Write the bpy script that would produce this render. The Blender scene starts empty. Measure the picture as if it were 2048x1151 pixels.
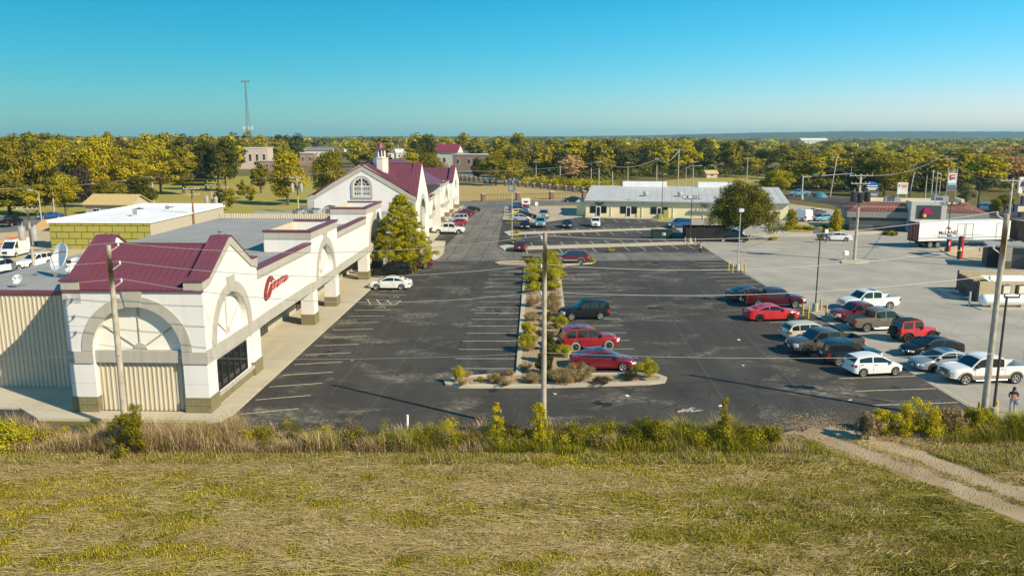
import bpy, math, random, mathutils
import numpy as np
from mathutils import Vector
SC=bpy.context.scene; COL=SC.collection
# ---------------------------------------------------------------- camera, world, sun, exposure
CAMH=17.0; FPX=1600.0; PT=math.atan(303.5/1600)
cam=bpy.data.objects.new('camera',bpy.data.cameras.new('camera')); COL.objects.link(cam)
cam.location=(0,0,CAMH); cam.rotation_euler=(math.pi/2-PT,0,0)
cam.data.sensor_width=36; cam.data.lens=36*FPX/2048; cam.data.clip_end=20000; cam.data.clip_start=.1
SC.camera=cam
SUN_EL=math.radians(34.5); SUN_AZ=math.atan2(.835,-.55)     # azimuth clockwise from +Y
w=bpy.data.worlds.new('World'); SC.world=w; w.use_nodes=True
nt=w.node_tree; sky=nt.nodes.new('ShaderNodeTexSky'); sky.sky_type='NISHITA'; sky.sun_disc=False
sky.sun_elevation=SUN_EL; sky.sun_rotation=-SUN_AZ; sky.air_density=1.0; sky.dust_density=.35; sky.ozone_density=1.2
sep=nt.nodes.new('ShaderNodeSeparateColor'); cmb=nt.nodes.new('ShaderNodeCombineColor'); nt.links.new(sky.outputs[0],sep.inputs[0])
rp_=nt.nodes.new('ShaderNodeMath'); rp_.operation='POWER'; rp_.inputs[1].default_value=3.0; nt.links.new(sep.outputs[0],rp_.inputs[0])
for ch_,(src_,k_) in enumerate(((rp_.outputs[0],.0122),(sep.outputs[1],1.03),(sep.outputs[2],1.32))):     # one colour grade for the whole sky: clear, cyan-leaning air
    mm_=nt.nodes.new('ShaderNodeMath'); mm_.operation='MULTIPLY'; mm_.inputs[1].default_value=k_; nt.links.new(src_,mm_.inputs[0]); nt.links.new(mm_.outputs[0],cmb.inputs[ch_])
bg=nt.nodes['Background']; nt.links.new(cmb.outputs[0],bg.inputs[0]); bg.inputs[1].default_value=.068
sl=bpy.data.lights.new('sun','SUN'); sl.energy=5.0; sl.angle=math.radians(.53); sl.color=(1,.875,.66)
sun=bpy.data.objects.new('sun',sl); COL.objects.link(sun)
sd=Vector((math.sin(SUN_AZ)*math.cos(SUN_EL),math.cos(SUN_AZ)*math.cos(SUN_EL),math.sin(SUN_EL)))
sun.rotation_euler=sd.to_track_quat('Z','Y').to_euler(); sun.location=sd*100
vs=SC.view_settings; SC.display_settings.display_device='sRGB'; vs.view_transform='Standard'; vs.look='None'; vs.exposure=0.48; vs.gamma=1
SC.cycles.max_bounces=6; SC.cycles.diffuse_bounces=3; SC.cycles.glossy_bounces=3; SC.cycles.transmission_bounces=4; SC.cycles.volume_bounces=0
# ---------------------------------------------------------------- places
cpp,spp=math.cos(PT),math.sin(PT)
def ray(px,py):
    x=(px-1024)/FPX; v=-(py-575.5)/FPX
    return Vector((x,cpp+v*spp,-spp+v*cpp))
def G(px,py,z=0):                       # where the line of sight meets the level z
    r=ray(px,py); t=(z-CAMH)/r.z; return Vector((r.x*t,r.y*t,z))
def HT(px,py,Y):                        # height seen at distance Y
    r=ray(px,py); return CAMH+r.z*Y/r.y
SROT=-math.radians(1.8); ca,sa=math.cos(-SROT),math.sin(-SROT)
C0=G(422,829)
def W(x,y,z=0): return Vector((C0.x+x*ca+y*sa,C0.y-x*sa+y*ca,z))     # lot grid -> world
def S(px,py,z=0):
    g=G(px,py,z); X=g.x-C0.x; Y=g.y-C0.y; return (X*ca-Y*sa,X*sa+Y*ca)
# ---------------------------------------------------------------- object helpers
def link(o,parent=None):
    COL.objects.link(o)
    if parent is not None: o.parent=parent
    return o
def tag(o,label=None,cat=None,group=None,kind=None):
    if label: o['label']=label
    if cat: o['category']=cat
    if group: o['group']=group
    if kind: o['kind']=kind
    return o
def empty(name,loc,rz=0,label=None,cat=None,group=None):
    o=bpy.data.objects.new(name,None); o.location=loc; o.rotation_euler=(0,0,rz); o.empty_display_size=.3
    link(o); return tag(o,label,cat,group)
def inst(o,parent,loc=None,rz=0,scale=None,name=None,mat=None):
    c=o.copy(); c.name=name or o.name.split('.')[0]
    for k in list(c.keys()): del c[k]
    COL.objects.link(c); c.parent=parent
    if loc is not None: c.location=loc
    c.rotation_euler=(0,0,rz)
    if scale is not None: c.scale=scale if hasattr(scale,'__len__') else (scale,)*3
    if mat is not None:
        c.material_slots[0].link='OBJECT'; c.material_slots[0].material=mat
    return c
def tree_copy(o,parent=None,ch=None):
    c=o.copy(); COL.objects.link(c); c.parent=parent
    for k in (KIDS.get(o.name) or [x for x in o.children]): tree_copy(k,c)
    return c
KIDS={}
SPLIT={'tile_base','arch_spoke','arch_panel','parapet_lining','lock_rod','saddle','post','side_stripe','insulator','bumper','spare','wheel_flare','eye','footing','roof_rail','board','bearer','base_rail','antenna','signal_lens','mark','emblem','pier','coping','railing_bar','stand','pump','feed'}
class MB:
    def __init__(s): s.v=[]; s.f=[]; s.m=[]
    def add(s,vs,fs,mi=0):
        b=len(s.v); s.v.extend([tuple(p) for p in vs])
        for f in fs: s.f.append([i+b for i in f]); s.m.append(mi)
        return s
    def bb(s,x0,x1,y0,y1,z0,z1,mi=0):
        v=[(x,y,z) for z in (z0,z1) for y in (y0,y1) for x in (x0,x1)]
        return s.add(v,[(0,2,3,1),(4,5,7,6),(0,1,5,4),(2,6,7,3),(0,4,6,2),(1,3,7,5)],mi)
    def box(s,c,d,mi=0,rz=0):
        cx,cy,cz=c; a,b=math.cos(rz),math.sin(rz); v=[]
        for z in (-.5,.5):
            for y in (-.5,.5):
                for x in (-.5,.5):
                    X,Y=x*d[0],y*d[1]; v.append((cx+X*a-Y*b,cy+X*b+Y*a,cz+z*d[2]))
        return s.add(v,[(0,2,3,1),(4,5,7,6),(0,1,5,4),(2,6,7,3),(0,4,6,2),(1,3,7,5)],mi)
    def plate(s,outer,holes,axis,a0,a1,mi=0,side=None):
        loops=[outer]+list(holes)
        pts=[p for l in loops for p in l]
        tr=mathutils.geometry.tessellate_polygon([[Vector((p[0],p[1],0)) for p in l] for l in loops])
        def P(p,a):
            if axis=='x': return (a,p[0],p[1])
            if axis=='y': return (p[0],a,p[1])
            return (p[0],p[1],a)
        n=len(pts); v=[P(p,a0) for p in pts]+[P(p,a1) for p in pts]
        s.add(v,[tuple(t) for t in tr]+[tuple(i+n for i in reversed(t)) for t in tr],mi)
        o=0; fs=[]
        for l in loops:
            k=len(l)
            for i in range(k): fs.append((o+i,o+(i+1)%k,n+o+(i+1)%k,n+o+i))
            o+=k
        return s.add(v,fs,mi if side is None else side)
    def tube(s,p0,p1,r0,r1=None,n=8,mi=0,caps=True):
        r1=r0 if r1 is None else r1; p0=Vector(p0); p1=Vector(p1); d=(p1-p0).normalized()
        u=d.cross(Vector((0,0,1)) if abs(d.z)<.9 else Vector((1,0,0))).normalized(); q=d.cross(u)
        v=[]
        for p,r in ((p0,r0),(p1,r1)):
            for i in range(n):
                a=2*math.pi*i/n; v.append(p+u*(r*math.cos(a))+q*(r*math.sin(a)))
        fs=[(i,(i+1)%n,n+(i+1)%n,n+i) for i in range(n)]
        if caps: fs+=[tuple(reversed(range(n))),tuple(range(n,2*n))]
        return s.add(v,fs,mi)
    def path(s,pts,r,n=6,mi=0):
        for a,b in zip(pts[:-1],pts[1:]): s.tube(a,b,r,r,n,mi)
        return s
    def lathe(s,prof,n=16,c=(0,0,0),ax='z',mi=0):
        v=[]
        for r,z in prof:
            for i in range(n):
                a=2*math.pi*i/n; x,y=r*math.cos(a),r*math.sin(a)
                p=(x,y,z) if ax=='z' else ((x,z,y) if ax=='y' else (z,x,y))
                v.append((p[0]+c[0],p[1]+c[1],p[2]+c[2]))
        fs=[]
        for j in range(len(prof)-1):
            for i in range(n): fs.append((j*n+i,j*n+(i+1)%n,(j+1)*n+(i+1)%n,(j+1)*n+i))
        return s.add(v,fs,mi)
    def grid(s,rows,mi=0,close=False):
        n=len(rows[0]); v=[p for r in rows for p in r]; fs=[]
        for j in range(len(rows)-1):
            for i in range(n if close else n-1): fs.append((j*n+i,j*n+(i+1)%n,(j+1)*n+(i+1)%n,(j+1)*n+i))
        return s.add(v,fs,mi)
    def mesh(s,name,mats,smooth=None,fix=True):
        me=bpy.data.meshes.new(name); me.from_pydata(s.v,[],s.f)
        for m in (mats if isinstance(mats,(list,tuple)) else [mats]): me.materials.append(m)
        if len(me.materials)>1: me.polygons.foreach_set('material_index',s.m)
        if fix:
            import bmesh
            b=bmesh.new(); b.from_mesh(me); bmesh.ops.remove_doubles(b,verts=b.verts,dist=1e-5); bmesh.ops.recalc_face_normals(b,faces=b.faces); b.to_mesh(me); b.free()
        if smooth:
            me.polygons.foreach_set('use_smooth',[True]*len(me.polygons)); me.set_sharp_from_angle(angle=math.radians(smooth))
        me.update(); return me
    def islands(s):
        P=list(range(len(s.v)))
        def fd(i):
            while P[i]!=i: P[i]=P[P[i]]; i=P[i]
            return i
        ky={}
        for i,v in enumerate(s.v):
            k=(round(v[0],4),round(v[1],4),round(v[2],4))
            if k in ky: P[fd(i)]=fd(ky[k])
            else: ky[k]=i
        for f in s.f:
            for i in f[1:]: P[fd(i)]=fd(f[0])
        out={}
        for f,m in zip(s.f,s.m): out.setdefault(fd(f[0]),[]).append((f,m))
        res=[]
        for fs in out.values():
            b=MB(); mp={}
            for f,m in fs:
                for i in f:
                    if i not in mp: mp[i]=len(b.v); b.v.append(s.v[i])
                b.f.append([mp[i] for i in f]); b.m.append(m)
            res.append(b)
        return res
    def build(s,name,mats,parent=None,smooth=None,fix=True):
        if parent is not None and name in SPLIT:
            for q in s.islands(): o=link(bpy.data.objects.new(name,q.mesh(name,mats,smooth,fix)),parent)
            return o
        return link(bpy.data.objects.new(name,s.mesh(name,mats,smooth,fix)),parent)
# ---------------------------------------------------------------- materials
MATS={}
def mat(name,c,r=.7,metal=0,var=.12,sc=3.0,bump=0,bsc=30,coat=0,spec=.5,c2=None,detail=6,trans=0,world=False):
    if name in MATS: return MATS[name]
    m=bpy.data.materials.new(name); m.use_nodes=True; MATS[name]=m
    t=m.node_tree; N=t.nodes; L=t.links; b=N['Principled BSDF']
    b.inputs['Roughness'].default_value=r; b.inputs['Metallic'].default_value=metal
    b.inputs['Specular IOR Level'].default_value=spec; b.inputs['Coat Weight'].default_value=coat; b.inputs['Coat Roughness'].default_value=.05
    m.diffuse_color=(*c,1)
    if var==0 and c2 is None: b.inputs['Base Color'].default_value=(*c,1)
    else:
        if world:
            g=N.new('ShaderNodeNewGeometry'); src=g.outputs['Position']
        else:
            g=N.new('ShaderNodeTexCoord'); src=g.outputs['Object']
        n=N.new('ShaderNodeTexNoise'); n.inputs['Scale'].default_value=sc; n.inputs['Detail'].default_value=detail; n.inputs['Roughness'].default_value=.65
        L.new(src,n.inputs['Vector'])
        rp=N.new('ShaderNodeValToRGB'); L.new(n.outputs[0],rp.inputs[0])
        lo=c2 if c2 else tuple(x*(1-var) for x in c); hi=c if c2 else tuple(min(1,x*(1+var)) for x in c)
        rp.color_ramp.elements[0].position=.32; rp.color_ramp.elements[1].position=.68
        rp.color_ramp.elements[0].color=(*lo,1); rp.color_ramp.elements[1].color=(*hi,1)
        L.new(rp.outputs[0],b.inputs['Base Color'])
    if bump:
        g2=N.new('ShaderNodeTexCoord'); n2=N.new('ShaderNodeTexNoise'); n2.inputs['Scale'].default_value=bsc; n2.inputs['Detail'].default_value=4
        L.new(g2.outputs['Object'],n2.inputs['Vector']); bp=N.new('ShaderNodeBump'); bp.inputs['Strength'].default_value=bump; bp.inputs['Distance'].default_value=.03
        L.new(n2.outputs[0],bp.inputs['Height']); L.new(bp.outputs[0],b.inputs['Normal'])
    return m
class NB:                                # small node-graph builder for ground materials
    def __init__(s,name,rough=.9,spec=.3):
        s.m=bpy.data.materials.new(name); s.m.use_nodes=True; MATS[name]=s.m; s.t=s.m.node_tree; s.b=s.t.nodes['Principled BSDF']
        s.b.inputs['Roughness'].default_value=rough; s.b.inputs['Specular IOR Level'].default_value=spec
        s.pos=s.t.nodes.new('ShaderNodeNewGeometry').outputs['Position']
    def lk(s,a,b): s.t.links.new(a,b)
    def vec(s,scale=(1,1,1),rot=0,loc=(0,0,0)):
        n=s.t.nodes.new('ShaderNodeMapping'); n.inputs['Scale'].default_value=scale; n.inputs['Rotation'].default_value=(0,0,rot); n.inputs['Location'].default_value=loc; s.lk(s.pos,n.inputs[0]); return n.outputs[0]
    def noise(s,scale,detail=5,rough=.6,vec=None,dist=0):
        n=s.t.nodes.new('ShaderNodeTexNoise'); n.inputs['Scale'].default_value=scale; n.inputs['Detail'].default_value=detail; n.inputs['Roughness'].default_value=rough; n.inputs['Distortion'].default_value=dist
        s.lk(vec or s.pos,n.inputs['Vector']); return n.outputs[0]
    def vor(s,scale,vec=None,feat='DISTANCE_TO_EDGE'):
        n=s.t.nodes.new('ShaderNodeTexVoronoi'); n.feature=feat; n.inputs['Scale'].default_value=scale; s.lk(vec or s.pos,n.inputs['Vector']); return n.outputs[0]
    def ramp(s,x,stops):
        n=s.t.nodes.new('ShaderNodeValToRGB'); e=n.color_ramp.elements
        while len(e)<len(stops): e.new(.5)
        for q,(p,c) in zip(e,stops): q.position=p; q.color=(*c,1) if hasattr(c,'__len__') else (c,c,c,1)
        s.lk(x,n.inputs[0]); return n.outputs[0]
    def mix(s,f,a,b,mode='MIX'):
        n=s.t.nodes.new('ShaderNodeMix'); n.data_type='RGBA'; n.blend_type=mode
        for i,x in ((0,f),(6,a),(7,b)):
            if hasattr(x,'is_output'): s.lk(x,n.inputs[i])
            elif i==0: n.inputs[0].default_value=x
            else: n.inputs[i].default_value=(*x,1)
        return n.outputs[2]
    def math(s,op,a,b):
        n=s.t.nodes.new('ShaderNodeMath'); n.operation=op
        for i,x in ((0,a),(1,b)):
            if hasattr(x,'is_output'): s.lk(x,n.inputs[i])
            else: n.inputs[i].default_value=x
        return n.outputs[0]
    def done(s,col,height=None,strength=.4,dist=.02):
        s.lk(col,s.b.inputs['Base Color'])
        if height is not None:
            bp=s.t.nodes.new('ShaderNodeBump'); bp.inputs['Strength'].default_value=strength; bp.inputs['Distance'].default_value=dist; s.lk(height,bp.inputs['Height']); s.lk(bp.outputs[0],s.b.inputs['Normal'])
        return s.m
def asphalt(name,base,dusty,crackw,worn):
    n=NB(name,.86,.35)
    big=n.noise(.09,6,.6); strk=n.noise(.5,5,.6,n.vec((1,.12,1),SROT)); fine=n.noise(14,3,.7)
    c=n.ramp(fine,[(.3,tuple(x*.75 for x in base)),(.7,tuple(x*1.3 for x in base))])
    c=n.mix(n.ramp(strk,[(.48,0),(.75,worn)]),c,tuple(x*1.9 for x in base))
    c=n.mix(n.ramp(big,[(.42,0),(.72,.85)]),c,tuple(x*1.75 for x in base))
    c=n.mix(n.ramp(n.noise(.33,7,.7,n.vec((1,.6,1),.2,(11,5,0))),[(.52,0),(.7,.6)]),c,tuple(x*.55 for x in base))
    c=n.mix(n.ramp(n.noise(.8,5,.65,n.vec((1,.05,1),SROT+.03,(2,0,0))),[(.56,0),(.74,.5)]),c,tuple(x*2.2 for x in base))
    dm=n.math('MULTIPLY',n.ramp(n.noise(.17,7,.62,n.vec((1,1.6,1),0,(7,3,0)),.6),[(.53,0),(.70,.85)]),n.ramp(n.noise(2.2,5,.7),[(.40,0),(.62,1)]))
    c=n.mix(dm,c,dusty)
    v=n.t.nodes.new('ShaderNodeVectorMath'); v.operation='ADD'; mp=n.vec((.13,.085,.1),.1)
    dn=n.t.nodes.new('ShaderNodeTexNoise'); dn.inputs['Scale'].default_value=.35; dn.inputs['Detail'].default_value=6; n.lk(n.pos,dn.inputs['Vector'])
    sb=n.t.nodes.new('ShaderNodeVectorMath'); sb.operation='SCALE'; sb.inputs['Scale'].default_value=.22; n.lk(dn.outputs[1],sb.inputs[0])
    n.lk(mp,v.inputs[0]); n.lk(sb.outputs[0],v.inputs[1])
    c=n.mix(n.ramp(n.vor(1.0,v.outputs[0]),[(0,1),(crackw,0)]),c,tuple(x*.35 for x in base) if worn>.4 else tuple(x*1.9 for x in base))
    return n.done(c,fine,.25,.01)
M_ASPH=asphalt('asphalt',(.043,.039,.034),(.32,.28,.21),.002,.5)
M_OLD=asphalt('old_asphalt',(.125,.116,.10),(.36,.32,.26),.007,.7)
M_ROAD=asphalt('road_asphalt',(.12,.115,.11),(.3,.27,.23),.003,.3)
def concrete(name,base,dark,joint=0):
    n=NB(name,.9,.3)
    c=n.mix(n.ramp(n.noise(.16,7,.65),[(.35,0),(.7,1)]),base,dark)
    c=n.mix(n.ramp(n.noise(.9,6,.7,n.vec((.25,1,1),.25,(5,5,0))),[(.5,0),(.72,.7)]),c,tuple(x*.72 for x in base))
    if joint>4: c=n.mix(n.ramp(n.vor(.16,n.vec((1,1,1),.5)),[(0,.6),(.006,0)]),c,tuple(x*.45 for x in base))
    c=n.mix(n.ramp(n.noise(.45,5,.6,n.vec((1,.25,1),.35)),[(.55,0),(.8,.5)]),c,tuple(x*.62 for x in base))
    c=n.mix(n.ramp(n.noise(1.1,6,.7,n.vec((1,1,1),0,(31,9,0))),[(.63,0),(.72,.45)]),c,tuple(x*.45 for x in base))
    if joint:
        bk=n.t.nodes.new('ShaderNodeTexBrick'); bk.offset=0; bk.inputs['Scale'].default_value=1; bk.inputs['Brick Width'].default_value=joint; bk.inputs['Row Height'].default_value=joint; bk.inputs['Mortar Size'].default_value=.012
        bk.inputs['Color1'].default_value=(0,0,0,1); bk.inputs['Color2'].default_value=(0,0,0,1); bk.inputs['Mortar'].default_value=(1,1,1,1)
        n.lk(n.vec((1,1,1),-SROT),bk.inputs['Vector']); c=n.mix(n.math('MULTIPLY',bk.outputs[0],.55),c,tuple(x*.4 for x in base))
    return n.done(c,n.noise(8,4),.2,.01)
M_CONC=concrete('concrete_lot',(.40,.37,.315),(.28,.26,.225),4.6)
M_WALK=concrete('sidewalk_concrete',(.50,.45,.34),(.43,.38,.28),3.05)
M_CURB=concrete('curb_concrete',(.52,.46,.35),(.40,.35,.26),2.4)
M_SAND=concrete('sandy_ground',(.52,.42,.27),(.42,.34,.22))
M_GRAVEL_LOT=concrete('tan_lot',(.46,.38,.28),(.36,.30,.22))
def turf(name,cols,dry,sc=.12,dirt=0,streak=None):
    n=NB(name,.95,.15)
    c=n.ramp(n.noise(1.6,8,.72,n.vec((1,1.8,1),.2)),[(.28,cols[0]),(.5,cols[1]),(.72,cols[2])])
    d=n.ramp(n.noise(sc,8,.62,n.vec((.45,1.6,1),.03,(3,8,0))),[(.36,0),(.58,1)])
    c=n.mix(d,c,n.ramp(n.noise(2.3,7,.75,n.vec((.7,2.2,1),-.25)),[(.3,dry[0]),(.7,dry[1])]))
    f=n.noise(9,5,.75,n.vec((1,2.2,1),-.3)); c=n.mix(.75,c,n.ramp(f,[(.3,.35),(.7,1.0)]),'MULTIPLY')
    return n.done(c,f,.9,.06)
M_FIELD=turf('field_grass',[(.08,.085,.008),(.24,.225,.014),(.38,.34,.03)],[(.22,.145,.06),(.58,.43,.19)],.16)
M_LAWN=turf('lawn_grass',[(.27,.26,.008),(.40,.37,.012),(.50,.45,.02)],[(.40,.32,.09),(.52,.42,.15)],.03)
M_TAN=turf('dry_lawn',[(.42,.32,.09),(.50,.37,.12),(.58,.44,.15)],[(.46,.33,.14),(.60,.45,.2)],.05)
M_TERR=turf('far_ground',[(.09,.09,.012),(.14,.13,.02),(.2,.17,.03)],[(.2,.16,.06),(.28,.22,.09)],.01)
M_DIRT=concrete('dirt_track',(.44,.345,.225),(.24,.165,.085))
M_GRAV=NB('gravel_bed',.95,.2); 
_f=M_GRAV.vor(7,None,'F1'); M_GRAV=M_GRAV.done(M_GRAV.mix(M_GRAV.ramp(M_GRAV.noise(9,3,.8),[(.35,0),(.65,1)]),(.22,.15,.09),(.52,.39,.25)),_f,.9,.08)
M_LINE=NB('line_paint',.8,.3); M_LINE=M_LINE.done(M_LINE.mix(M_LINE.ramp(M_LINE.noise(5,5,.75),[(.50,0),(.66,.75)]),(.58,.52,.35),(.09,.09,.085)))
M_LINEW=NB('line_paint_white',.8,.3); M_LINEW=M_LINEW.done(M_LINEW.mix(M_LINEW.ramp(M_LINEW.noise(5,5,.75),[(.48,0),(.66,.8)]),(.55,.54,.50),(.09,.09,.085)))
# ---------------------------------------------------------------- the ground, sheet by sheet
def sheet(name,pts,z,m,kind='structure',world=True,sub=0):
    me=bpy.data.meshes.new(name); me.from_pydata([(p[0],p[1],z) for p in pts],[],[tuple(range(len(pts)))]); me.materials.append(m)
    o=link(bpy.data.objects.new(name,me)); 
    if me.polygons[0].normal.z<0: me.flip_normals()
    o['kind']=kind; return o
def lot(pts): return [W(*p)[:2] for p in pts]
def pix(pts): return [G(*p)[:2] for p in pts]
terrain=sheet('terrain',[(-5000,-150),(5000,-150),(5000,7000),(-5000,7000)],-.06,M_TERR)
sheet('dry_lawn',pix([(900,425),(900,372),(1000,361),(1180,379),(1210,420)]),-.03,M_TAN)
sheet('green_lawn',pix([(-200,455),(-200,392),(300,352),(640,352),(640,445),(300,445)]),-.03,M_LAWN)
sheet('hill_lawn',pix([(1250,398),(1280,366),(1440,350),(1540,352),(1560,388)]),-.03,M_LAWN)
sheet('asphalt_lot',lot([(-45,-5),(48,-5),(46.3,64),(46.2,82),(46,104),(47.4,121.5),(30,125.2),(20.5,112),(14,112),(12,158),(1.0,158),(1.5,150),(1.2,62),(1.2,-2),(-9.5,-2),(-12,.8),(-45,2.6)]),0,M_ASPH)
sheet('cross_lane',lot([(4,62.2),(46.2,64.5),(46.15,72.6),(19,70.5),(14,78),(13,118),(12.6,157),(5.5,157),(6.2,100),(5.7,70)]),.004,M_OLD)
sheet('concrete_lot',lot([(48,-5),(130,-5),(130,140),(70,140),(70.5,119),(47.6,121.5),(46.1,104),(46.2,82),(46.3,64)]),.004,M_CONC)
sheet('tan_lot',lot([(20.6,112.2),(30.1,125.2),(30.3,150),(12.2,152),(13,119)]),.008,M_GRAVEL_LOT)
sheet('cross_road',pix([(600,424),(1200,408),(1200,399.5),(920,402.5),(600,411)]),.012,M_ROAD)
sheet('main_street',pix([(1540,404),(1565,395),(1660,408),(1720,424),(2048,440),(2300,452),(2300,425),(2048,416),(1780,402),(1620,392),(1560,387),(1500,386)]),.012,M_ASPH)
sheet('back_lot',pix([(1565,440),(1568,406),(1660,418),(1720,430),(1715,470),(1560,470)]),.008,M_GRAVEL_LOT)
sheet('field_road',pix([(880,351),(935,357),(1000,367),(1220,391),(1220,380),(1010,357),(960,349),(985,338),(955,332),(925,345)]),.0,M_ROAD)
sheet('left_street',pix([(-300,500),(-300,437),(110,431),(330,424),(330,432),(120,447),(20,473)]),.0,M_ROAD)
sheet('sandy_yard',lot([(-90,4),(-20.6,4),(-20.6,58),(-36,104),(-57,112),(-90,78)]),.004,M_SAND)
sheet('field',[(-60,10),(60,10),(60,45.5),(W(48,-4.2)[0],W(48,-4.2)[1]),(W(-45,-4.2)[0],W(-45,-4.2)[1])],.02,M_FIELD)
# markings on the asphalt, one sheet of paint
def stripes(name,segs,m,z=.012,wd=.11):
    b=MB()
    for (a,c) in segs:
        a=Vector((a[0],a[1],0)); c=Vector((c[0],c[1],0)); d=(c-a).normalized(); n=Vector((-d.y,d.x,0))*wd*.5
        b.add([(p.x,p.y,z) for p in (a-n,c-n,c+n,a+n)],[(0,1,2,3)])
    o=b.build(name,m,fix=False); o['kind']='structure'; return o
def ls(x0,y0,x1,y1): return (W(x0,y0),W(x1,y1))
sg=[]
for i in range(13): y=.15+2.755*i; sg.append(ls(1.75+.03*i,y,5.1+.05*i,y+1.15-.08*i))
for a,c in (((2,33.2),(5.7,33.2)),((2,35.9),(5.9,35.2)),((5.7,33.2),(5.9,35.2)),((2.3,35.7),(3.1,33.25)),((3.3,35.6),(4.2,33.25)),((4.4,35.4),(5.3,33.25)),((2,38.6),(6,38.2)),((2,44.2),(6,44)),((2.2,95.5),(7,94)),((3.5,91),(5.5,88.5)),((5.5,88.5),(7.5,91))): sg.append(ls(*a,*c))
for y0,x0 in ((31.7,4.9),(36.9,5.4)):                # small wheelchair symbols
    P=[(x0-1.1,y0),(x0-.6,y0),(x0-.5,y0+.35),(x0-.1,y0+.35),(x0-.05,y0)]
    sg+= [ls(*P[i],*P[i+1]) for i in range(4)]
sg.append(ls(48.45,-3.5,46.25,54.9))
for i in range(9): y=3.1+2.9*i; sg.append(ls(41.8,y,47.6-.03*i,y+.75))
stripes('parking_line_yellow',sg,M_LINE)
sg=[]
for i in range(17): y=10.5+2.72*i; sg.append(ls(13.85+.03*i,y,18.6-.01*i,y+.12))
for i in range(18): y=10.9+2.72*i; sg.append(ls(22.9,y-.1,28.1,y+.25))
for i in range(14): y=29+2.72*i; sg.append(ls(41.6,y,46.2,y+.6))
def along(p,q,t): return (p[0]+(q[0]-p[0])*t,p[1]+(q[1]-p[1])*t)
for (p,q,n,l0,l1) in (((18.5,74.0),(44,80.4),11,-4.6,0),((19.5,78.3),(44,84.5),11,0,4),((18,93.5),(43.5,101.4),11,-4.4,-.3),((20,96.2),(43.5,103.4),10,.3,4.4),((31,120.7),(46,117.5),7,-4.2,.6)):
    for i in range(n):
        x,y=along(p,q,i/(n-1)); sg.append(ls(x-l0*.08,y+l0,x-l1*.08,y+l1))
stripes('parking_line_white',sg,M_LINEW)
rc=random.Random(14); M_OIL=mat('oil_stain',(.018,.017,.016),.6,var=.2,sc=6)
b=MB()
for k in range(70):
    x=rc.choice((3.5,4.2,16.5,17.6,24.2,25,44,45)); y=rc.uniform(0,60); R=rc.uniform(.12,.42); p=W(x+rc.uniform(-.6,.6),y); n=11; ph=rc.uniform(0,6)
    b.add([(p.x+R*(1+.35*math.sin(3*t+ph)+.2*math.sin(7*t))*math.cos(t),p.y+R*1.3*(1+.3*math.sin(2*t+ph))*math.sin(t),.006) for t in [6.283*i/n for i in range(n)]],[tuple(range(n))])
o=b.build('oil_stain',M_OIL,fix=False); o['kind']='stuff'
# cracks in the old lane, drawn as thin sealed seams
rc=random.Random(4); sg=[]
def crack(x0,y0,x1,y1,n=14,j=.25):
    P=[(x0+(x1-x0)*i/n+rc.uniform(-j,j)*(0<i<n),y0+(y1-y0)*i/n+rc.uniform(-j,j)*(0<i<n)) for i in range(n+1)]
    for a,c in zip(P[:-1],P[1:]): sg.append(ls(*a,*c))
for x in (7.6,9.9,12.2): crack(x,62.8,x+.7,148,40,.22)
for y in (63.4,66.2,69.6,73.5,79,86,94,104,116): crack(6.0,y,13.4,y+rc.uniform(-.6,.6),10,.16)
for y in (63.6,66.8,69.8): crack(13.4,y,45.5,y+1.8,26,.22)
for x in (17,22.5,28,33.5,39.5): crack(x,64,x-.3,71,8,.14)
stripes('asphalt_crack',sg,mat('crack_fill',(.03,.028,.026),.9,var=.1),.009,.10)
sg=[]
crack(9.6,-2,11.2,61,40,.05); crack(6.4,4,7.2,60,40,.06); crack(32.5,4,33.5,63,40,.05); crack(38,-3,39,62,40,.05); crack(3,16,13,17.0,10,.1)
stripes('asphalt_crack',sg,mat('seam_pale',(.105,.098,.085),.9,var=.4,sc=1.5),.009,.05)
# kerbs, pavements, medians
def slab(name,pts,h,m,z0=-.05,label=None):
    b=MB(); b.plate([p[:2] for p in pts],[],'z',z0,h,0); o=b.build(name,m); o['kind']='structure'; return o
slab('sidewalk',lot([(-10.2,-1.25),(.2,-1.3),(.95,-.9),(1.2,0),(1.25,62),(2.3,64),(2.9,66.3),(-3.4,66.3),(-3.4,9.6),(-.3,9.6),(-.3,.2),(-8.3,.2),(-8.5,4.7),(-45,4.7),(-45,1.6),(-12.5,.6)]),.13,M_WALK)
slab('kerb',lot([(.2,-1.32),(.98,-.92),(1.24,0),(1.28,61.9),(1.46,62),(1.42,-.05),(1.1,-1.05),(.3,-1.5)]),.135,M_CURB)
slab('sidewalk.001',lot([(3,64.5),(6.2,64),(6.4,70),(5.2,83),(3.0,83.5)]),.12,M_WALK)
slab('sidewalk.002',lot([(.6,83.6),(3.1,83.6),(2.6,120),(2.2,150),(.4,150)]),.12,M_WALK)
def rounded(x0,y0,x1,y1,r,n=6):
    P=[]
    for cx,cy,a in ((x1-r,y1-r,0),(x0+r,y1-r,1),(x0+r,y0+r,2),(x1-r,y0+r,3)):
        for i in range(n+1):
            t=math.pi/2*(a+i/n); P.append((cx+r*math.cos(t),cy+r*math.sin(t)))
    return P
def island(name,outer,inner,mfill,h=.15):
    b=MB(); b.plate([p for p in lot(outer)],[[p for p in lot(inner)]],'z',-.05,h); o=b.build(name,M_CURB); o['kind']='structure'
    b=MB(); b.plate([p for p in lot(inner)],[],'z',-.05,h-.03); o=b.build('gravel_bed',mfill); o['kind']='structure'
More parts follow.
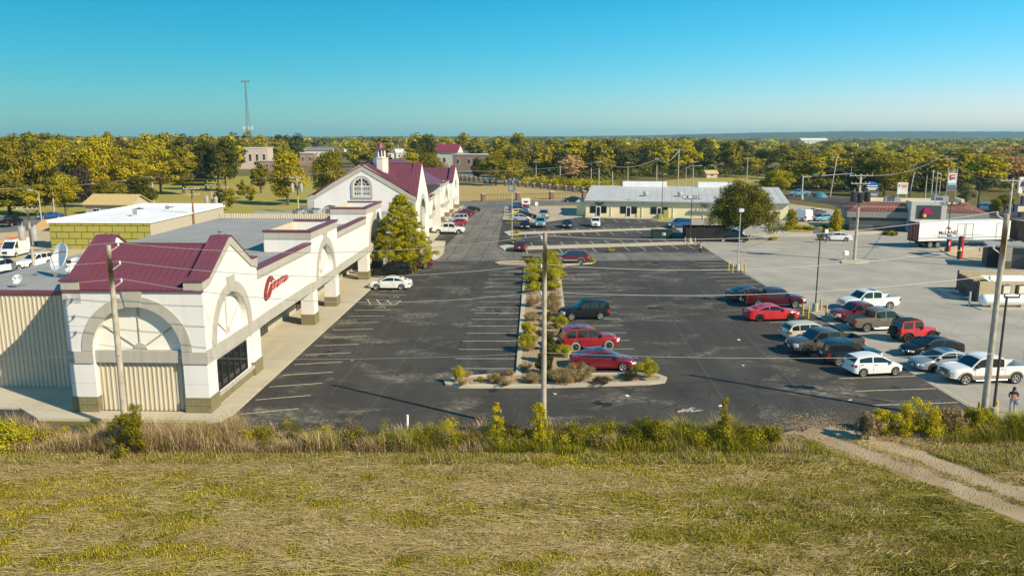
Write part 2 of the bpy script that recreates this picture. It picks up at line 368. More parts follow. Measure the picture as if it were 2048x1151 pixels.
def scalep(P,d):
    cx=sum(p[0] for p in P)/len(P); cy=sum(p[1] for p in P)/len(P)
    mx=max(abs(p[0]-cx) for p in P); my=max(abs(p[1]-cy) for p in P)
    return [(cx+(p[0]-cx)*(1-d/mx),cy+(p[1]-cy)*(1-d/my)) for p in P]
T=[(14.2,6.5)]+[(14.0+.9*(1-math.cos(t))-.0,7.3-.9*math.sin(t)) for t in []]
med=[(13.7,7.2),(13.9,6.3),(14.9,5.8),(21,6.0),(28.0,6.9),(29.2,7.4),(29.5,8.4),(28.9,9.3),(27.6,9.5),(23.2,9.3),(22.9,20),(23.2,58.8),(27.6,60.6),(28.2,62),(27.3,63.6),(22,64),(15.2,61.6),(14.4,60.5),(15,59.6),(18.5,58.6),(18.7,9.1),(14.6,8.3)]
medi=[(14.1,7.2),(14.3,6.7),(15,6.3),(21,6.5),(27.9,7.4),(28.8,7.8),(29.0,8.4),(28.6,8.8),(27.5,9.0),(22.8,8.8),(22.45,20),(22.75,59.2),(27.4,61.1),(27.6,62),(27.1,63.1),(22,63.5),(15.4,61.1),(15.0,60.6),(15.3,60.1),(18.95,59.1),(19.1,8.7),(14.8,7.8)]
island('island_kerb',med,medi,M_GRAV)
slab('median_strip',lot([(15.2,73.4),(18.9,74.2),(45.9,81.3),(45.6,83.9),(18.4,77.2),(15.3,79),(14.2,77)]),.14,M_CURB)
slab('median_strip.001',lot([(15.2,91.6),(17.6,93.6),(44.2,102),(43.8,103.8),(17.5,96.3),(15.6,98.5),(14.2,96)]),.14,M_CURB)
slab('median_strip.002',lot([(30.3,122.6),(46.5,119.3),(46.8,121.2),(30.4,125)]),.14,M_CURB)
#slab('kerb.001',pix([(105,838),(0,826),(-300,800),(-300,806),(0,831),(100,843)]),.13,M_CURB)
slab('kerb.002',pix([(1500,470),(1560,463),(1600,468),(1760,462),(1990,470),(1990,473),(1760,466),(1600,473),(1500,474)]),.13,M_CURB)
slab('planting_bed',pix([(1560,455),(1575,448),(1630,452),(1690,452),(1690,462),(1620,464),(1570,462)]),.16,M_LAWN)
slab('pole_island',pix([(1681,523),(1690,519.5),(1715,519),(1737,522),(1738,525),(1710,528),(1684,527)]),.14,M_CURB)
slab('wash_island',pix([(1880,500),(1925,490),(2048,520),(2048,535),(1975,528),(1900,512)]),.14,M_SAND)
sheet('dirt_track',pix([(1560,868),(1586,861),(1604,864),(1622,855),(1640,859),(1662,853),(1684,860),(1716,862),(1790,884),(1880,905),(2060,965),(2060,1050),(1940,1004),(1800,945),(1690,903),(1600,870)]),.03,M_DIRT)
# ---------------------------------------------------------------- buildings
def streaky(name,c,amt=.12):
    m=bpy.data.materials.new(name); m.use_nodes=True; t=m.node_tree; b=t.nodes['Principled BSDF']; b.inputs['Roughness'].default_value=.9; b.inputs['Specular IOR Level'].default_value=.3
    tc=t.nodes.new('ShaderNodeTexCoord'); MATS[name]=m; src=None
    for sc_,dt,lo,hi,am in (((2.2,2.2,.12),5,.48,.78,amt),((.35,.35,.5),6,.45,.75,amt*.6),((30,30,30),3,.3,.7,.05)):
        mp=t.nodes.new('ShaderNodeMapping'); mp.inputs['Scale'].default_value=sc_; t.links.new(tc.outputs['Object'],mp.inputs[0]); n=t.nodes.new('ShaderNodeTexNoise'); n.inputs['Scale'].default_value=1; n.inputs['Detail'].default_value=dt; t.links.new(mp.outputs[0],n.inputs['Vector'])
        r=t.nodes.new('ShaderNodeMapRange'); r.inputs[1].default_value=lo; r.inputs[2].default_value=hi; r.inputs[3].default_value=1; r.inputs[4].default_value=1-am; t.links.new(n.outputs[0],r.inputs[0])
        if src is None: src=r.outputs[0]
        else:
            q=t.nodes.new('ShaderNodeMath'); q.operation='MULTIPLY'; t.links.new(src,q.inputs[0]); t.links.new(r.outputs[0],q.inputs[1]); src=q.outputs[0]
    v=t.nodes.new('ShaderNodeVectorMath'); v.operation='SCALE'; v.inputs[0].default_value=c; t.links.new(src,v.inputs['Scale']); t.links.new(v.outputs[0],b.inputs['Base Color'])
    bp=t.nodes.new('ShaderNodeBump'); bp.inputs['Strength'].default_value=.15; bp.inputs['Distance'].default_value=.02; t.links.new(n.outputs[0],bp.inputs['Height']); t.links.new(bp.outputs[0],b.inputs['Normal']); return m
M_STUC=streaky('white_stucco',(.74,.725,.695),.09)
M_TRIM=streaky('greige_stucco',(.45,.425,.36),.18)
M_PANEL=mat('cream_panel',(.80,.77,.68),.9,var=.03,sc=.5)
M_BURG=mat('burgundy_metal',(.150,.046,.068),.42,metal=.0,var=.10,sc=.7,spec=.5)
M_ROOFG=mat('grey_membrane',(.33,.325,.315),.75,c2=(.26,.255,.245),sc=.22,detail=8)
M_ROOFW=mat('white_membrane',(.82,.82,.82),.6,var=.05,sc=.4)
M_SIDE=streaky('beige_siding',(.60,.52,.38),.12)
M_GLASS=mat('dark_glass',(.012,.013,.014),.06,var=0,spec=.9)
M_FRAME=mat('bronze_frame',(.03,.03,.03),.4,var=0)
M_WHITE=mat('white_paint',(.78,.77,.74),.5,var=.04,sc=2)
M_METAL=mat('galvanised',(.42,.42,.41),.45,metal=.7,var=.1,sc=4)
M_DARK=mat('dark_metal',(.03,.03,.032),.5,var=.1)
M_SHOP=mat('shop_wall',(.42,.38,.27),.85,var=.06,sc=1)
def tilemat(name,c,mortar,sx,sy):
    m=bpy.data.materials.new(name); m.use_nodes=True; t=m.node_tree; b=t.nodes['Principled BSDF']; b.inputs['Roughness'].default_value=.8
    tc=t.nodes.new('ShaderNodeTexCoord'); sp=t.nodes.new('ShaderNodeSeparateXYZ'); t.links.new(tc.outputs['Object'],sp.inputs[0])
    ad=t.nodes.new('ShaderNodeMath'); t.links.new(sp.outputs[0],ad.inputs[0]); t.links.new(sp.outputs[1],ad.inputs[1])
    cb=t.nodes.new('ShaderNodeCombineXYZ'); t.links.new(ad.outputs[0],cb.inputs[0]); t.links.new(sp.outputs[2],cb.inputs[1])
    k=t.nodes.new('ShaderNodeTexBrick'); k.offset=0; k.inputs['Scale'].default_value=1; k.inputs['Brick Width'].default_value=sx; k.inputs['Row Height'].default_value=sy; k.inputs['Mortar Size'].default_value=.012
    k.inputs['Color1'].default_value=(*c,1); k.inputs['Color2'].default_value=(*[x*.86 for x in c],1); k.inputs['Mortar'].default_value=(*mortar,1)
    t.links.new(cb.outputs[0],k.inputs['Vector']); t.links.new(k.outputs[0],b.inputs['Base Color']); MATS[name]=m; return m
M_TILE=tilemat('brown_tile',(.22,.19,.095),(.13,.115,.06),.3,.2)
M_BRICK=tilemat('red_brick',(.30,.115,.085),(.32,.25,.2),.6,.25)
def arc(cx,cz,r,n=20,a0=0,a1=math.pi): return [(cx+r*math.cos(a0+(a1-a0)*i/n),cz+r*math.sin(a0+(a1-a0)*i/n)) for i in range(n+1)]
def ring(b,axis,cx,cz,ri,ro,a0,a1,mi=0,n=24): # half ring
    o=arc(cx,cz,ro,n)+list(reversed(arc(cx,cz,ri,n))); b.plate(o,[],axis,a0,a1,mi)
def corr(b,axis,u0,u1,z0,z1,a,pitch=.28,dep=.05,mi=0,out=-1):    # ribbed metal wall
    n=int((u1-u0)/pitch); rows=[[],[]]
    for i in range(n):
        u=u0+(u1-u0)*i/n; p=(u1-u0)/n
        for du,d in ((0,0),(.55*p,0),(.65*p,dep),(.9*p,dep),(.999*p,0)):
            for k,z in enumerate((z0,z1)):
                q=a+out*d; rows[k].append((q,u+du,z) if axis=='x' else (u+du,q,z))
    b.grid(rows,mi)
mall=empty('strip_mall',C0,SROT,'long white stucco strip mall with arched towers and burgundy metal roofs','building')
def ch(b,name,mats,smooth=None,par=None): return b.build(name,mats,par or mall,smooth)
def gable_pts(w,lo,pk,ear=.95): return [(-.02,lo-.05),(ear,lo),(w/2-.45,pk),(w/2-.15,pk),(w-ear,lo),(w,lo-.02)]
def roof_panels(par,x0,x1,prof,step,name='roof_panel',mt=None):
    # standing-seam panels lying along x between x0 and x1, running up the profile [(y,z)...]
    n=max(1,round((x1-x0)/step)); st=(x1-x0)/n
    b=MB(); t=.03
    for (ya,za),(yb,zb) in zip(prof[:-1],prof[1:]):
        b.add([(0,ya,za),(st,ya,za),(st,yb,zb),(0,yb,zb)],[(0,1,2,3)])
        b.add([(st-.045,ya,za),(st-.045,ya,za+.09),(st-.005,ya,za+.09),(st-.005,ya,za),(st-.045,yb,zb),(st-.045,yb,zb+.09),(st-.005,yb,zb+.09),(st-.005,yb,zb)],[(0,1,5,4),(1,2,6,5),(2,3,7,6),(0,3,2,1)])
    m=b.mesh(name,mt or M_BURG)
    for i in range(n):
        o=bpy.data.objects.new(name,m); link(o,par); o.location=(x0+i*st,0,0)
# --- corner tower
b=MB(); D=.55
outer=[(-8.6,0),(-7.05,0),(-7.05,4.0)]+[(-4.28+2.77*math.cos(math.pi-math.pi*i/24),4.05+2.8*math.sin(math.pi-math.pi*i/24)) for i in range(25)]+[(-1.5,4.0),(-1.5,0),(0,0),(0,7.85),(-8.6,7.85)]
b.plate(outer,[],'y',0,D)
so=[(.551,0),(1.45,0),(1.45,3.3),(7.9,3.3),(7.9,0),(9.5,0),(9.5,8.0),(9.25,8.5),(8.35,8.5),(4.95,10.52),(4.5,10.52),(1.0,8.45),(.551,8.4)]
hole=[(4.4+2.75*math.cos(t),4.12+2.9*math.sin(t)) for t in [math.pi*i/24 for i in range(25)]]
b.plate(so,[hole],'x',-1.1,0)
b.plate([(0,7.0),(9.5,7.0),(9.5,8.4),(8.35,8.4),(4.95,10.42),(4.5,10.42),(1.0,8.4),(0,8.35)],[],'x',-8.62,-7.5)
b.bb(-8.6,-8.2,D,9.5,0,7.8); b.bb(-8.2,-1.1,9.1,9.5,0,7.8)
b.bb(-1.05,-.2,1.45,7.9,.0,.95); b.bb(-1.05,-.2,1.45,7.9,2.98,3.3); b.bb(-1.05,-.2,7.06,7.9,.95,2.98)
ch(b,'tower_wall',M_STUC)
b=MB(); ring(b,'y',-4.28,4.05,2.77,3.42,-.06,-.002); b.plate([(-4.75,6.82),(-3.8,6.82),(-3.65,7.82),(-4.9,7.82)],[],'y',-.12,-.004)
ring(b,'x',4.4,4.12,2.8,3.5,.002,.07); b.plate([(3.95,7.0),(4.85,7.0),(5.0,8.0),(3.8,8.0)],[],'x',.003,.13)
b.bb(-8.68,-7.05,-.09,-.003,3.28,4.02); b.bb(-1.5,.09,-.09,-.003,3.28,4.02); b.bb(.003,.09,0,9.5,3.28,4.1)
b.bb(-7.05,-1.5,.14,.5,3.28,4.04)
# gable edging
b.plate([(-.06,7.9),(.95,8.0),(4.7,10.05),(8.4,8.0),(9.55,7.75),(9.55,8.52),(8.4,8.56),(4.95,10.6),(4.5,10.6),(.98,8.55),(-.06,8.47)],[],'x',.003,.08)
b.bb(-1.1,-.0,-.06,-.004,7.87,8.45); b.bb(-8.63,-7.5,-.06,-.004,7.87,8.42)
b.bb(-.03,.06,1.45,7.9,.72,.92)
ch(b,'stone_trim',M_TRIM)
b=MB(); b.bb(-8.66,-7.02,-.07,.6,0,1.1); b.bb(-1.53,.07,-.07,1.48,0,1.1); b.bb(-.5,.07,7.88,9.53,0,1.1); b.bb(-.25,-.11,1.48,7.88,0,.7)
ch(b,'tile_base',M_TILE)
b=MB(); corr(b,'y',-7.05,-1.5,.1,3.3,.42); ch(b,'siding',M_SIDE)
b=MB(); b.plate([(-7.05,4.03)]+[(-4.28+2.77*math.cos(math.pi-math.pi*i/24),4.05+2.8*math.sin(math.pi-math.pi*i/24)) for i in range(25)]+[(-1.5,4.03)],[],'y',.46,.5)
b.plate(hole,[],'x',-.5,-.42); ch(b,'arch_panel',M_PANEL)
def spokes(b,axis,cx,cz,r,a,sq=1.0,dirs=(35,90,145)):
    for d in dirs:
        t=math.radians(d); p0=(cx+.35*math.cos(t),cz+.35*math.sin(t)); p1=(cx+r*math.cos(t),cz+r*sq*math.sin(t))
        f=(lambda p:(a,p[0],p[1])) if axis=='x' else (lambda p:(p[0],a,p[1]))
        b.tube(f(p0),f(p1),.05,.05,4)
    b.plate(arc(cx,cz,.42,8),[],axis,a-.05,a+.05)
b=MB(); spokes(b,'y',-4.28,4.06,2.7,.42); spokes(b,'x',4.4,4.13,2.75,-.38,1.0); ch(b,'arch_spoke',M_TRIM)
def rp(par,x0,x1,prof,step): roof_panels(par,x0,x1,prof,step)
b=MB(); b.bb(-8.62,.1,-.12,.02,7.76,7.86); b.bb(-7.5,-1.1,4.3,4.62,10.02,10.14)
b.bb(-7.5,-1.1,.02,4.2,7.78,7.84)
troof=ch(b,'tower_roof',M_BURG)
rp(troof,-7.5,-1.1,[(-.14,7.88),(.85,8.08),(4.4,10.08)],.43)
b=MB(); b.add([(-7.5,4.5,10.08),(-1.1,4.5,10.08),(-1.1,9.4,7.4),(-7.5,9.4,7.4)],[(0,1,2,3)]); ch(b,'roof_back',M_BURG,par=troof)
caps=[(-.12,8.49),(.97,8.58),(4.5,10.64),(4.95,10.64),(8.38,8.58),(9.6,8.55)]
for x0,x1 in ((-1.14,.1),(-8.7,-7.46)):
    b=MB()
    for (ya,za),(yb,zb) in zip(caps[:-1],caps[1:]):
        b.add([(x,y,z) for y,z in ((ya,za),(yb,zb)) for x in (x0,x1)]+[(x,y,z-.12) for y,z in ((ya,za),(yb,zb)) for x in (x0,x1)],[(0,1,3,2),(0,2,6,4),(1,5,7,3),(4,6,7,5),(0,4,5,1),(2,3,7,6)])
        for t in (.35,.68):
            x=x0+(x1-x0)*t; b.add([(x-.02,ya,za),(x-.02,ya,za+.05),(x+.02,ya,za+.05),(x+.02,ya,za),(x-.02,yb,zb),(x-.02,yb,zb+.05),(x+.02,yb,zb+.05),(x+.02,yb,zb)],[(0,1,5,4),(1,2,6,5),(2,3,7,6)])
    ch(b,'parapet_cap',M_BURG,par=troof)
    xi=x1+.02 if x0<-5 else x0-.0
b=MB(); b.plate([(.0,7.9),(.9,8.1),(4.45,10.12),(4.7,10.5),(4.5,10.5),(1.0,8.46),(0,8.42)],[],'x',-7.5,-7.46); b.plate([(.0,7.9),(.9,8.1),(4.45,10.12),(4.7,10.5),(4.5,10.5),(1.0,8.46),(0,8.42)],[],'x',-1.14,-1.102)
ch(b,'parapet_lining',M_BURG,par=troof)
# storefront window in the tower's side
b=MB(); b.bb(-.3,-.14,1.42,1.52,.93,3.0); b.bb(-.3,-.14,6.98,7.08,.93,3.0); b.bb(-.3,-.14,1.52,6.98,.93,1.03); b.bb(-.3,-.14,1.52,6.98,2.9,3.0)
for k in range(1,5): y=1.52+k*1.092; b.bb(-.3,-.15,y-.035,y+.035,1.03,2.9)
win=ch(b,'window',M_FRAME)
for k in range(5):
    b=MB(); y=1.52+k*1.092; b.bb(-.26,-.22,y+.035,y+1.057,1.03,2.9); ch(b,'pane',M_GLASS,par=win)
# --- main box behind, flat roof
b=MB(); corr(b,'y',-20.2,-8.62,.1,6.55,4.8,.3); b.bb(-20.2,-20.1,4.85,53.6,0,6.75)
ch(b,'side_wall',M_SIDE)
b=MB(); b.bb(-20.1,-3.55,4.86,53.6,6.55,6.8); b.bb(-3.55,-.5,9.5,53.6,6.56,6.82); ch(b,'flat_roof',M_ROOFG)
b=MB(); b.bb(-20.3,-8.62,4.66,4.98,6.6,6.86); ch(b,'roof_edge',M_BURG)
b=MB(); corr(b,'y',-20.2,-4,6.8,7.35,53.4,.3); b.bb(-20.2,-4,53.42,53.6,6.8,7.35); ch(b,'back_parapet',M_SIDE)
b=MB(); b.bb(-3.62,-3.4,9.5,66.4,0,.85); b.bb(-3.62,-3.45,9.5,66.4,2.75,3.3); ch(b,'shop_wall',M_SHOP)
b=MB(); b.bb(-3.9,-.3,9.5,56.3,3.3,3.42); ch(b,'soffit',M_STUC)
for (y0,y1) in ((9.6,18.5),(21.5,29),(30.5,40),(42,53),(54,66)):
    n=int((y1-y0)/1.5); st=(y1-y0)/n; b=MB(); b.bb(-3.6,-3.44,y0-.04,y1+.04,.85,.93); sw=ch(b,'shop_window',M_FRAME)
    for k in range(n+1): b=MB(); b.bb(-3.6,-3.46,y0+k*st-.04,y0+k*st+.04,.93,2.75); ch(b,'mullion',M_FRAME,par=sw)
    for k in range(n):
        b=MB(); b.bb(-3.58,-3.54,y0+k*st+.04,y0+(k+1)*st-.04,.86,2.75); ch(b,'pane',M_GLASS,par=sw)
for y0 in (19,29.3,40.6):
    b=MB(); b.bb(-3.6,-3.38,y0,y0+1.9,.13,2.6); d=ch(b,'shop_door',M_FRAME)
    for k in (0,1):
        b=MB(); b.bb(-3.38,-3.36,y0+.1+k*.9,y0+.88+k*.9,.3,2.5); ch(b,'pane',M_GLASS,par=d)
# sign walls between the towers
for y0,y1 in ((9.5,23.55),(33.0,46.9)):
    b=MB(); b.bb(-.55,-.15,y0,y1,3.3,7.6); ch(b,'sign_wall',M_STUC)
    b=MB(); b.bb(-.147,-.03,y0,y1,3.26,4.05); b.bb(-.147,.0,y0,y1,6.95,7.5); b.bb(-.147,-.06,y0,y1,6.82,6.9); ch(b,'sign_wall_trim',M_TRIM)
    b=MB(); b.bb(-.62,.06,y0+.02,y1-.02,7.52,7.68); ch(b,'coping',M_BURG)
# towers with one arch
def arch_tower(y0,y1,z,xf,xb,ar=2.75,cw=1.4,sp=4.1,legs=True,spoke=True,zs=1.0,base=1.1,panel=True,copen=True):
    yc=(y0+y1)/2; b=MB(); cut=[(y0+cw,0),(y0+cw,3.3*zs),(y1-cw,3.3*zs),(y1-cw,0)]
    o=[(y0,0)]+cut+[(y1,0),(y1,z),(y0,z)]
    h=[(yc+ar*math.cos(math.pi*i/20),sp*zs+ar*1.04*math.sin(math.pi*i/20)) for i in range(21)]
    b.plate(o,[h],'x',xf-1.15,xf)
    b.bb(xb,xf-1.15,y0,y0+.35,3.3*zs,z); b.bb(xb,xf-1.15,y1-.35,y1,3.3*zs,z)
    ch(b,'tower_wall',M_STUC)
    b=MB(); ring(b,'x',yc,sp*zs,ar+.02,ar+.72,xf+.003,xf+.07); b.plate([(yc-.42,sp*zs+ar*1.04),(yc+.42,sp*zs+ar*1.04),(yc+.55,sp*zs+ar+1.15),(yc-.55,sp*zs+ar+1.15)],[],'x',xf+.004,xf+.13)
    b.bb(xf+.003,xf+.09,y0,y1,3.26*zs,4.05*zs); b.bb(xf-1.15,xf+.05,y0-.05,y0-.003,3.26*zs,4.05*zs); b.bb(xf+.003,xf+.06,y0,y1,z-.62,z-.02); b.bb(xb,xf+.06,y0-.06,y0-.003,z-.62,z-.02)
    ch(b,'tower_trim',M_TRIM)
    if panel:
        b=MB(); b.plate(h,[],'x',xf-.6,xf-.5); ch(b,'arch_panel',M_PANEL)
        b=MB(); spokes(b,'x',yc,sp*zs,ar,xf-.47,1.04); ch(b,'arch_spoke',M_TRIM)
    b=MB(); b.bb(xf-1.2,xf+.06,y0-.05,y0+cw+.05,0,base); b.bb(xf-1.2,xf+.06,y1-cw-.05,y1+.05,0,base); ch(b,'tile_base',M_TILE)
    b=MB(); b.bb(xb-.1,xf+.12,y0-.12,y0+.45,z,z+.16); b.bb(xf-.5,xf+.12,y0+.45,y1-.4,z,z+.16); b.bb(xb-.1,xf+.12,y1-.4,y1+.12,z,z+.16); ch(b,'coping',M_BURG)
    b=MB(); b.bb(xb-.05,xb,y0,y1,6.85*zs,z); ch(b,'tower_back',M_SIDE)
arch_tower(23.55,33.0,8.6,0,-4.2)
arch_tower(46.9,56.3,8.6,0,-4.2,panel=False)
b=MB(); b.bb(-4.3,-.55,56.3,66.4,3.3,6.5); b.bb(-20,-4.3,53.6,67,0,6.4); ch(b,'link_roof',M_ROOFG)
# sign lettering
def text(body,loc,rot,size,m,parent=None,name='lettering',ext=.03,shear=0,sx=1,align='CENTER',bold=0):
    cu=bpy.data.curves.new(name,'FONT'); cu.body=body; cu.size=size; cu.extrude=ext; cu.shear=shear; cu.align_x=align; cu.align_y='CENTER'; cu.offset=bold; cu.resolution_u=3
    o=bpy.data.objects.new(name,cu); o.location=loc; o.rotation_euler=rot; o.scale=(sx,1,1); cu.materials.append(m); COL.objects.link(o); me=bpy.data.meshes.new_from_object(o.evaluated_get(bpy.context.evaluated_depsgraph_get())); COL.objects.unlink(o); q=bpy.data.objects.new(name,me); q.location=loc; q.rotation_euler=rot; q.scale=(sx,1,1); bpy.data.objects.remove(o); return link(q,parent)
RX=(math.pi/2,0,math.pi/2)
M_SIGN=mat('red_sign',(.20,.022,.018),.4,var=.08); M_SIGNP=mat('pink_sign',(.50,.16,.12),.4,var=.05)
def stroke(pts,r,b,x=.0,mi=0,n=8):
    # smooth tube through 2-D points on the facade plane
    P=[Vector((x,p[0],p[1])) for p in pts]; Q=[]
    for i in range(len(P)-1):
        p0=P[max(i-1,0)];p1=P[i];p2=P[i+1];p3=P[min(i+2,len(P)-1)]
        for k in range(5):
            t=k/5; Q.append(.5*((2*p1)+(-p0+p2)*t+(2*p0-5*p1+4*p2-p3)*t*t+(-p0+3*p1-3*p2+p3)*t**3))
    Q.append(P[-1]); b.path(Q,r,n,mi)
def word(b,x,mi,r):
    o=lambda L,dy,dz,s=1.0:[(dy+p[0]*s,dz+p[1]*s) for p in L]
    stroke([(2.05,1.55),(2.15,1.95),(1.75,2.1),(1.15,1.6),(.55,.5),(.35,-.45),(.75,-.85),(1.35,-.35),(1.75,.35)],r*1.35,b,x,mi)      # C
    stroke([(1.75,.35),(2.15,.95),(2.05,.3),(2.3,.1),(2.7,.6)],r,b,x,mi); b.lathe([(.001,-.08),(.15,-.08),(.15,.08),(.001,.08)],8,(x,2.35,1.55),'x',mi)   # i
    stroke([(2.7,.6),(2.85,1.0),(2.8,.2),(3.05,.8),(3.3,1.0),(3.35,.35),(3.6,.2)],r,b,x,mi)      # n
    stroke([(3.6,.2),(4.0,.75),(3.9,1.05),(3.65,.7),(3.75,.25),(4.2,.35)],r,b,x,mi)              # e
    stroke([(4.2,.35),(4.35,1.05),(4.3,.3),(4.55,.9),(4.75,1.05),(4.8,.35),(5.0,.9),(5.2,1.1),(5.3,.4),(5.5,.4)],r,b,x,mi)  # m
    stroke([(6.15,.95),(5.75,1.05),(5.6,.6),(5.85,.35),(6.15,.75),(6.2,1.1),(6.15,.45),(6.5,.6)],r,b,x,mi)                    # a
b=MB(); word(b,.0,0,.11); word(b,.09,1,.045)
tag(b.build('sign_lettering',[M_SIGN,M_SIGNP]),'red cursive Cinema channel letters on the white sign wall','sign'); o=bpy.data.objects['sign_lettering']; o.location=W(-.03,10.85,5.45); o.rotation_euler=(0,0,SROT); o.scale=(1,.88,.5)
# --- big gabled hall with cupola
b=MB(); b.plate([(-12.6,0),(2.8,0),(2.8,8.3),(2.2,8.55),(-4.3,12.75),(-5.0,12.75),(-11.6,8.55),(-12.6,8.4)],[],'y',67,67.5)
b.bb(-12.6,-12.2,67.5,101,0,8.3); b.bb(-12.6,2.3,100.6,101,0,8.3)
ph=[(74.2+2.5*math.cos(math.pi*i/16),5.2+3.2*math.sin(math.pi*i/16)) for i in range(17)]
b.plate([(67.52,0),(81.0,0),(81.0,7.6),(80.3,8.2),(74.6,13.0),(74.0,13.0),(68.3,8.2),(67.52,7.8)],[ph+[(71.7,1.2),(76.7,1.2)]],'x',1.7,2.8)
b.bb(1.6,1.69,67.6,80.9,0,8)
b.bb(-1,2.75,80.6,81,0,7.5)
ch(b,'hall_wall',M_STUC)
b=MB(); b.plate([(-12.66,8.1),(-11.6,8.2),(-4.65,12.2),(2.2,8.2),(2.85,7.9),(2.85,8.5),(2.25,8.75),(-4.2,12.95),(-5.1,12.95),(-11.6,8.75),(-12.66,8.65)],[],'y',66.9,66.997)
for k in range(8):
    b.bb(-12.68,-11.7,66.92,66.997,.1+k*.99,1.04+k*.99); b.bb(1.75,2.87,66.92,66.997,.1+k*.99,1.04+k*.99)
ring(b,'x',74.2,5.2,2.55,3.3,2.803,2.9); ch(b,'hall_trim',M_TRIM)
b=MB(); b.bb(2.6,2.88,67.4,69.6,0,1.2); b.bb(2.6,2.88,78.9,81.1,0,1.2); ch(b,'tile_base',M_TILE)
b=MB(); b.plate(ph+[(71.7,1.2),(76.7,1.2)],[],'x',2.2,2.3); ch(b,'hall_entry_glass',M_GLASS)
def arched_window(par,cx,z0,w,h,y,nx=4,ny=3):
    b=MB(); r=w/2; zs=z0+h-r; t=.12
    ol=[(cx-r,z0),(cx+r,z0)]+arc(cx,zs,r,14); il=[(cx-r+t,z0+t),(cx+r-t,z0+t)]+arc(cx,zs,r-t,14)
    b.plate(ol,[il],'y',y-.12,y-.01)
    b.bb(cx-.08,cx+.08,y-.11,y-.012,z0+t,z0+h-t); b.bb(cx-r+t,cx+r-t,y-.105,y-.013,zs-.07,zs+.07); b.bb(cx-r+t,cx+r-t,y-.1,y-.014,z0+(zs-z0)*.5-.06,z0+(zs-z0)*.5+.06)
    for k in range(1,nx*2):
        x=cx-r+t+(w-2*t)*k/(nx*2)
        if abs(x-cx)>.05: b.bb(x-.025,x+.025,y-.09,y-.015,z0+t,zs)
    for k in range(1,ny*2): z=z0+(zs-z0)*k/(ny*2); b.bb(cx-r+t,cx+r-t,y-.085,y-.016,z-.02,z+.02)
    for a in (30,60,120,150): a=math.radians(a); b.tube((cx,y-.05,zs),(cx+(r-t)*math.cos(a),y-.05,zs+(r-t)*math.sin(a)),.03,.03,4)
    ring(b,'y',cx,zs,r*.5,r*.5+.05,y-.08,y-.02,0,10)
    f=ch(b,'arched_window',M_WHITE,par=par)
    b=MB(); b.plate(il,[],'y',y-.06,y-.03); ch(b,'pane',M_GLASS,par=f)
    b=MB(); ro=r+.28; b.plate([(cx-ro,z0-.28),(cx+ro,z0-.28)]+arc(cx,zs,ro,14),[ol],'y',y-.16,y-.002); ch(b,'sill',M_TRIM,par=f)
arched_window(mall,-4.75,8.55,2.45,2.65,67)
arched_window(mall,-9.45,5.4,1.5,1.7,67,2,2)
b=MB(); R1=(-4.65,66.85,13.0); V1=(-4.65,74.3,13.0); V2=(-4.65,101.2,13.0)
def rf(*p): b.add([*p,*[(x,y,z-.14) for x,y,z in p]],[tuple(range(len(p))),tuple(reversed(range(len(p),2*len(p))))]+[(i,(i+1)%len(p),len(p)+(i+1)%len(p),len(p)+i) for i in range(len(p))])
rf(R1,(-12.65,66.85,8.55),(-12.65,101.2,8.55),V2)
rf(R1,V1,(1.72,69.2,9.46),(2.86,66.85,8.82)); rf(V1,(1.72,74.3,13.0),(1.72,69.2,9.46))
rf(V1,V2,(3.2,101.2,8.63),(1.72,79.4,9.46)); rf(V1,(1.72,79.4,9.46),(1.72,74.3,13.0))
for k in range(34):
    y=67.5+k; b.tube((-4.65,y,13.03),(-12.6,y,8.6),.035,None,4)
for k in range(1,11):
    y=66.85+k*.55; t=(y-66.85)/7.45; b.tube((-4.65+t*0,y,13.03),(-4.65+7.5*(1-t)*.0+ (1.72+4.65)*min(1,(74.3-y)/5.1),y,13.03-(13-9.46)*min(1,(74.3-y)/5.1)),.035,None,4)
for k in range(15):
    x=1.6-k*.43; y1=74.3-5.1*max(0,(x+4.65))/6.37; b.tube((x,74.3,13.03),(x,y1,13.03-.694*(74.3-y1)),.04,None,4)
b.tube((-4.65,66.9,13.03),(-4.65,101,13.03),.09,None,6); b.tube((-4.65,74.3,13.03),(1.7,74.3,13.03),.09,None,6)
ch(b,'hall_roof',M_BURG)
caps=[(67.3,7.9),(68.2,8.35),(74.0,13.1),(74.6,13.1),(80.4,8.35),(81.2,7.7)]
b=MB()
for (ya,za),(yb,zb) in zip(caps[:-1],caps[1:]):
    b.add([(x,y,z) for y,z in ((ya,za),(yb,zb)) for x in (1.6,2.9)]+[(x,y,z-.12) for y,z in ((ya,za),(yb,zb)) for x in (1.6,2.9)],[(0,1,3,2),(0,2,6,4),(1,5,7,3),(4,6,7,5)])
    b.tube((2.2,ya,za+.03),(2.2,yb,zb+.03),.03,.03,4)
ch(b,'parapet_cap',M_BURG)
cupx,cupy=-3.0,72.5
def polyg(r,n,cx,cy,rot=0): return [(cx+r*math.cos(2*math.pi*i/n+rot),cy+r*math.sin(2*math.pi*i/n+rot)) for i in range(n)]
b=MB(); b.plate(polyg(1.12,8,cupx,cupy,math.pi/8),[],'z',11.5,13.75); b.plate(polyg(1.2,8,cupx,cupy,math.pi/8),[],'z',13.75,13.88); b.plate(polyg(.72,8,cupx,cupy,math.pi/8),[],'z',13.88,14.0)
for i in range(8):
    a=2*math.pi*i/8+math.pi/8; b.tube((cupx+.62*math.cos(a),cupy+.62*math.sin(a),14.0),(cupx+.62*math.cos(a),cupy+.62*math.sin(a),14.95),.13,.13,6)
b.plate(polyg(.74,8,cupx,cupy,math.pi/8),[],'z',14.85,15.0); cup=ch(b,'cupola',mat('cupola_grey',(.58,.57,.52),.7,var=.05))
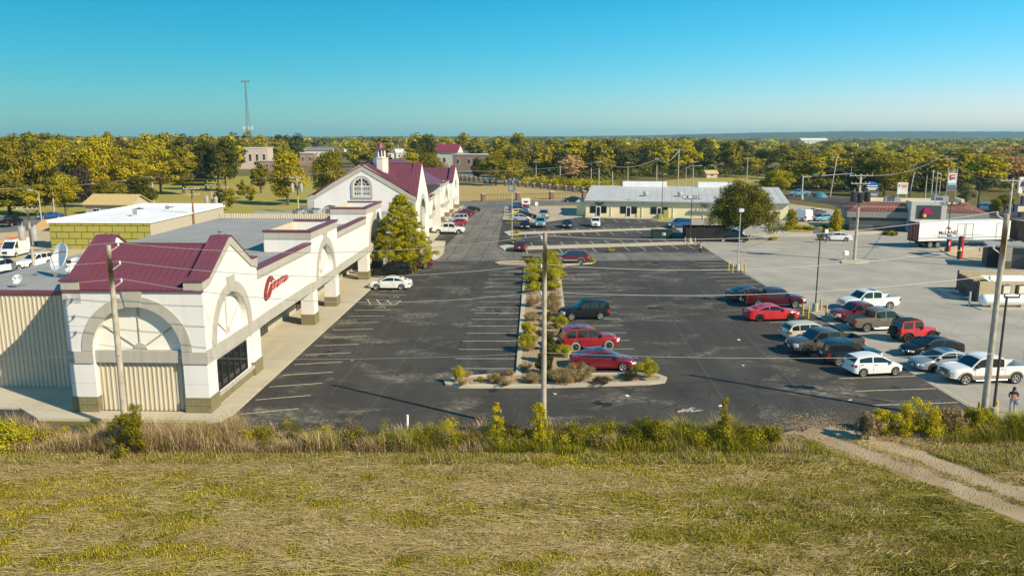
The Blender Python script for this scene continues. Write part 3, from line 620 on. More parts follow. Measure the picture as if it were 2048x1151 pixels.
b=MB(); b.plate(polyg(.44,8,cupx,cupy),[],'z',14.0,14.85); ch(b,'cupola_core',M_DARK,par=cup)
b=MB(); b.lathe([(.95,15.0),(.98,15.05),(.55,15.3),(.38,15.7),(.25,16.0),(.05,16.15),(.035,16.5)],8,(cupx,cupy,0)); ch(b,'cupola_roof',M_BURG,par=cup)
# --- farther wing of the mall
b=MB(); b.bb(.0,.4,81,95,3.2,6.0); b.bb(.0,.4,102.5,114,3.2,6.1); b.bb(.0,.4,124.9,131,3.2,6.3); b.bb(-14,.0,101,146,0,5.9); b.bb(-3,0,81,101,0,5.8); b.bb(-2.5,-2.2,81,146,0,3.2)
ch(b,'wing_wall',M_STUC)
b=MB(); b.bb(-.05,.5,81.05,94.9,5.95,6.12); b.bb(-.05,.5,102.6,113.9,6.05,6.22); ch(b,'coping',M_BURG)
arch_tower(95,102.5,6.4,1.3,-2,2.1,1.1,3.1,zs=.8,base=.9,panel=False)
arch_tower(114,124.9,7.7,1.3,-2,2.6,1.4,3.9,zs=.9,base=1.0,panel=False)
b=MB(); gh=[(138.2+2.4*math.cos(math.pi*i/16),4.6+2.6*math.sin(math.pi*i/16)) for i in range(17)]
b.plate([(131,0),(132.4,0),(132.4,3.2),(144,3.2),(144,0),(145.6,0),(145.6,6.9),(144.8,7.2),(138.6,10.3),(138,10.3),(131.8,7.2),(131,6.9)],[gh],'x',.4,1.4); ch(b,'tower_wall',M_STUC)
b=MB(); b.bb(.35,1.46,130.95,132.45,0,1); b.bb(.35,1.46,143.95,145.65,0,1); ch(b,'tile_base',M_TILE)
b=MB()
b.add([(-13,138.3,9.9),(.5,138.3,9.9),(.5,131.4,6.7),(-13,131.4,6.7)],[(0,1,2,3)]); b.add([(-13,138.3,9.9),(.5,138.3,9.9),(.5,145.5,6.7),(-13,145.5,6.7)],[(0,1,2,3)])
for k in range(28): x=.3-k*.48; b.tube((x,138.3,9.93),(x,131.4,6.73),.035,.035,4)
for (ya,za),(yb,zb) in zip([(130.8,7.0),(131.8,7.3),(138.0,10.4),(138.6,10.4),(144.8,7.3),(145.8,7)],[(131.8,7.3),(138.0,10.4),(138.6,10.4),(144.8,7.3),(145.8,7.0)]):
    b.add([(x,y,z) for y,z in ((ya,za),(yb,zb)) for x in (.3,1.5)]+[(x,y,z-.12) for y,z in ((ya,za),(yb,zb)) for x in (.3,1.5)],[(0,1,3,2),(0,2,6,4),(1,5,7,3),(4,6,7,5)])
ch(b,'wing_roof',M_BURG)
M_TEAL=mat('teal_sign',(.03,.24,.24),.5,var=.06); M_BLUES=mat('blue_sign',(.02,.2,.32),.5,var=.06)
b=MB(); b.bb(.42,.5,126,131,3.9,5.2); b.bb(.42,.5,103.5,108,3.4,4.5)
tag(b.build('shop_sign',M_TEAL),None); o=bpy.data.objects['shop_sign']; bpy.data.objects.remove(o)
for nm,y0,y1,z0,z1,m,lab in (('shop_sign',125.3,130.6,3.7,5.0,M_TEAL,'teal shop sign on the far end of the strip mall'),('shop_sign',103.6,108.2,3.3,4.3,M_BLUES,'small blue shop sign on the strip mall near the parked pickup'),('shop_sign',108.6,112.8,3.4,4.2,M_DARK,'dark shop sign beside the small blue shop sign')):
    b=MB(); b.bb(0,.1,0,y1-y0,0,z1-z0); o=b.build(nm,m); o.location=W(.42,y0,z0); o.rotation_euler=(0,0,SROT); tag(o,lab,'sign',None)
# roof-top things
M_HVAC=mat('hvac_grey',(.40,.40,.38),.6,var=.08,sc=3)
def hvac(loc,rz,d,label,name='roof_unit',m=None):
    m=m or M_HVAC
    r=empty(name,loc,rz,label,'air conditioner','rooftop air conditioners'); b=MB(); b.bb(-d[0]/2,d[0]/2,-d[1]/2,d[1]/2,.1,d[2]); b.build('cabinet',m,r)
    b=MB(); b.bb(-d[0]/2-.02,d[0]/2+.02,-d[1]/2-.02,d[1]/2+.02,d[2],d[2]+.06); b.bb(-d[0]/2+.1,d[0]/2-.1,-d[1]/2+.1,d[1]/2-.1,0,.1); b.build('base_rail',M_METAL,r)
    b=MB(); b.lathe([(.0,.09),(min(d[:2])*.36,.08),(min(d[:2])*.38,.0)],14,(d[0]*.15,0,d[2]+.06)); b.build('fan_guard',M_DARK,r)
    b=MB(); 
    for k in range(7): b.bb(-d[0]*.4,d[0]*.1,-d[1]/2-.02,-d[1]/2-.002,.25+k*.12,.31+k*.12)
    b.build('louvre',M_DARK,r); return r
hvac(W(-9.3,58,6.4),SROT,(1.6,1.4,1.1),'dark grey rooftop unit nearest the gabled hall wall')
hvac(W(-11.4,58,6.4),SROT,(1.4,1.3,1.0),'small rooftop unit left of the pair by the hall')
hvac(W(-7.6,60,6.4),SROT,(1.2,1.2,1.3),'rooftop unit behind the pair beside the hall wall')
b=MB()
for k in range(1,8): x=-20+k*2.1; b.bb(x-.03,x+.03,5.2,53.2,6.8,6.806)
for y in (14,23,32,41,48): b.bb(-19.9,-4,y-.03,y+.03,6.8005,6.8075)
ch(b,'membrane_seam',mat('seam_grey',(.20,.20,.195),.8,var=.1))
for i,(x,y) in enumerate(((-14,38),(-9,27),(-16,20),(-7.5,44))):
    q=empty('roof_pipe',W(x,y,6.8),0,('vent pipe at the back left of the grey roof','vent pipe in the middle of the grey roof','vent pipe near the front left of the grey roof','vent pipe near the back parapet of the grey roof')[i],'vent','vent pipes on the grey roof'); b=MB(); b.tube((0,0,0),(0,0,.45),.07,None,8); b.build('pipe',M_METAL,q); b=MB(); b.lathe([(.22,0),(.1,.12),(.075,.13)],10); b.build('flashing',M_DARK,q)
b=MB()
for z in (1.95,5.6): b.bb(-8.58,-7.06,-.004,0,z,z+.02); b.bb(-1.49,-.02,-.004,0,z,z+.02)
for z in (5.6,): b.bb(0,.004,.02,.8,z,z+.02); b.bb(0,.004,8.0,9.4,z,z+.02)
ch(b,'control_joint',M_TRIM)
# dishes on the near roof
M_DISH=mat('dish_white',(.78,.78,.76),.55,var=.04,sc=2)
def dish(loc,R,az,el,label,big):
    r=empty('satellite_dish',loc,0,label,'satellite dish','satellite dishes on the flat roof'); zc=R*1.12+.2
    prof=[(R*t,R*.34*t*t) for t in (0.001,.2,.4,.6,.8,1.0)]+[(R*1.03,R*.34),(R*1.03,R*.30)]+[(R*t,R*.34*t*t-.03) for t in (.8,.5,.2,.001)]
    b=MB(); b.lathe(prof,28); q=Vector((math.sin(az)*math.cos(el),math.cos(az)*math.cos(el),math.sin(el))).to_track_quat('Z','Y')
    b.v=[tuple(q@Vector(p)+Vector((0,0,zc))) for p in b.v]; b.build('reflector',M_DISH,r,50)
    d=q@Vector((0,0,1)); b=MB(); back=Vector((0,0,zc))-d*.05
    b.tube((back.x-d.x*.25,back.y-d.y*.25,0),(back.x-d.x*.25,back.y-d.y*.25,zc),.07 if big else .04,None,8); b.tube((back.x-d.x*.25,back.y-d.y*.25,zc),back,.06,None,6); b.build('mast',M_METAL,r)
    f=Vector((0,0,zc))+d*R*.95; b=MB()
    for t in ((0,-.9),(-.78,.45),(.78,.45)): b.tube(q@Vector((R*t[0],R*t[1],R*.3))+Vector((0,0,zc)),f,.025 if big else .012,None,4)
    b.box(f,(.22,.22,.22) if big else (.08,.08,.08)); b.build('feed_arm',M_DARK,r)
    b=MB(); c=Vector((back.x-d.x*.25,back.y-d.y*.25,.05)); L=R*.9
    b.bb(c.x-L,c.x+L,c.y-.1,c.y+.1,0,.1); b.bb(c.x-.1,c.x+.1,c.y-L,c.y+L,0,.1); b.build('base_frame',M_METAL,r); return r
dish(G(130,552,6.8),1.05,math.radians(215),math.radians(22),'large white satellite dish on the flat roof behind the corner tower',True)
dish(G(152,556,6.8),.62,math.radians(200),math.radians(40),'medium white satellite dish tucked beside the burgundy parapet',True)
dish(G(38,575,6.8),.33,math.radians(185),math.radians(25),'tiny round satellite dish standing alone near the roof edge',False)
# --- building under construction with yellow sheathing
gb=empty('sheathed_building',W(-54.2,72.6),SROT,'low white-roofed building with yellow-green sheathing boards on its end wall','building')
M_SHEATH=mat('yellow_sheathing',(.40,.33,.04),.6,c2=(.30,.31,.07),sc=1.2); M_GAP=mat('sheathing_tape',(.012,.03,.015),.8,var=0); M_GREYW=mat('grey_wall',(.42,.39,.31),.85,var=.05)
b=MB(); b.bb(.0,15.6,.02,29,0,3.9); b.build('wall',M_GREYW,gb)
b=MB(); b.bb(.01,15.59,.0,.018,0,4.0); b.build('wall_wrap',M_GAP,gb)
pw,phh=1.95,.98; pm={}
for row in range(5):
    z0=-.28+row*phh; x=-(.0 if row%2 else pw*.5)
    while x<15.6:
        a=max(x,0)+.05; c=min(x+pw,15.6)-.05; z1=min(z0+phh-.10,4.0); zz=max(z0,0)
        if c-a>.15 and z1-zz>.1:
            key=(round(c-a,2),round(z1-zz,2))
            if key not in pm:
                q=MB(); q.bb(0,key[0],-.03,0,0,key[1]); pm[key]=q.mesh('sheathing_panel',M_SHEATH)
            o=link(bpy.data.objects.new('sheathing_panel',pm[key]),gb); o.location=(a,0,zz)
        x+=pw
b=MB(); b.bb(-.2,15.8,-.15,29.2,4.0,4.12); b.bb(-.2,.2,-.15,29.2,4.12,4.5); b.bb(.2,15.4,28.8,29.2,4.12,4.6); b.bb(15.5,15.8,-.15,29.2,4.12,4.3); b.build('roof',M_ROOFW,gb)
for i,(x,y,d) in enumerate(((9,10,(1.6,1.6,1.1)),(6.5,16,(1.2,1.0,.5)),(9.6,20,(1.5,1.0,.5)))):
    hvac(W(-54.2+x,72.6+y,4.12),SROT,d,('flared white vent hood on the white roof','low curb box in the middle of the white roof','low curb box at the back of the white roof')[i],'roof_unit',M_ROOFW)
M_TANR=mat('tan_shingle',(.50,.36,.15),.9,var=.12,sc=5); M_YEL=mat('yellow_wall',(.84,.72,.43),.85,var=.05,sc=.7)
def house(name,loc,rz,w,d,h,rh,mw,mr,label,cat='house',wins=3,group=None,over=.5,ridge='x'):
    r=empty(name,loc,rz,label,cat,group)
    b=MB(); b.bb(-w/2,w/2,-d/2,d/2,0,h)
    if rh>0:
        if ridge=='x': b.plate([(-d/2,h),(d/2,h),(0,h+rh)],[],'x',-w/2,w/2)
        else: b.plate([(-w/2,h),(w/2,h),(0,h+rh)],[],'y',-d/2,d/2)
    b.build('wall',mw,r)
    b=MB(); t=.15
    if rh>0:
        if ridge=='x':
            for s in (-1,1): y=s*(d/2+over); zz=h-rh*over/(d/2); b.add([(-w/2-over,0,h+rh+t),(w/2+over,0,h+rh+t),(w/2+over,y,zz+t),(-w/2-over,y,zz+t),(-w/2-over,0,h+rh),(w/2+over,0,h+rh),(w/2+over,y,zz),(-w/2-over,y,zz)],[(0,1,2,3),(4,7,6,5),(0,3,7,4),(1,5,6,2),(3,2,6,7)])
        else:
            for s in (-1,1): x=s*(w/2+over); zz=h-rh*over/(w/2); b.add([(0,-d/2-over,h+rh+t),(0,d/2+over,h+rh+t),(x,d/2+over,zz+t),(x,-d/2-over,zz+t),(0,-d/2-over,h+rh),(0,d/2+over,h+rh),(x,d/2+over,zz),(x,-d/2-over,zz)],[(0,1,2,3),(4,7,6,5),(0,3,7,4),(1,5,6,2),(3,2,6,7)])
    else: b.bb(-w/2-.2,w/2+.2,-d/2-.2,d/2+.2,h,h+.35)
    b.build('roof',mr,r)
    for k in range(wins):
        x=-w/2+w*(k+.5)/wins; b=MB(); b.bb(x-.75,x+.75,-d/2-.06,-d/2+.05,h*.35,h*.75); f=b.build('window',M_WHITE,r)
        b=MB(); b.bb(x-.65,x-.04,-d/2-.08,-d/2-.065,h*.38,h*.72); b.bb(x+.04,x+.65,-d/2-.08,-d/2-.065,h*.38,h*.72); b.build('pane',M_GLASS,f)
    return r
house('shed',G(238,440)+Vector((0,0,0)),-.12,9.5,7,3.6,1.6,M_GREYW,M_TANR,'tan gable-roofed shed behind the white-roofed building','shed',2)
# --- pale yellow shop building across the lot
yb=empty('shop_building',W(30.6,125.3),SROT-math.radians(8.6),'long pale yellow metal shop building with a low white roof','building')
YL=41.5
b=MB(); b.bb(0,YL,.02,17,0,3.45); b.build('wall',M_YEL,yb)
b=MB(); b.bb(-2.2,-.01,2.5,12,0,2.9); b.build('annex_wall',M_YEL,yb)
b=MB(); b.add([(-.35,-.5,3.5),(YL+.2,-.5,3.5),(YL+.2,17,5.7),(-.35,17,5.7),(-.35,-.5,3.3),(YL+.2,-.5,3.3),(YL+.2,17,5.5),(-.35,17,5.5)],[(0,1,2,3),(4,7,6,5),(0,4,5,1),(0,3,7,4),(1,5,6,2),(2,6,7,3)])
b.add([(0,0,3.4),(0,17,3.4),(0,17,5.8),(-.01,0,3.45)],[(0,1,2,3)]); b.bb(-2.4,0,2.2,12.3,2.9,3.05)
for k in range(1,28): b.tube((k*1.5,-.45,3.52),(k*1.5,16.9,5.7),.03,None,4)
b.build('roof',mat('pale_grey_roof',(.50,.50,.49),.55,c2=(.42,.42,.41),sc=.3),yb)
for x0,x1 in ((7,17),(24,33)):
    b=MB(); b.bb(x0,x1,16.2,17.3,5.4,6.7); b.build('roof_parapet',M_ROOFW,yb)
b=MB(); b.bb(-.36,YL+.2,-.62,-.5,3.2,3.5); b.build('gutter',M_METAL,yb)
for x in (5.4,11.9,18.4,24.6): 
    b=MB(); b.tube((x,-.08,0),(x,-.08,3.3),.06,None,6); b.build('downpipe',M_WHITE,yb)
for k,x in enumerate((2.7,9.1,15.5)):
    b=MB(); b.bb(x-.5,x+.5,-.08,.0,0,2.35); d=b.build('door',M_WHITE,yb); b=MB(); b.bb(x-.34,x+.34,-.1,-.085,.25,2.1); b.build('pane',M_GLASS,d)
    for s in (-1,1):
        b=MB(); b.bb(x+s*1.15-.6,x+s*1.15+.6,-.06,.0,.85,2.3); f=b.build('window',M_FRAME,yb); b=MB(); b.bb(x+s*1.15-.52,x+s*1.15+.52,-.075,-.062,.93,2.22); b.build('pane',M_GLASS,f)
b=MB(); b.bb(-2.26,-2.2,6,7,.9,2); b.build('window',M_FRAME,yb)
b=MB(); b.bb(21.8,30.5,-.42,-.3,1.35,1.5)
for k in range(14): b.bb(21.6+k*.66,22.05+k*.66,-.3,-.06,1.15,1.75)
for k in range(8): b.tube((22.4+k*.8+(k>4)*1.2,-.1,1.7),(22.4+k*.8+(k>4)*1.2,-.1,3.3),.05,None,5)
b.build('electric_meter',M_METAL,yb)
r=empty('oval_sign',yb.matrix_basis@Vector((2.9,-.1,2.95)),yb.rotation_euler.z,'dark pointed oval sign over the first shop door','sign')
b=MB(); b.plate([(-1,0),(-.45,-.34),(0,-.5),(.45,-.34),(1,0),(.45,.34),(.15,.42),(0,.62),(-.15,.42),(-.45,.34)],[],'y',-.1,0); b.build('board',mat('sign_brown',(.07,.03,.02),.6,var=.05),r)
text('Cobalt',(0,-.13,0),(math.pi/2,0,0),.42,M_WHITE,r,shear=.25)
for i,x in enumerate((12.5,19.8)):
    p=yb.matrix_basis@Vector((x,5,4.3)); q=empty('roof_fan',p,yb.rotation_euler.z,('round roof exhaust fan left on the shop building roof','small round exhaust fan right on the shop building roof')[i],'roof vent','roof vents on the shop building'); b=MB(); b.lathe([(.45,0),(.45,.3),(.6,.4),(.55,.75),(.25,.95),(.001,1)],12); b.build('hood',M_HVAC,q); b=MB(); b.bb(-.6,.6,-.6,.6,-.25,.02); b.build('curb',M_METAL,q)
# --- restaurant with mansard tile roof
TB=W(77.2,100.4); TR=SROT-math.radians(10.3)
tb=empty('restaurant',TB,TR,'grey restaurant with a red tile mansard roof and a dark sign tower','building')
M_TG=mat('taupe_wall',(.26,.25,.225),.85,var=.06); M_TD=mat('charcoal_wall',(.07,.07,.072),.8,var=.08); M_RTILE=mat('red_roof_tile',(.46,.17,.12),.75,c2=(.33,.12,.085),sc=2.5)
tl=22.0
b=MB(); b.bb(0,tl,.6,11.6,.9,2.6); b.build('wall',M_TG,tb)
b=MB(); b.bb(-.03,tl+.03,.56,11.65,0,.95); b.bb(.3,tl-.3,.58,.66,1.9,2.45); b.build('plinth',M_TD,tb)
b=MB(); b.bb(-.7,tl+.7,-.2,12.2,2.55,3.6); b.build('fascia',M_TG,tb)
b=MB()
def tiles(b,p00,p10,p11,p01,nr,nc):
    p00,p10,p11,p01=map(Vector,(p00,p10,p11,p01)); nrm=(p10-p00).cross(p01-p00).normalized()*.1
    for r in range(nr):
        a0,a1=r/nr,(r+1)/nr
        rows=[[],[]]
        for c in range(nc*2+1):
            u=c/(nc*2); e=nrm*(.9 if c%2 else .2)
            lo=p00.lerp(p01,a0).lerp(p10.lerp(p11,a0),u)+e+nrm; hi=p00.lerp(p01,a1).lerp(p10.lerp(p11,a1),u)+e*.6
            rows[0].append(lo); rows[1].append(hi)
        b.grid([rows[0],rows[1]])
tiles(b,(-.4,0,3.6),(tl+.4,0,3.6),(tl-2,3,5.1),(2,3,5.1),9,36); tiles(b,(-.4,12,3.6),(-.4,0,3.6),(2,3,5.1),(2,9,5.1),9,20); tiles(b,(tl+.4,0,3.6),(tl+.4,12,3.6),(tl-2,9,5.1),(tl-2,3,5.1),9,20)
b.build('tile_roof',M_RTILE,tb)
b=MB(); b.bb(2,tl-2,3,9,4.6,4.9); b.bb(1.9,tl-1.9,2.9,3.1,4.9,5.25); b.bb(1.9,2.1,3.1,9.1,4.9,5.25); b.build('flat_roof',M_ROOFG,tb)
b=MB(); b.bb(4,16,8.8,9.1,4.9,5.5); b.bb(tl-2.4,tl-1.9,5,9.1,4.9,5.7); b.build('parapet',M_YEL,tb)
b=MB(); b.bb(9.6,15.4,-1.6,2.2,0,5.6); b.build('sign_tower',mat('tower_cream',(.55,.53,.47),.85,var=.05),tb)
b=MB(); b.bb(10.5,14.5,-1.66,-1.605,.2,5.0); tw=b.build('tower_recess',M_TD,tb)
b=MB(); b.bb(10.4,14.6,-1.74,-1.67,2.4,2.55); b.build('light_bar',mat('cream_bar',(.8,.68,.4),.5,var=0),tb)
b=MB(); b.bb(9.3,9.58,-1.2,.2,.4,2.2); b.build('poster',mat('poster_blue',(.08,.3,.6),.4,var=.1,sc=2),tb)
for k in range(6):
    b=MB(); b.bb(16.2+k*.95,17.0+k*.95,.5,.56,.9,2.4); f=b.build('window',M_FRAME,tb); b=MB(); b.bb(16.25+k*.95,16.95+k*.95,.47,.495,.96,2.34); b.build('pane',M_GLASS,f)
bl=empty('bell_sign',tb.matrix_basis@Vector((12.2,-1.75,3.5)),TR,'tilted pink bell emblem on the dark sign tower','sign')
b=MB(); b.plate([(-.85,-.35),(.75,.05),(.95,.2),(.55,.45),(.25,1.05),(-.1,1.2),(-.5,1.0),(-.62,.4),(-.75,.0)],[],'y',-.18,0); b.build('bell',mat('bell_pink',(.50,.02,.10),.35,var=.05),bl)
b=MB(); b.lathe([(.001,0),(.3,0),(.3,-.1),(.001,-.1)],12,(-.35,-.1,-.28),'y'); b.build('clapper',mat('bell_yellow',(.8,.55,.25),.4,var=0),bl)
hvac(tb.matrix_basis@Vector((8.2,6.5,4.9)),TR,(2.6,1.6,.95),'wide pale rooftop unit on the restaurant','roof_unit'); hvac(tb.matrix_basis@Vector((16.4,6.5,4.9)),TR,(2.4,2.0,1.35),'tall grey rooftop unit on the restaurant','roof_unit')
# ---------------------------------------------------------------- vehicles
def lerp_list(L,x):
    if x<=L[0][0]: return L[0][1]
    for (a,b),(c,d) in zip(L[:-1],L[1:]):
        if x<=c: return b+(d-b)*(x-a)/(c-a) if c>a else d
    return L[-1][1]
VK={}
def vk(name,**k): VK[name]=k
vk('sedan',L=4.85,W=1.84,top=[(-2.42,.62),(-2.38,.84),(-2.28,.97),(-1.7,1.02),(.9,.97),(1.55,.89),(2.1,.77),(2.34,.66),(2.42,.56)],cab=[(-2.0,1.0),(-1.5,1.2),(-1.02,1.36),(-.35,1.44),(.1,1.43),(.42,1.36),(1.32,.94)],wins=[(-1.72,-.6),(-.52,1.02)],xr=-1.4,xf=1.42,r=.335,zs=.24,tum=.70)
vk('muscle',L=5.0,W=1.9,top=[(-2.5,.7),(-2.46,.95),(-2.4,1.08),(-1.8,1.06),(.75,1.0),(1.55,.94),(2.2,.86),(2.42,.72),(2.5,.56)],cab=[(-1.95,1.04),(-1.4,1.25),(-.9,1.4),(-.3,1.47),(.1,1.46),(.4,1.38),(1.2,.97)],wins=[(-1.55,-.55),(-.47,.95)],xr=-1.5,xf=1.53,r=.37,zs=.22,tum=.70)
vk('hatch',L=3.95,W=1.7,top=[(-1.97,.6),(-1.93,.95),(-1.8,1.05),(.8,.98),(1.3,.9),(1.7,.78),(1.9,.66),(1.97,.52)],cab=[(-1.92,1.02),(-1.62,1.38),(-.6,1.52),(.0,1.5),(.35,1.42),(1.28,.95)],wins=[(-1.5,-.52),(-.42,1.05)],xr=-1.22,xf=1.3,r=.32,zs=.24,tum=.74)
vk('suv',L=4.65,W=1.86,top=[(-2.32,.65),(-2.28,1.0),(-2.2,1.08),(.9,1.06),(1.6,1.02),(2.1,.92),(2.27,.8),(2.32,.62)],cab=[(-2.28,1.08),(-2.12,1.58),(-1.75,1.70),(-.5,1.75),(.0,1.71),(.2,1.63),(.92,1.07)],wins=[(-2.02,-1.35),(-1.25,-.42),(-.32,.72)],xr=-1.38,xf=1.38,r=.36,zs=.3,tum=.82)
vk('wagon',L=4.7,W=1.84,top=[(-2.35,.62),(-2.31,.9),(-2.24,1.0),(.9,.98),(1.55,.9),(2.05,.78),(2.28,.66),(2.35,.54)],cab=[(-2.28,.99),(-1.98,1.38),(-1.55,1.5),(-.4,1.53),(.05,1.51),(.36,1.43),(1.25,.95)],wins=[(-2.0,-1.38),(-1.3,-.48),(-.4,.98)],xr=-1.4,xf=1.4,r=.34,zs=.26,tum=.74)
vk('bigsuv',L=4.85,W=1.93,top=[(-2.42,.75),(-2.38,1.05),(-2.32,1.15),(.9,1.14),(1.7,1.12),(2.2,1.02),(2.37,.9),(2.42,.7)],cab=[(-2.38,1.15),(-2.16,1.66),(-1.8,1.8),(-.5,1.84),(.1,1.82),(.32,1.74),(1.12,1.13)],wins=[(-2.08,-1.32),(-1.18,-.38),(-.3,.92)],xr=-1.4,xf=1.4,r=.42,zs=.46,tum=.80)
vk('jeep',L=3.9,W=1.75,top=[(-1.9,.75),(-1.88,1.1),(-1.8,1.12),(.4,1.12),(.45,1.1),(1.4,1.04),(1.75,1.0),(1.78,.7)],cab=[(-1.88,1.12),(-1.72,1.72),(-1.55,1.8),(-.2,1.82),(.2,1.78),(.55,1.12)],wins=[(-1.62,-.72),(-.5,.3)],xr=-1.22,xf=1.25,r=.42,zs=.5,tum=.84,flare=1)
vk('jeeplong',L=4.7,W=1.8,top=[(-2.3,.75),(-2.28,1.1),(-2.2,1.14),(.75,1.14),(.8,1.12),(1.9,1.06),(2.2,1.0),(2.24,.7)],cab=[(-2.28,1.14),(-2.15,1.74),(-1.95,1.82),(-.1,1.83),(.45,1.8),(.9,1.14)],wins=[(-2.0,-1.25),(-1.15,-.35),(-.25,.62)],xr=-1.5,xf=1.5,r=.43,zs=.5,tum=.84,flare=1)
vk('pickup',L=5.85,W=2.0,top=[(-2.93,.72),(-2.92,1.22),(-2.86,1.25),(-1.02,1.27),(-1.0,1.22),(1.15,1.21),(2.1,1.16),(2.65,1.06),(2.86,.96),(2.93,.72)],cab=[(-1.0,1.22),(-.92,1.74),(-.72,1.86),(.15,1.9),(.62,1.87),(.86,1.8),(1.55,1.18)],wins=[(-.84,.0),(.12,1.3)],xr=-1.75,xf=1.92,r=.41,zs=.42,tum=.80,bed=(-2.84,-1.06,.72))
vk('smallpickup',L=5.25,W=1.86,top=[(-2.62,.7),(-2.61,1.1),(-2.55,1.13),(-1.0,1.15),(-.98,1.1),(1.0,1.09),(1.9,1.05),(2.4,.95),(2.58,.85),(2.62,.66)],cab=[(-.98,1.1),(-.9,1.6),(-.7,1.72),(.1,1.75),(.5,1.72),(.7,1.66),(1.35,1.06)],wins=[(-.8,-.02),(.1,1.12)],xr=-1.5,xf=1.7,r=.38,zs=.4,tum=.80,bed=(-2.53,-1.04,.68))
vk('van',L=5.7,W=2.0,top=[(-2.85,.6),(-2.83,1.15),(-2.8,1.2),(1.7,1.2),(2.2,1.12),(2.65,1.0),(2.8,.85),(2.85,.6)],cab=[(-2.82,1.2),(-2.74,2.2),(-2.5,2.4),(.6,2.42),(1.0,2.34),(1.25,2.2),(2.15,1.15)],wins=[(.95,1.75)],xr=-1.9,xf=1.75,r=.36,zs=.3,tum=.88)
vk('minivan',L=5.1,W=1.98,top=[(-2.55,.62),(-2.52,1.0),(-2.44,1.08),(1.2,1.04),(1.9,.95),(2.35,.82),(2.5,.7),(2.55,.55)],cab=[(-2.5,1.08),(-2.3,1.6),(-2.0,1.72),(-.4,1.76),(.3,1.72),(.6,1.62),(1.65,1.0)],wins=[(-2.2,-1.1),(-1.0,.1),(.2,1.3)],xr=-1.5,xf=1.5,r=.34,zs=.24,tum=.76)
PAINT={}
def paint(key,c,r=.3,metal=.25):
    if key not in PAINT: PAINT[key]=mat('paint_'+key,c,r,metal=metal,var=.03,sc=1.5,coat=.8)
    return PAINT[key]
M_CGL=mat('car_glass',(.012,.016,.018),.03,var=0,spec=1.0,coat=.4)
M_TYRE=mat('tyre_rubber',(.018,.018,.018),.85,var=.15,sc=8); M_TYREW=mat('tyre_dusty',(.26,.25,.23),.9,var=.2,sc=8)
M_RIM=mat('alloy',(.62,.62,.61),.3,metal=.75,var=.05); M_RIMB=mat('black_alloy',(.015,.015,.015),.35,var=.1)
M_PLAS=mat('black_plastic',(.02,.02,.021),.65,var=.1); M_CHR=mat('chrome',(.75,.75,.74),.15,metal=1,var=.02)
M_HL=mat('headlight_lens',(.66,.68,.68),.12,var=.05,coat=.5); M_TL=mat('taillight_lens',(.28,.012,.012),.18,var=.05,coat=.5); M_AMB=mat('amber_lens',(.5,.16,.03),.2,var=.05)
M_PLATE=mat('plate_white',(.65,.67,.66),.5,var=.05,sc=20); M_TAN=mat('tan_trim',(.33,.25,.15),.4,var=.05)
def wheelmeshes():
    b=MB(); b.lathe([(.60,-.27),(.88,-.30),(.97,-.24),(1.0,-.15),(1.0,.15),(.97,.24),(.88,.30),(.66,.27),(.62,.22),(.60,.1),(.001,.08)],22,(0,0,0),'y')
    R=MB(); R.lathe([(.66,.265),(.68,.29),(.63,.30),(.57,.24),(.58,.15)],22,(0,0,0),'y')
    for k in range(5):
        a=2*math.pi*k/5
        for da in (-.10,.10):
            c,s=math.cos(a+da),math.sin(a+da); n=Vector((-s,0,c))*.055
            p0=Vector((.1*c,.25,.1*s)); p1=Vector((.60*c,.23,.60*s))
            R.add([p0-n,p0+n,p1+n*1.2,p1-n*1.2,p0-n-Vector((0,.1,0)),p0+n-Vector((0,.1,0)),p1+n-Vector((0,.1,0)),p1-n-Vector((0,.1,0))],[(0,1,2,3),(0,4,5,1),(1,5,6,2),(2,6,7,3),(3,7,4,0)])
    R.lathe([(.001,.28),(.13,.27),(.16,.2)],10,(0,0,0),'y')
    return b.mesh('wheel',M_TYRE,40),R.mesh('rim',M_RIM,40)
TYME,RIMME=wheelmeshes()
def hw_fn(k):
    L,Wd=k['L'],k['W']; h=L/2
    P=[(-h,.80),(-h+.06,.88),(-h+.22,.95),(-h+.7,.985),(0,1),(h-.9,.985),(h-.45,.94),(h-.2,.86),(h-.05,.74),(h,.66)]
    if k.get('bed') or k.get('flare'): P=[(-h,.93),(-h+.06,.96),(-h+.4,.985),(0,.99),(h-.9,.98),(h-.35,.95),(h-.12,.88),(h,.8)]
    if k.get('flare'): P=[(-h,.88),(0,.88),(.5,.86),(h-.2,.66),(h,.62)]
    return lambda x: lerp_list(P,x)*Wd/2
VMESH={}
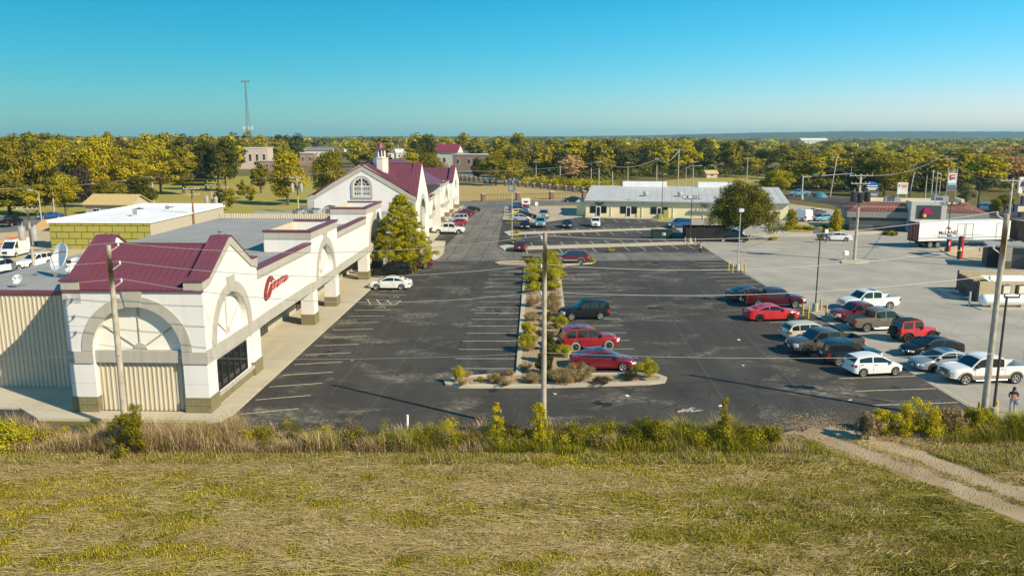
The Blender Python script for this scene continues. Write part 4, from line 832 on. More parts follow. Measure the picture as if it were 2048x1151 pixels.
def vmeshes(kind):
    if kind in VMESH: return VMESH[kind]
    k=VK[kind]; L=k['L']; h=L/2; top=k['top']; r=k['r']; ra=r*1.16; zs=k['zs']; hw=hw_fn(k); bed=k.get('bed')
    xs={round(p[0],4) for p in top}|{-h,-h+.06,-h+.22,-h+.5,h-.45,h-.2,h-.06,h,0,.4,-.4,.8,-.8}
    for xw in (k['xr'],k['xf']):
        for i in range(13): xs.add(round(xw+ra*math.cos(math.pi*i/12),4))
        xs.add(xw-ra-.005); xs.add(xw+ra+.005)
    if bed: xs|={bed[0],bed[0]+.004,bed[1],bed[1]-.004}
    xs=sorted(x for x in xs if -h<=x<=h); q=[xs[0]]
    for x in xs[1:]:
        if x-q[-1]>.003: q.append(x)
    xs=q
    belt=lerp_list(top,0)
    def low(x):
        z=zs+max(0,(x-(h-.5))/.5)*.06+max(0,(-h+.4-x)/.4)*.10
        for xw in (k['xr'],k['xf']):
            d=abs(x-xw)
            if d<ra: z=max(z,r+math.sqrt(ra*ra-d*d)-.02)
        return z
    def sec(x):
        w=hw(x); zb=low(x); zt=lerp_list(top,x); cr=.035
        z2=max(zb+.02,zs+(belt-zs)*.35); z3=max(z2+.02,min(zs+(belt-zs)*.72,zt-.08)); z2=min(z2,z3-.01)
        zb=min(zb,z2-.01); pts=[(.55*w,zb+.02),(.985*w,zb),(1.0*w,z2),(.985*w,z3),(.955*w,max(zt-.035,z3+.01)),(.90*w,zt)]
        if bed and bed[0]+.002<=x<=bed[1]-.002: pts+=[(.86*w,zt),(.84*w,bed[2]),(0,bed[2])]
        else: pts+=[(.62*w,zt+cr*.7),(.3*w,zt+cr),(0,zt+cr*1.1)]
        return pts
    b=MB(); rows=[]
    for x in xs:
        s=sec(x); rows.append([(x,y,z) for y,z in s]+[(x,-y,z) for y,z in reversed(s[:-1])])
    b.grid(rows); n=len(rows[0])
    for row in (rows[0],rows[-1]): b.add(row,[tuple(range(n))])
    # cabin shell
    cab=k['cab']; tum=k['tum']; z0=min(cab[0][1],cab[-1][1]); H=max(p[1] for p in cab)
    def wc(z,x=0):
        t=max(0,(z-z0)/(H-z0)); return (.90*hw(0))*(1-t)+tum*hw(0)*t
    bz=z0-.03; x0,x1=cab[0][0],cab[-1][0]; m=len(cab)
    def P(i,s,tt=1.0):
        x,z=cab[i]; return (x,s*wc(z)*tt,z)
    for s in (-1,1):
        ed=[[P(i,s) for i in range(m)],[(max(x0+.001,min(x1-.001,cab[i][0])) if 0<i<m-1 else cab[i][0],s*wc(bz),bz) for i in range(m)]]
        b.grid(ed)
    T=[]
    for i in range(m):
        x,z=cab[i]; c=.035 if 0<i<m-1 else .02
        T.append([(x,wc(z),z),(x,.55*wc(z),z+c*.8),(x,0,z+c),(x,-.55*wc(z),z+c*.8),(x,-wc(z),z)])
    b.grid(T); body=b
    def out(x): return lerp_list(cab,x)
    glass=[]
    for s in (-1,1):
        for (a,c) in k['wins']:
            N=8; up=[];dn=[]
            for i in range(N+1):
                x=a+(c-a)*i/N; zt=out(x)-.085; zb=z0+.035
                if zt-zb<.02: continue
                up.append((x,zt)); dn.append((x,zb))
            if len(up)<2: continue
            pts=dn+list(reversed(up)); g=MB(); v=[]
            for e in (.012,-.03):
                for x,z in pts: v.append((x,s*(wc(z)+e),z))
            M_=len(pts); g.add(v,[tuple(range(M_)) if s<0 else tuple(reversed(range(M_)))]+[(i,(i+1)%M_,M_+(i+1)%M_,M_+i) for i in range(M_)])
            glass.append(('side_window',g.mesh('side_window',M_CGL)))
    def slope(i0,i1,name,t0,t1,sd):
        a=Vector((cab[i0][0],0,cab[i0][1])); c=Vector((cab[i1][0],0,cab[i1][1])); d=(c-a).normalized(); nr=Vector((-d.z,0,d.x))
        if nr.z<0: nr=-nr
        g=MB(); rows=[]
        for t in (t0,(t0+t1)/2,t1):
            p=a.lerp(c,t); w=wc(p.z)*.90; cr=.02+.012*min(1,2*min(t,1-t))
            rows.append([tuple(p+nr*.012+Vector((0,w*u,0))+nr*(.03*(1-u*u))) for u in (-1,-.5,0,.5,1)])
        g.grid(rows); return (name,g.mesh(name,M_CGL,60))
    m1=m-1; fi=m-2
    glass.append(slope(fi,m1,'windscreen',.06,.93,1))
    ri=1 if not k.get('bed') else 1
    if kind in('sedan','muscle'): glass.append(slope(0,2,'rear_window',.2,.93,1))
    elif kind=='van':
        pass
    else: glass.append(slope(0,1,'rear_window',.16,.92,1))
    def patch(name,xa,xb,z_a,z_b,m_,both=True,e=.014,nx=4,fs=None):
        res=[]
        for s in (-1,1):
            g=MB(); rows=[]
            for i in range(nx+1):
                x=xa+(xb-xa)*i/nx; st=sec(x)[1:6]; row=[]
                for j in range(4):
                    z=z_a+(z_b-z_a)*j/3
                    y=st[0][0]
                    for (ya,za),(yb,zb) in zip(st[:-1],st[1:]):
                        if za<=z<=zb: y=ya+(yb-ya)*(z-za)/(zb-za+1e-6)
                    if z>st[-1][1]: y=st[-1][0]
                    if z<st[0][1]: y=st[0][0]
                    row.append((x,s*(y+e),z))
                rows.append(row)
            g.grid(rows); q=[[ (p[0],p[1]-s*.04,p[2]) for p in r_] for r_ in rows]
            rim=[rows[0],q[0]]; g.grid(rim); g.grid([rows[-1],q[-1]]); g.grid([[r_[0] for r_ in rows],[r_[0] for r_ in q]]); g.grid([[r_[-1] for r_ in rows],[r_[-1] for r_ in q]])
            if xb>=h-.03 or xa<=-h+.03:
                xe=h if xb>0 else -h; sg=1 if xb>0 else -1; row=rows[-1] if xb>0 else rows[0]
                g.grid([[ (xe+sg*.012,p[1],p[2]) for p in row],[(xe+sg*.012,p[1]-s*(.30 if xb>0 else .2),p[2]) for p in row]]); g.grid([row,[(xe+sg*.012,p[1],p[2]) for p in row]])
            res.append((name,g.mesh(name,m_,60)))
        return res
    parts=[]; zt=lerp_list(top,h-.15); zr=lerp_list(top,-h+.1)
    tall=bool(bed) or kind in('bigsuv','van','suv')
    if k.get('flare'):
        for s in (-1,1):
            g=MB(); g.lathe([(.001,0),(.10,0),(.10,.03),(.001,.05)],12,(h-.12,s*.42,.92),'x'); parts.append(('headlight',g.mesh('headlight',M_HL)))
            g=MB(); g.bb(-h-.02,-h+.06,s*.66-.07,s*.66+.07,.85,1.05); parts.append(('taillight',g.mesh('taillight',M_TL)))
            for xw in (k['xr'],k['xf']):
                g=MB(); o=[(xw+ra*1.12*math.cos(math.pi*i/10),r+ra*1.02*math.sin(math.pi*i/10)) for i in range(11)]; i_=[(xw+ra*.98*math.cos(math.pi*i/10),r+ra*.9*math.sin(math.pi*i/10)) for i in range(11)]
                ya=s*.6; yb=s*.93
                g.plate(o+list(reversed(i_)),[],'y',min(ya,yb),max(ya,yb)); parts.append(('wheel_flare',g.mesh('wheel_flare',M_PLAS)))
        g=MB(); g.lathe([(.001,-.1),(.36,-.1),(.38,0),(.36,.1),(.001,.1)],18,(-h-.1,.1,.95),'x'); parts.append(('spare_wheel',g.mesh('spare_wheel',M_TYRE,40)))
        g=MB(); g.bb(h-.1,h+.12,-.78,.78,.52,.68); parts.append(('bumper',g.mesh('bumper',M_PLAS))); g=MB(); g.bb(-h-.1,-h+.1,-.78,.78,.5,.64); parts.append(('bumper',g.mesh('bumper',M_PLAS)))
        g=MB()
        for i in range(7): y=-.3+i*.1; g.bb(h-.14,h+.005,y-.03,y+.03,.72,.96)
        parts.append(('grille',g.mesh('grille',M_PLAS)))
    else:
        hb=zt-(.30 if tall else .17); parts+=patch('headlight',h-(.34 if not bed else .26),h-.02,hb,zt-.03,M_HL)
        parts+=patch('taillight',-h+.02,-h+(.16 if bed else .26),zr-(.42 if tall else .26),zr-.1,M_TL)
        g=MB(); wn=hw(h)*(.52 if not bed else .62)
        zg0,zg1=(zt-.36,zt-.06) if tall else (zs+.16,zt-.12)
        nb=5 if tall else 4
        for i in range(nb): z=zg0+(zg1-zg0)*i/(nb-1); g.bb(h-.03,h+.022,-wn,wn,z-.018,z+.018)
        parts.append(('grille',g.mesh('grille',M_CHR if bed else M_PLAS)))
        g=MB(); g.bb(h-.03,h+.012,-wn*1.02,wn*1.02,zg0-.03,zg1+.03); parts.append(('grille_opening',g.mesh('grille_opening',M_PLAS)))
        if bed or kind=='bigsuv':
            for sg in (1,-1):
                g=MB(); w_=hw(sg*(h-.02)); g.bb(min(sg*(h-.12),sg*(h+.09)),max(sg*(h-.12),sg*(h+.09)),-w_*1.04,w_*1.04,zs+.06,zs+.26); parts.append(('bumper',g.mesh('bumper',M_CHR if bed else None) if bed else g.mesh('bumper',M_PLAS)))
    g=MB(); w_=.70*hw(0); g.bb(-h+.25,h-.3,-w_,w_,zs-.06 if zs>.3 else zs-.04,zs+.30); 
    if kind!='hatch': g.bb(k['xr']-.08,k['xr']+.08,-hw(0)*.85,hw(0)*.85,r-.08,r+.08)
    parts.append(('underbody',g.mesh('underbody',M_PLAS)))
    for sg in (-1,1):
        g=MB(); zc=zs+.22 if sg>0 else (zs+.16 if bed else zr-.2); e=.1 if (bed or kind=='bigsuv') else .03
        g.bb(min(sg*(h+e-.01),sg*(h+e+.012)),max(sg*(h+e-.01),sg*(h+e+.012)),-.16,.16,zc-.08,zc+.08); parts.append(('licence_plate',g.mesh('licence_plate',M_PLATE)))
    for s in (-1,1):
        g=MB(); xm=cab[-1][0]-.38; y=wc(z0+.06); g.box((xm,s*(y+.14),z0+.10),(.16,.2,.15)); g.box((xm,s*(y+.03),z0+.05),(.06,.12,.05)); parts.append(('mirror',g.mesh('mirror',M_PLAS)))
        for (a,c) in k['wins'][-2:]:
            if kind=='van': continue
            g=MB(); xh=a+.16; sct=sec(xh); g.box((xh,s*(sct[3][0]+.012),(sct[3][1]+sct[4][1])/2),(.17,.03,.03)); parts.append(('door_handle',g.mesh('door_handle',M_PLAS)))
        # shut lines between the doors
        g=MB()
        for x in [k['wins'][-1][1]-.02]+[w_[0]-.04 for w_ in k['wins'][-2:]]:
            if kind=='van' and x<0: continue
            pr=[(p[0]+.004,p[1]) for p in sec(x)[1:6]]; pr[0]=(pr[0][0],max(pr[0][1],zs+.05))
            for (ya,za),(yb,zb) in zip(pr[:-1],pr[1:]): g.add([(x-.008,s*ya,za),(x+.008,s*ya,za),(x+.008,s*yb,zb),(x-.008,s*yb,zb)],[(0,1,2,3)])
        parts.append(('door_seam',g.mesh('door_seam',M_PLAS)))
    VMESH[kind]=dict(body=body,glass=glass,parts=parts,sec=sec,hw=hw,wc=wc,z0=z0,H=H,patch=patch,low=low,h=h); return VMESH[kind]
LOWSKIP={'door_handle','licence_plate','door_seam','underbody','grille_opening'}
def vehicle(kind,pt,A,B,label,cat='car',lod=2,name=None,group='parked cars',rim=None,tyre=None,yaw=None,two=None,extra=None,bump=None,hl=None):
    """A, B: where the near rear and near front tyres touch the ground (pixels of the photograph)"""
    k=VK[kind]; V=vmeshes(kind)
    if yaw is None:
        a=G(*A); b=G(*B); d=(b-a); d.z=0; d.normalize(); nrm=Vector((-d.y,d.x,0))
        mid=(a+b)/2
        if nrm.dot(mid)<0: nrm=-nrm
        c=mid+nrm*k['W']*.45-d*(k['xr']+k['xf'])/2; yw=math.atan2(d.y,d.x)
    else: c=G(*A); yw=yaw
    c.z=.012
    nm=name or {'sedan':'parked_car','muscle':'parked_car','hatch':'parked_car','suv':'parked_suv','wagon':'parked_wagon','bigsuv':'parked_suv','jeep':'off_roader','jeeplong':'off_roader','pickup':'pickup_truck','smallpickup':'pickup_truck','van':'van','minivan':'minivan'}[kind]
    r=empty(nm,c,yw,label,cat,group)
    bk=('body',kind,pt.name)
    if bk not in VMESH: VMESH[bk]=V['body'].mesh('body',pt,38)
    link(bpy.data.objects.new('body',VMESH[bk]),r)
    for n_,me in V['glass']: link(bpy.data.objects.new(n_,me),r)
    for n_,me in V['parts']:
        if lod<2 and n_ in LOWSKIP: continue
        o=link(bpy.data.objects.new(n_,me),r)
        if n_=='bumper' and bump is not None: o.material_slots[0].link='OBJECT'; o.material_slots[0].material=bump
        if n_=='mirror' and bump is None and lod==2: o.material_slots[0].link='OBJECT'; o.material_slots[0].material=pt
    for xw in (k['xr'],k['xf']):
        for s in (-1,1):
            o=link(bpy.data.objects.new('wheel',TYME),r); o.location=(xw,s*(k['W']/2*.985-k['r']*.30),k['r']-.012); sc=k['r']; o.scale=(sc,sc,sc); o.rotation_euler=(0,0,0 if s>0 else math.pi)
            if tyre: o.material_slots[0].link='OBJECT'; o.material_slots[0].material=tyre
            q=link(bpy.data.objects.new('rim',RIMME),o)
            if rim: q.material_slots[0].link='OBJECT'; q.material_slots[0].material=rim
    def add(name,b,m,smooth=None): return b.build(name,m,r,smooth)
    E=(extra or '').split(); h=V['h']; z0,H,wc,hw=V['z0'],V['H'],V['wc'],V['hw']; cab=k['cab']
    if 'rails' in E:
        for s in (-1,1):
            b=MB(); zr=H+.07; xa,xb=cab[2][0]+.05,cab[-3][0]-.1; y=s*wc(H)*.88; b.path([(xa,y,H-.03),(xa+.1,y,zr),(xb-.1,y,zr),(xb,y,H)],.025,6); add('roof_rail',b,M_CHR if 'chromerails' in E else M_PLAS)
    if 'rack' in E:
        b=MB(); 
        for x in (-1.5,-.9,-.3): b.bb(x-.03,x+.03,-.6,.6,H+.08,H+.12)
        b.bb(-1.6,-.2,-.63,-.58,H+.04,H+.13); b.bb(-1.6,-.2,.58,.63,H+.04,H+.13); add('roof_rack',b,M_CHR)
    if 'sunroof' in E:
        b=MB(); b.bb(-.5,.02,-.42,.42,H+.005,H+.05); add('sunroof',b,M_CGL)
    if 'tonneau' in E:
        bd=k['bed']; zt=lerp_list(k['top'],(bd[0]+bd[1])/2); w_=hw(0)*.87; b=MB(); b.bb(bd[0],bd[1],-w_,w_,zt-.02,zt+.035); add('bed_cover',b,M_PLAS)
    if 'lower' in E:
        for (xa,xb) in ((k['xr']+k['r']*1.2,k['xf']-k['r']*1.2),):
            for n_,me in V['patch']('lower_trim',xa,xb,k['zs']+.02,k['zs']+.24,two or M_PLAS,nx=2): link(bpy.data.objects.new(n_,me),r)
        for xw in (k['xr'],k['xf']):
            for s in (-1,1):
                ra=k['r']*1.16; o_=[(xw+ra*1.16*math.cos(math.pi*i/10),k['r']+ra*1.14*math.sin(math.pi*i/10)) for i in range(11)]; i_=[(xw+ra*math.cos(math.pi*i/10),k['r']+ra*math.sin(math.pi*i/10)-.02) for i in range(11)]
                b=MB(); ys=s*(k['W']/2*.96); ye=s*(k['W']/2*1.01); b.plate(o_+list(reversed(i_)),[],'y',min(ys,ye),max(ys,ye)); add('wheel_flare',b,two or M_PLAS)
    if 'steps' in E:
        for s in (-1,1):
            b=MB(); y=s*(k['W']/2+.02)
            b.path([(k['xr']+.6,y*.9,k['zs']),(k['xr']+.7,y,k['zs']-.08),(k['xf']-.7,y,k['zs']-.08),(k['xf']-.6,y*.9,k['zs'])],.04,6); add('running_board',b,M_CHR)
    if 'trunk' in E:
        b=MB(); b.bb(-h-.006,-h+.02,-hw(-h)*.75,hw(-h)*.75,.55,.57); add('boot_seam',b,M_PLAS)
    if 'hardtop' in E:
        b=MB(); rows=[]
        xs_=cab[1][0],cab[2][0],cab[3][0],cab[4][0]
        for i in range(1,5):
            x,z=cab[i]; rows.append([(x,s_*wc(z)*1.01,z+.02+.03*(1-abs(s_))) for s_ in (-1,-.5,0,.5,1)])
        b.grid(rows); add('hard_top',b,M_PLAS,50)
        b=MB(); b.add([(-h+.03,s_*wc(z)*.98,z) for s_,z in ((-1,z0),(1,z0),(1,H-.12),(-1,H-.12))]+[(-h+.0,s_*wc(z)*.98,z) for s_,z in ((-1,z0),(1,z0),(1,H-.12),(-1,H-.12))],[(4,5,6,7)]); 
    return r
red=paint('red',(.33,.012,.018)); crim=paint('crimson',(.18,.008,.018)); maroon=paint('maroon',(.10,.006,.014)); blk=mat('paint_black',(.008,.008,.009),.42,var=.03,coat=.25,spec=.3); navy=paint('navy',(.012,.02,.032)); wht=paint('white',(.76,.76,.74),.35,0); silv=paint('silver',(.50,.51,.52),.35,.5); slate=paint('slate',(.10,.095,.09),.35,.4); taupe=paint('taupe',(.23,.20,.165),.35,.4); cream=paint('cream',(.62,.55,.42),.35,.1); grey=paint('grey_blue',(.33,.38,.41),.35,.4); yel=paint('yellow',(.72,.47,.02),.35,0); blue=paint('blue',(.012,.08,.22),.3,.2); lblue=paint('light_blue',(.16,.38,.50),.35,.2); dred=paint('dark_red',(.09,.008,.015)); scar=paint('scarlet',(.50,.02,.025),.32,0)
# cars on the right of the lot
vehicle('sedan',navy,(1482,604),(1531,602),'dark blue car half hidden behind the maroon pickup',lod=2)
vehicle('pickup',maroon,(1516,615),(1590,616),'maroon crew cab pickup parked beside the bright red sedan','pickup',extra='steps',bump=M_PLAS)
vehicle('muscle',scar,(1513.9,643),(1585,641),'bright red sports sedan with black wheels by the yellow bollards',rim=M_RIMB)
vehicle('pickup',wht,(1782,619),(1707,622),'white crew cab pickup at the back of the right-hand group','pickup',extra='sunroof')
vehicle('smallpickup',crim,(1760,643),(1690,646),'red pickup between the white pickup and the grey-brown one','pickup')
vehicle('pickup',taupe,(1730.4,664),(1811,661),'grey-brown pickup with a black bed cover','pickup',extra='tonneau steps',bump=M_PLAS)
vehicle('jeep',scar,(1808.6,686),(1871,681),'red two-door off-roader with a black hard top and spare wheel','off-roader',extra='hardtop',rim=M_RIMB)
vehicle('wagon',cream,(1600,684),(1658,682),'cream wagon half hidden behind the dark grey pickup','suv')
vehicle('pickup',slate,(1703,707),(1610,711),'dark grey pickup facing the asphalt between cream wagon and dark wagon','pickup',rim=M_RIMB,bump=M_PLAS)
vehicle('suv',navy,(1674.8,731),(1746,728),'dark slate wagon next to the white hatchback','suv',extra='rails lower sunroof')
vehicle('hatch',wht,(1721.7,753.8),(1793,750.3),'small white hatchback nearest the empty parking bays','car')
vehicle('sedan',blk,(1912,713),(1838,717),'shiny black sedan behind the silver-blue sedan')
vehicle('sedan',grey,(1936,741),(1860.3,745),'silver-blue sedan beside the white and tan pickup',extra='sunroof',rim=M_RIMB)
vehicle('pickup',wht,(2033.6,766.8),(1925.5,769.6),'white pickup with tan lower trim nearest the tall power pole','pickup',extra='lower steps',two=M_TAN,bump=M_TAN)
# cars by the planted island
vehicle('bigsuv',maroon if False else crim,(1161.8,528.8),(1120,528.4),'dark red suv at the far end of the planted island','suv',extra='rails lower',two=mat('grey_trim',(.3,.29,.28),.5,var=.05),bump=crim)
vehicle('suv',blk,(1200,639),(1143.4,640.5),'black suv facing the planted island','suv',extra='rails')
vehicle('bigsuv',scar if False else red,(1149.5,704),(1218,700),'lifted red suv with roof rack and whitish tyres','suv',extra='rack steps',tyre=M_TYREW,rim=M_RIMB,bump=red)
vehicle('sedan',crim,(1166.9,741.5),(1246.8,742),'glossy dark red sedan at the near end of the planted island',extra='sunroof trunk')
vehicle('sedan',dred,(1042,500),None,'dark maroon sedan seen from behind on the lane past the island',yaw=math.pi/2-.12,extra='trunk')
# cars along the mall
vehicle('sedan',wht,(802,579.7),(754,579.3),'white sedan parked at the pavement below the pear tree',extra='trunk')
vehicle('jeeplong',blk,(806,556),(756,556.5),'black four-door off-roader behind the white sedan','off-roader',extra='hardtop',rim=M_RIMB)
vehicle('suv',dred,(848,537),(812,538),'dark car hidden behind the pear tree','suv',lod=1)
vehicle('pickup',wht,(876.3,467.5),(918.4,468),'long white pickup parked along the far part of the mall','pickup',extra='steps')
vehicle('hatch',red,(926,453),(902,454),'small red car behind the long white pickup',lod=1)
vehicle('suv',silv,(930,445),(900,446),'silver suv between two red cars at the mall','suv',lod=1,extra='rails')
vehicle('sedan',crim,(940,431.5),(917,432),'dark red sedan at the far mall shops',lod=1)
vehicle('sedan',blk,(950,425),(930,425.5),'black sedan last in the far mall row',lod=1)
# used-car row and the middle lot
vehicle('hatch',silv,(1031,442.8),(1055,442.5),'silver hatchback nearest in the short row by the lamp post',lod=1)
vehicle('sedan',blk,(1040,437),(1063,436.5),'black sedan between the silver hatchback and the yellow car',lod=1)
vehicle('hatch',yel,(1030,432),(1052,431.5),'yellow car in the short row by the lamp post',lod=1)
vehicle('suv',blue,(1028,426),(1051,425.5),'blue car behind the yellow car','suv',lod=1)
vehicle('suv',crim,(1034,420.5),(1056,420),'red car at the back of the short row beneath the white sign','suv',lod=1)
vehicle('pickup',silv,(1088,436),None,'silver pickup facing the camera on the tan lot','pickup',lod=1,yaw=-math.pi/2-.1)
vehicle('sedan',blk,(1050.5,456),None,'dark sedan facing the camera beside the blue pickup',lod=1,yaw=-math.pi/2-.08)
vehicle('pickup',lblue,(1081,453),None,'steel blue pickup facing the camera in the middle lot','pickup',lod=1,yaw=-math.pi/2-.06)
vehicle('sedan',navy,(1134,454),None,'dark navy sedan alone facing the camera in the middle lot',lod=1,yaw=-math.pi/2-.08)
vehicle('suv',wht,(1191,452.5),None,'white suv facing the camera before the pale yellow shops','suv',lod=1,yaw=-math.pi/2-.1,extra='rails')
vehicle('sedan',blk,(1155.3,403.7),(1136.4,404),'black sedan driving on the cross road beyond the shops','car',lod=1,group=None,name='car')
vehicle('sedan',grey,(1130,369.5),(1119,370),'pale grey car on the road behind the brick pillar fence','car',lod=1,group=None,name='car')
vehicle('hatch',lblue,(1031,360.5),(1023,361),'tiny light blue car on the far road','car',lod=1,group=None,name='car')
vehicle('suv',blue,(1374.6,455.2),(1345.7,456),'dark blue suv driving out past the green dumpster','suv',lod=1,group=None)
vehicle('pickup',slate,(1374,432),None,'dark pickup with its back to the camera beside the electric meters','pickup',lod=1,yaw=math.pi/2-.1)
vehicle('sedan',blk,(1466,483),None,'black car under the big round tree',lod=1,yaw=math.pi-.3)
vehicle('sedan',wht,(1460,474),None,'white car in the shade behind the big round tree',lod=1,yaw=math.pi-.5)
vehicle('van',wht,(1599,441),None,'white work van with its back doors to the camera','van',lod=1,yaw=math.pi/2+.35)
vehicle('sedan',slate,(1643,430.5),(1624,431),'dark brown sedan beyond the conical shrubs',lod=1)
vehicle('hatch',lblue,(1658,442),(1640,443),'light blue hatchback half behind a conical shrub',lod=1)
vehicle('sedan',wht,(1672,481),None,'white sedan stopped by the drive-through order board',lod=1,yaw=math.pi-.22,group=None,extra='trunk')
vehicle('minivan',silv,(1966,420.5),None,'silver minivan beside the restaurant end wall','minivan',lod=1,yaw=math.pi*.8,group=None)
vehicle('pickup',lblue,(1613.5,391.5),(1588,391.5),'blue and white pickup crossing under the signal arm','pickup',lod=1,group=None)
# cars at the left edge
vehicle('van',wht,(61,507),(33,514),'white work van with a roof ladder in the sandy yard','van',lod=2,group=None)
vehicle('pickup',wht,(-6,551),(34,543),'white pickup cut by the left edge of the view','pickup',lod=2,group=None)
vehicle('suv',wht,(96,530),(64,536),'white suv behind the transformer pole','suv',lod=1,group=None)
vehicle('pickup',blk,(25.7,452.7),(41.4,449.5),'black pickup on the street at the left','pickup',lod=1,group=None)
vehicle('sedan',blue,(112,437),(92,438),'blue car on the street behind the sheathed building',lod=1,group=None)
# van ladder
b=MB()
for y in (-.3,.3): b.bb(-2.2,1.2,y-.03,y+.03,2.52,2.6)
for i in range(11): b.bb(-2.1+i*.32,-2.06+i*.32,-.3,.3,2.54,2.58)
v=[o for o in bpy.data.objects if o.get('label','').startswith('white work van with a roof')][0]
o=b.build('ladder',mat('ladder_red',(.5,.12,.1),.5,var=.1)); tag(o,'red ladder lying on the white van roof','ladder'); o.location=v.location; o.rotation_euler=v.rotation_euler
# lorry: trailer and dark tractor
ta=G(1836,482,1.15); tb_=G(2000,478.5,1.15); d=(tb_-ta); d.z=0; d.normalize(); yw=math.atan2(d.y,d.x)
n=Vector((-d.y,d.x,0)); org=Vector((ta.x,ta.y,0))
tr=empty('semi_trailer',org,yw,'long white box trailer with red rear doors and a lettered side','trailer')
M_TRW=mat('trailer_white',(.78,.78,.77),.45,var=.04,sc=.4); M_TRR=mat('trailer_red',(.16,.012,.025),.45,var=.1)
b=MB(); b.bb(.03,15.6,0,2.6,1.15,4.05); b.build('box',M_TRW,tr)
for s in (0,1):
    b=MB(); b.bb(-.03,.03,.06+s*1.26,1.28+s*1.26,1.25,3.98); dr=b.build('rear_door',M_TRR,tr); b=MB(); b.tube((-.06,.45+s*1.26,1.3),(-.06,.45+s*1.26,3.9),.025,None,5); b.tube((-.06,.95+s*1.26,1.3),(-.06,.95+s*1.26,3.9),.025,None,5); b.build('lock_rod',M_CHR,dr)
b=MB(); b.bb(-.04,.06,0,.06,1.15,4.05); b.bb(-.04,.06,2.54,2.6,1.15,4.05); b.bb(-.04,.06,.06,2.54,3.98,4.05); b.bb(-.06,.05,0,2.6,1.02,1.25); b.build('rear_frame',M_DARK,tr)
b=MB(); b.bb(.1,15.5,.2,2.4,.95,1.14); b.bb(.0,.1,.3,2.3,.45,.55); b.bb(.02,.08,.6,.7,.55,.95); b.bb(.02,.08,1.9,2.0,.55,.95); b.bb(1.0,4.2,.5,2.1,.5,.95); b.build('chassis',M_DARK,tr)
b=MB(); b.bb(.05,15.58,-.03,-.002,1.5,1.62); b.bb(2.6,11,-.035,-.001,1.95,2.02); b.build('side_stripe',mat('stripe_grey',(.32,.28,.27),.5,var=.05),tr)
for x0,x1 in ((6.5,9.2),(13.2,14.3)):
    b=MB(); b.bb(x0,x0+.06,-.04,0,1.3,3.7); b.bb(x1-.06,x1,-.04,0,1.3,3.7); b.bb(x0,x1,-.04,0,3.66,3.72)
    if x1-x0>2: b.bb(x0+1.2,x0+1.24,-.05,0,1.3,3.7); b.bb(x0+1.45,x0+1.49,-.05,0,1.3,3.7)
    b.build('side_door',M_METAL,tr)
text('McLANE',(4.9,-.02,2.35),(math.pi/2,0,0),.78,M_DARK,tr,ext=.01,sx=1.1,bold=.012)
b=MB(); b.plate([(4.45,2.85),(4.75,3.25),(4.6,2.85)],[],'y',-.03,-.005); b.plate([(4.75,3.35),(4.9,3.05),(4.62,3.05)],[],'y',-.032,-.004); b.build('emblem',M_DARK,tr)
b=MB(); b.plate([(5.0,2.85),(5.15,3.3),(5.5,2.85)],[],'y',-.03,-.005); b.build('emblem',mat('emblem_red',(.45,.08,.05),.5,var=0),tr)
for x in (2.2,3.5):
    for y in (.28,2.32):
        o=link(bpy.data.objects.new('wheel',TYME),tr); o.location=(x,y,.5); o.scale=(.5,.62,.5); o.rotation_euler=(0,0,math.pi if y<1 else 0); q=link(bpy.data.objects.new('rim',RIMME),o)
tt=empty('truck_tractor',org+d*16.2,yw,'dark lorry tractor coupled to the white trailer','lorry')
b=MB(); b.bb(1.0,3.4,.15,2.45,1.2,3.6); b.plate([(1.0,3.6),(3.2,3.6),(1.4,4.0),(1.0,4.0)],[],'y',.2,2.4); b.plate([(3.4,1.2),(5.2,1.2),(5.2,2.0),(4.9,2.25),(3.4,2.5)],[],'y',.4,2.2); b.build('cab',blk,tt)
b=MB(); b.bb(-1.4,5.2,.5,2.1,.75,1.1); b.bb(5.1,5.35,.2,2.4,.5,1.0); b.build('chassis',M_DARK,tt)
b=MB(); b.plate([(3.42,2.5),(3.44,2.5),(3.44,3.4),(3.42,3.4)],[],'y',.35,2.25); b.build('windscreen',M_CGL,tt); b=MB(); b.bb(2.2,3.2,.12,.149,2.5,3.3); b.build('side_window',M_CGL,tt)
for x in (-.9,.4,4.3):
    for y in (.28,2.32):
        o=link(bpy.data.objects.new('wheel',TYME),tt); o.location=(x,y,.5); o.scale=(.5,.62,.5); o.rotation_euler=(0,0,math.pi if y<1 else 0); q=link(bpy.data.objects.new('rim',RIMME),o)
# ---------------------------------------------------------------- poles, wires, lamps, signs, street furniture
M_WOODP=mat('weathered_pole',(.52,.46,.37),.9,c2=(.31,.27,.21),sc=2.2,bump=.4,bsc=18); M_WOODB=mat('brown_pole',(.26,.13,.06),.9,var=.2,sc=3)
M_WIRE=mat('wire',(.42,.42,.40),.5,metal=.3,var=.05); M_INS=mat('insulator',(.6,.6,.58),.3,var=.05); M_STEEL=mat('galvanised_steel',(.50,.50,.48),.5,metal=.35,var=.08,sc=3)
M_BROWNST=mat('bronze_steel',(.075,.055,.04),.55,var=.15,sc=3); M_YELP=mat('bollard_yellow',(.60,.36,.025),.6,var=.15,sc=4); M_HEAD=mat('lamp_head',(.12,.12,.12),.4,var=.1); M_LENS=mat('lamp_lens',(.62,.60,.52),.2,var=.08)
def base_h(bx,by,ty,tx=None):
    g=G(bx,by); return g,HT(tx or bx,ty,g.y)
NP=0
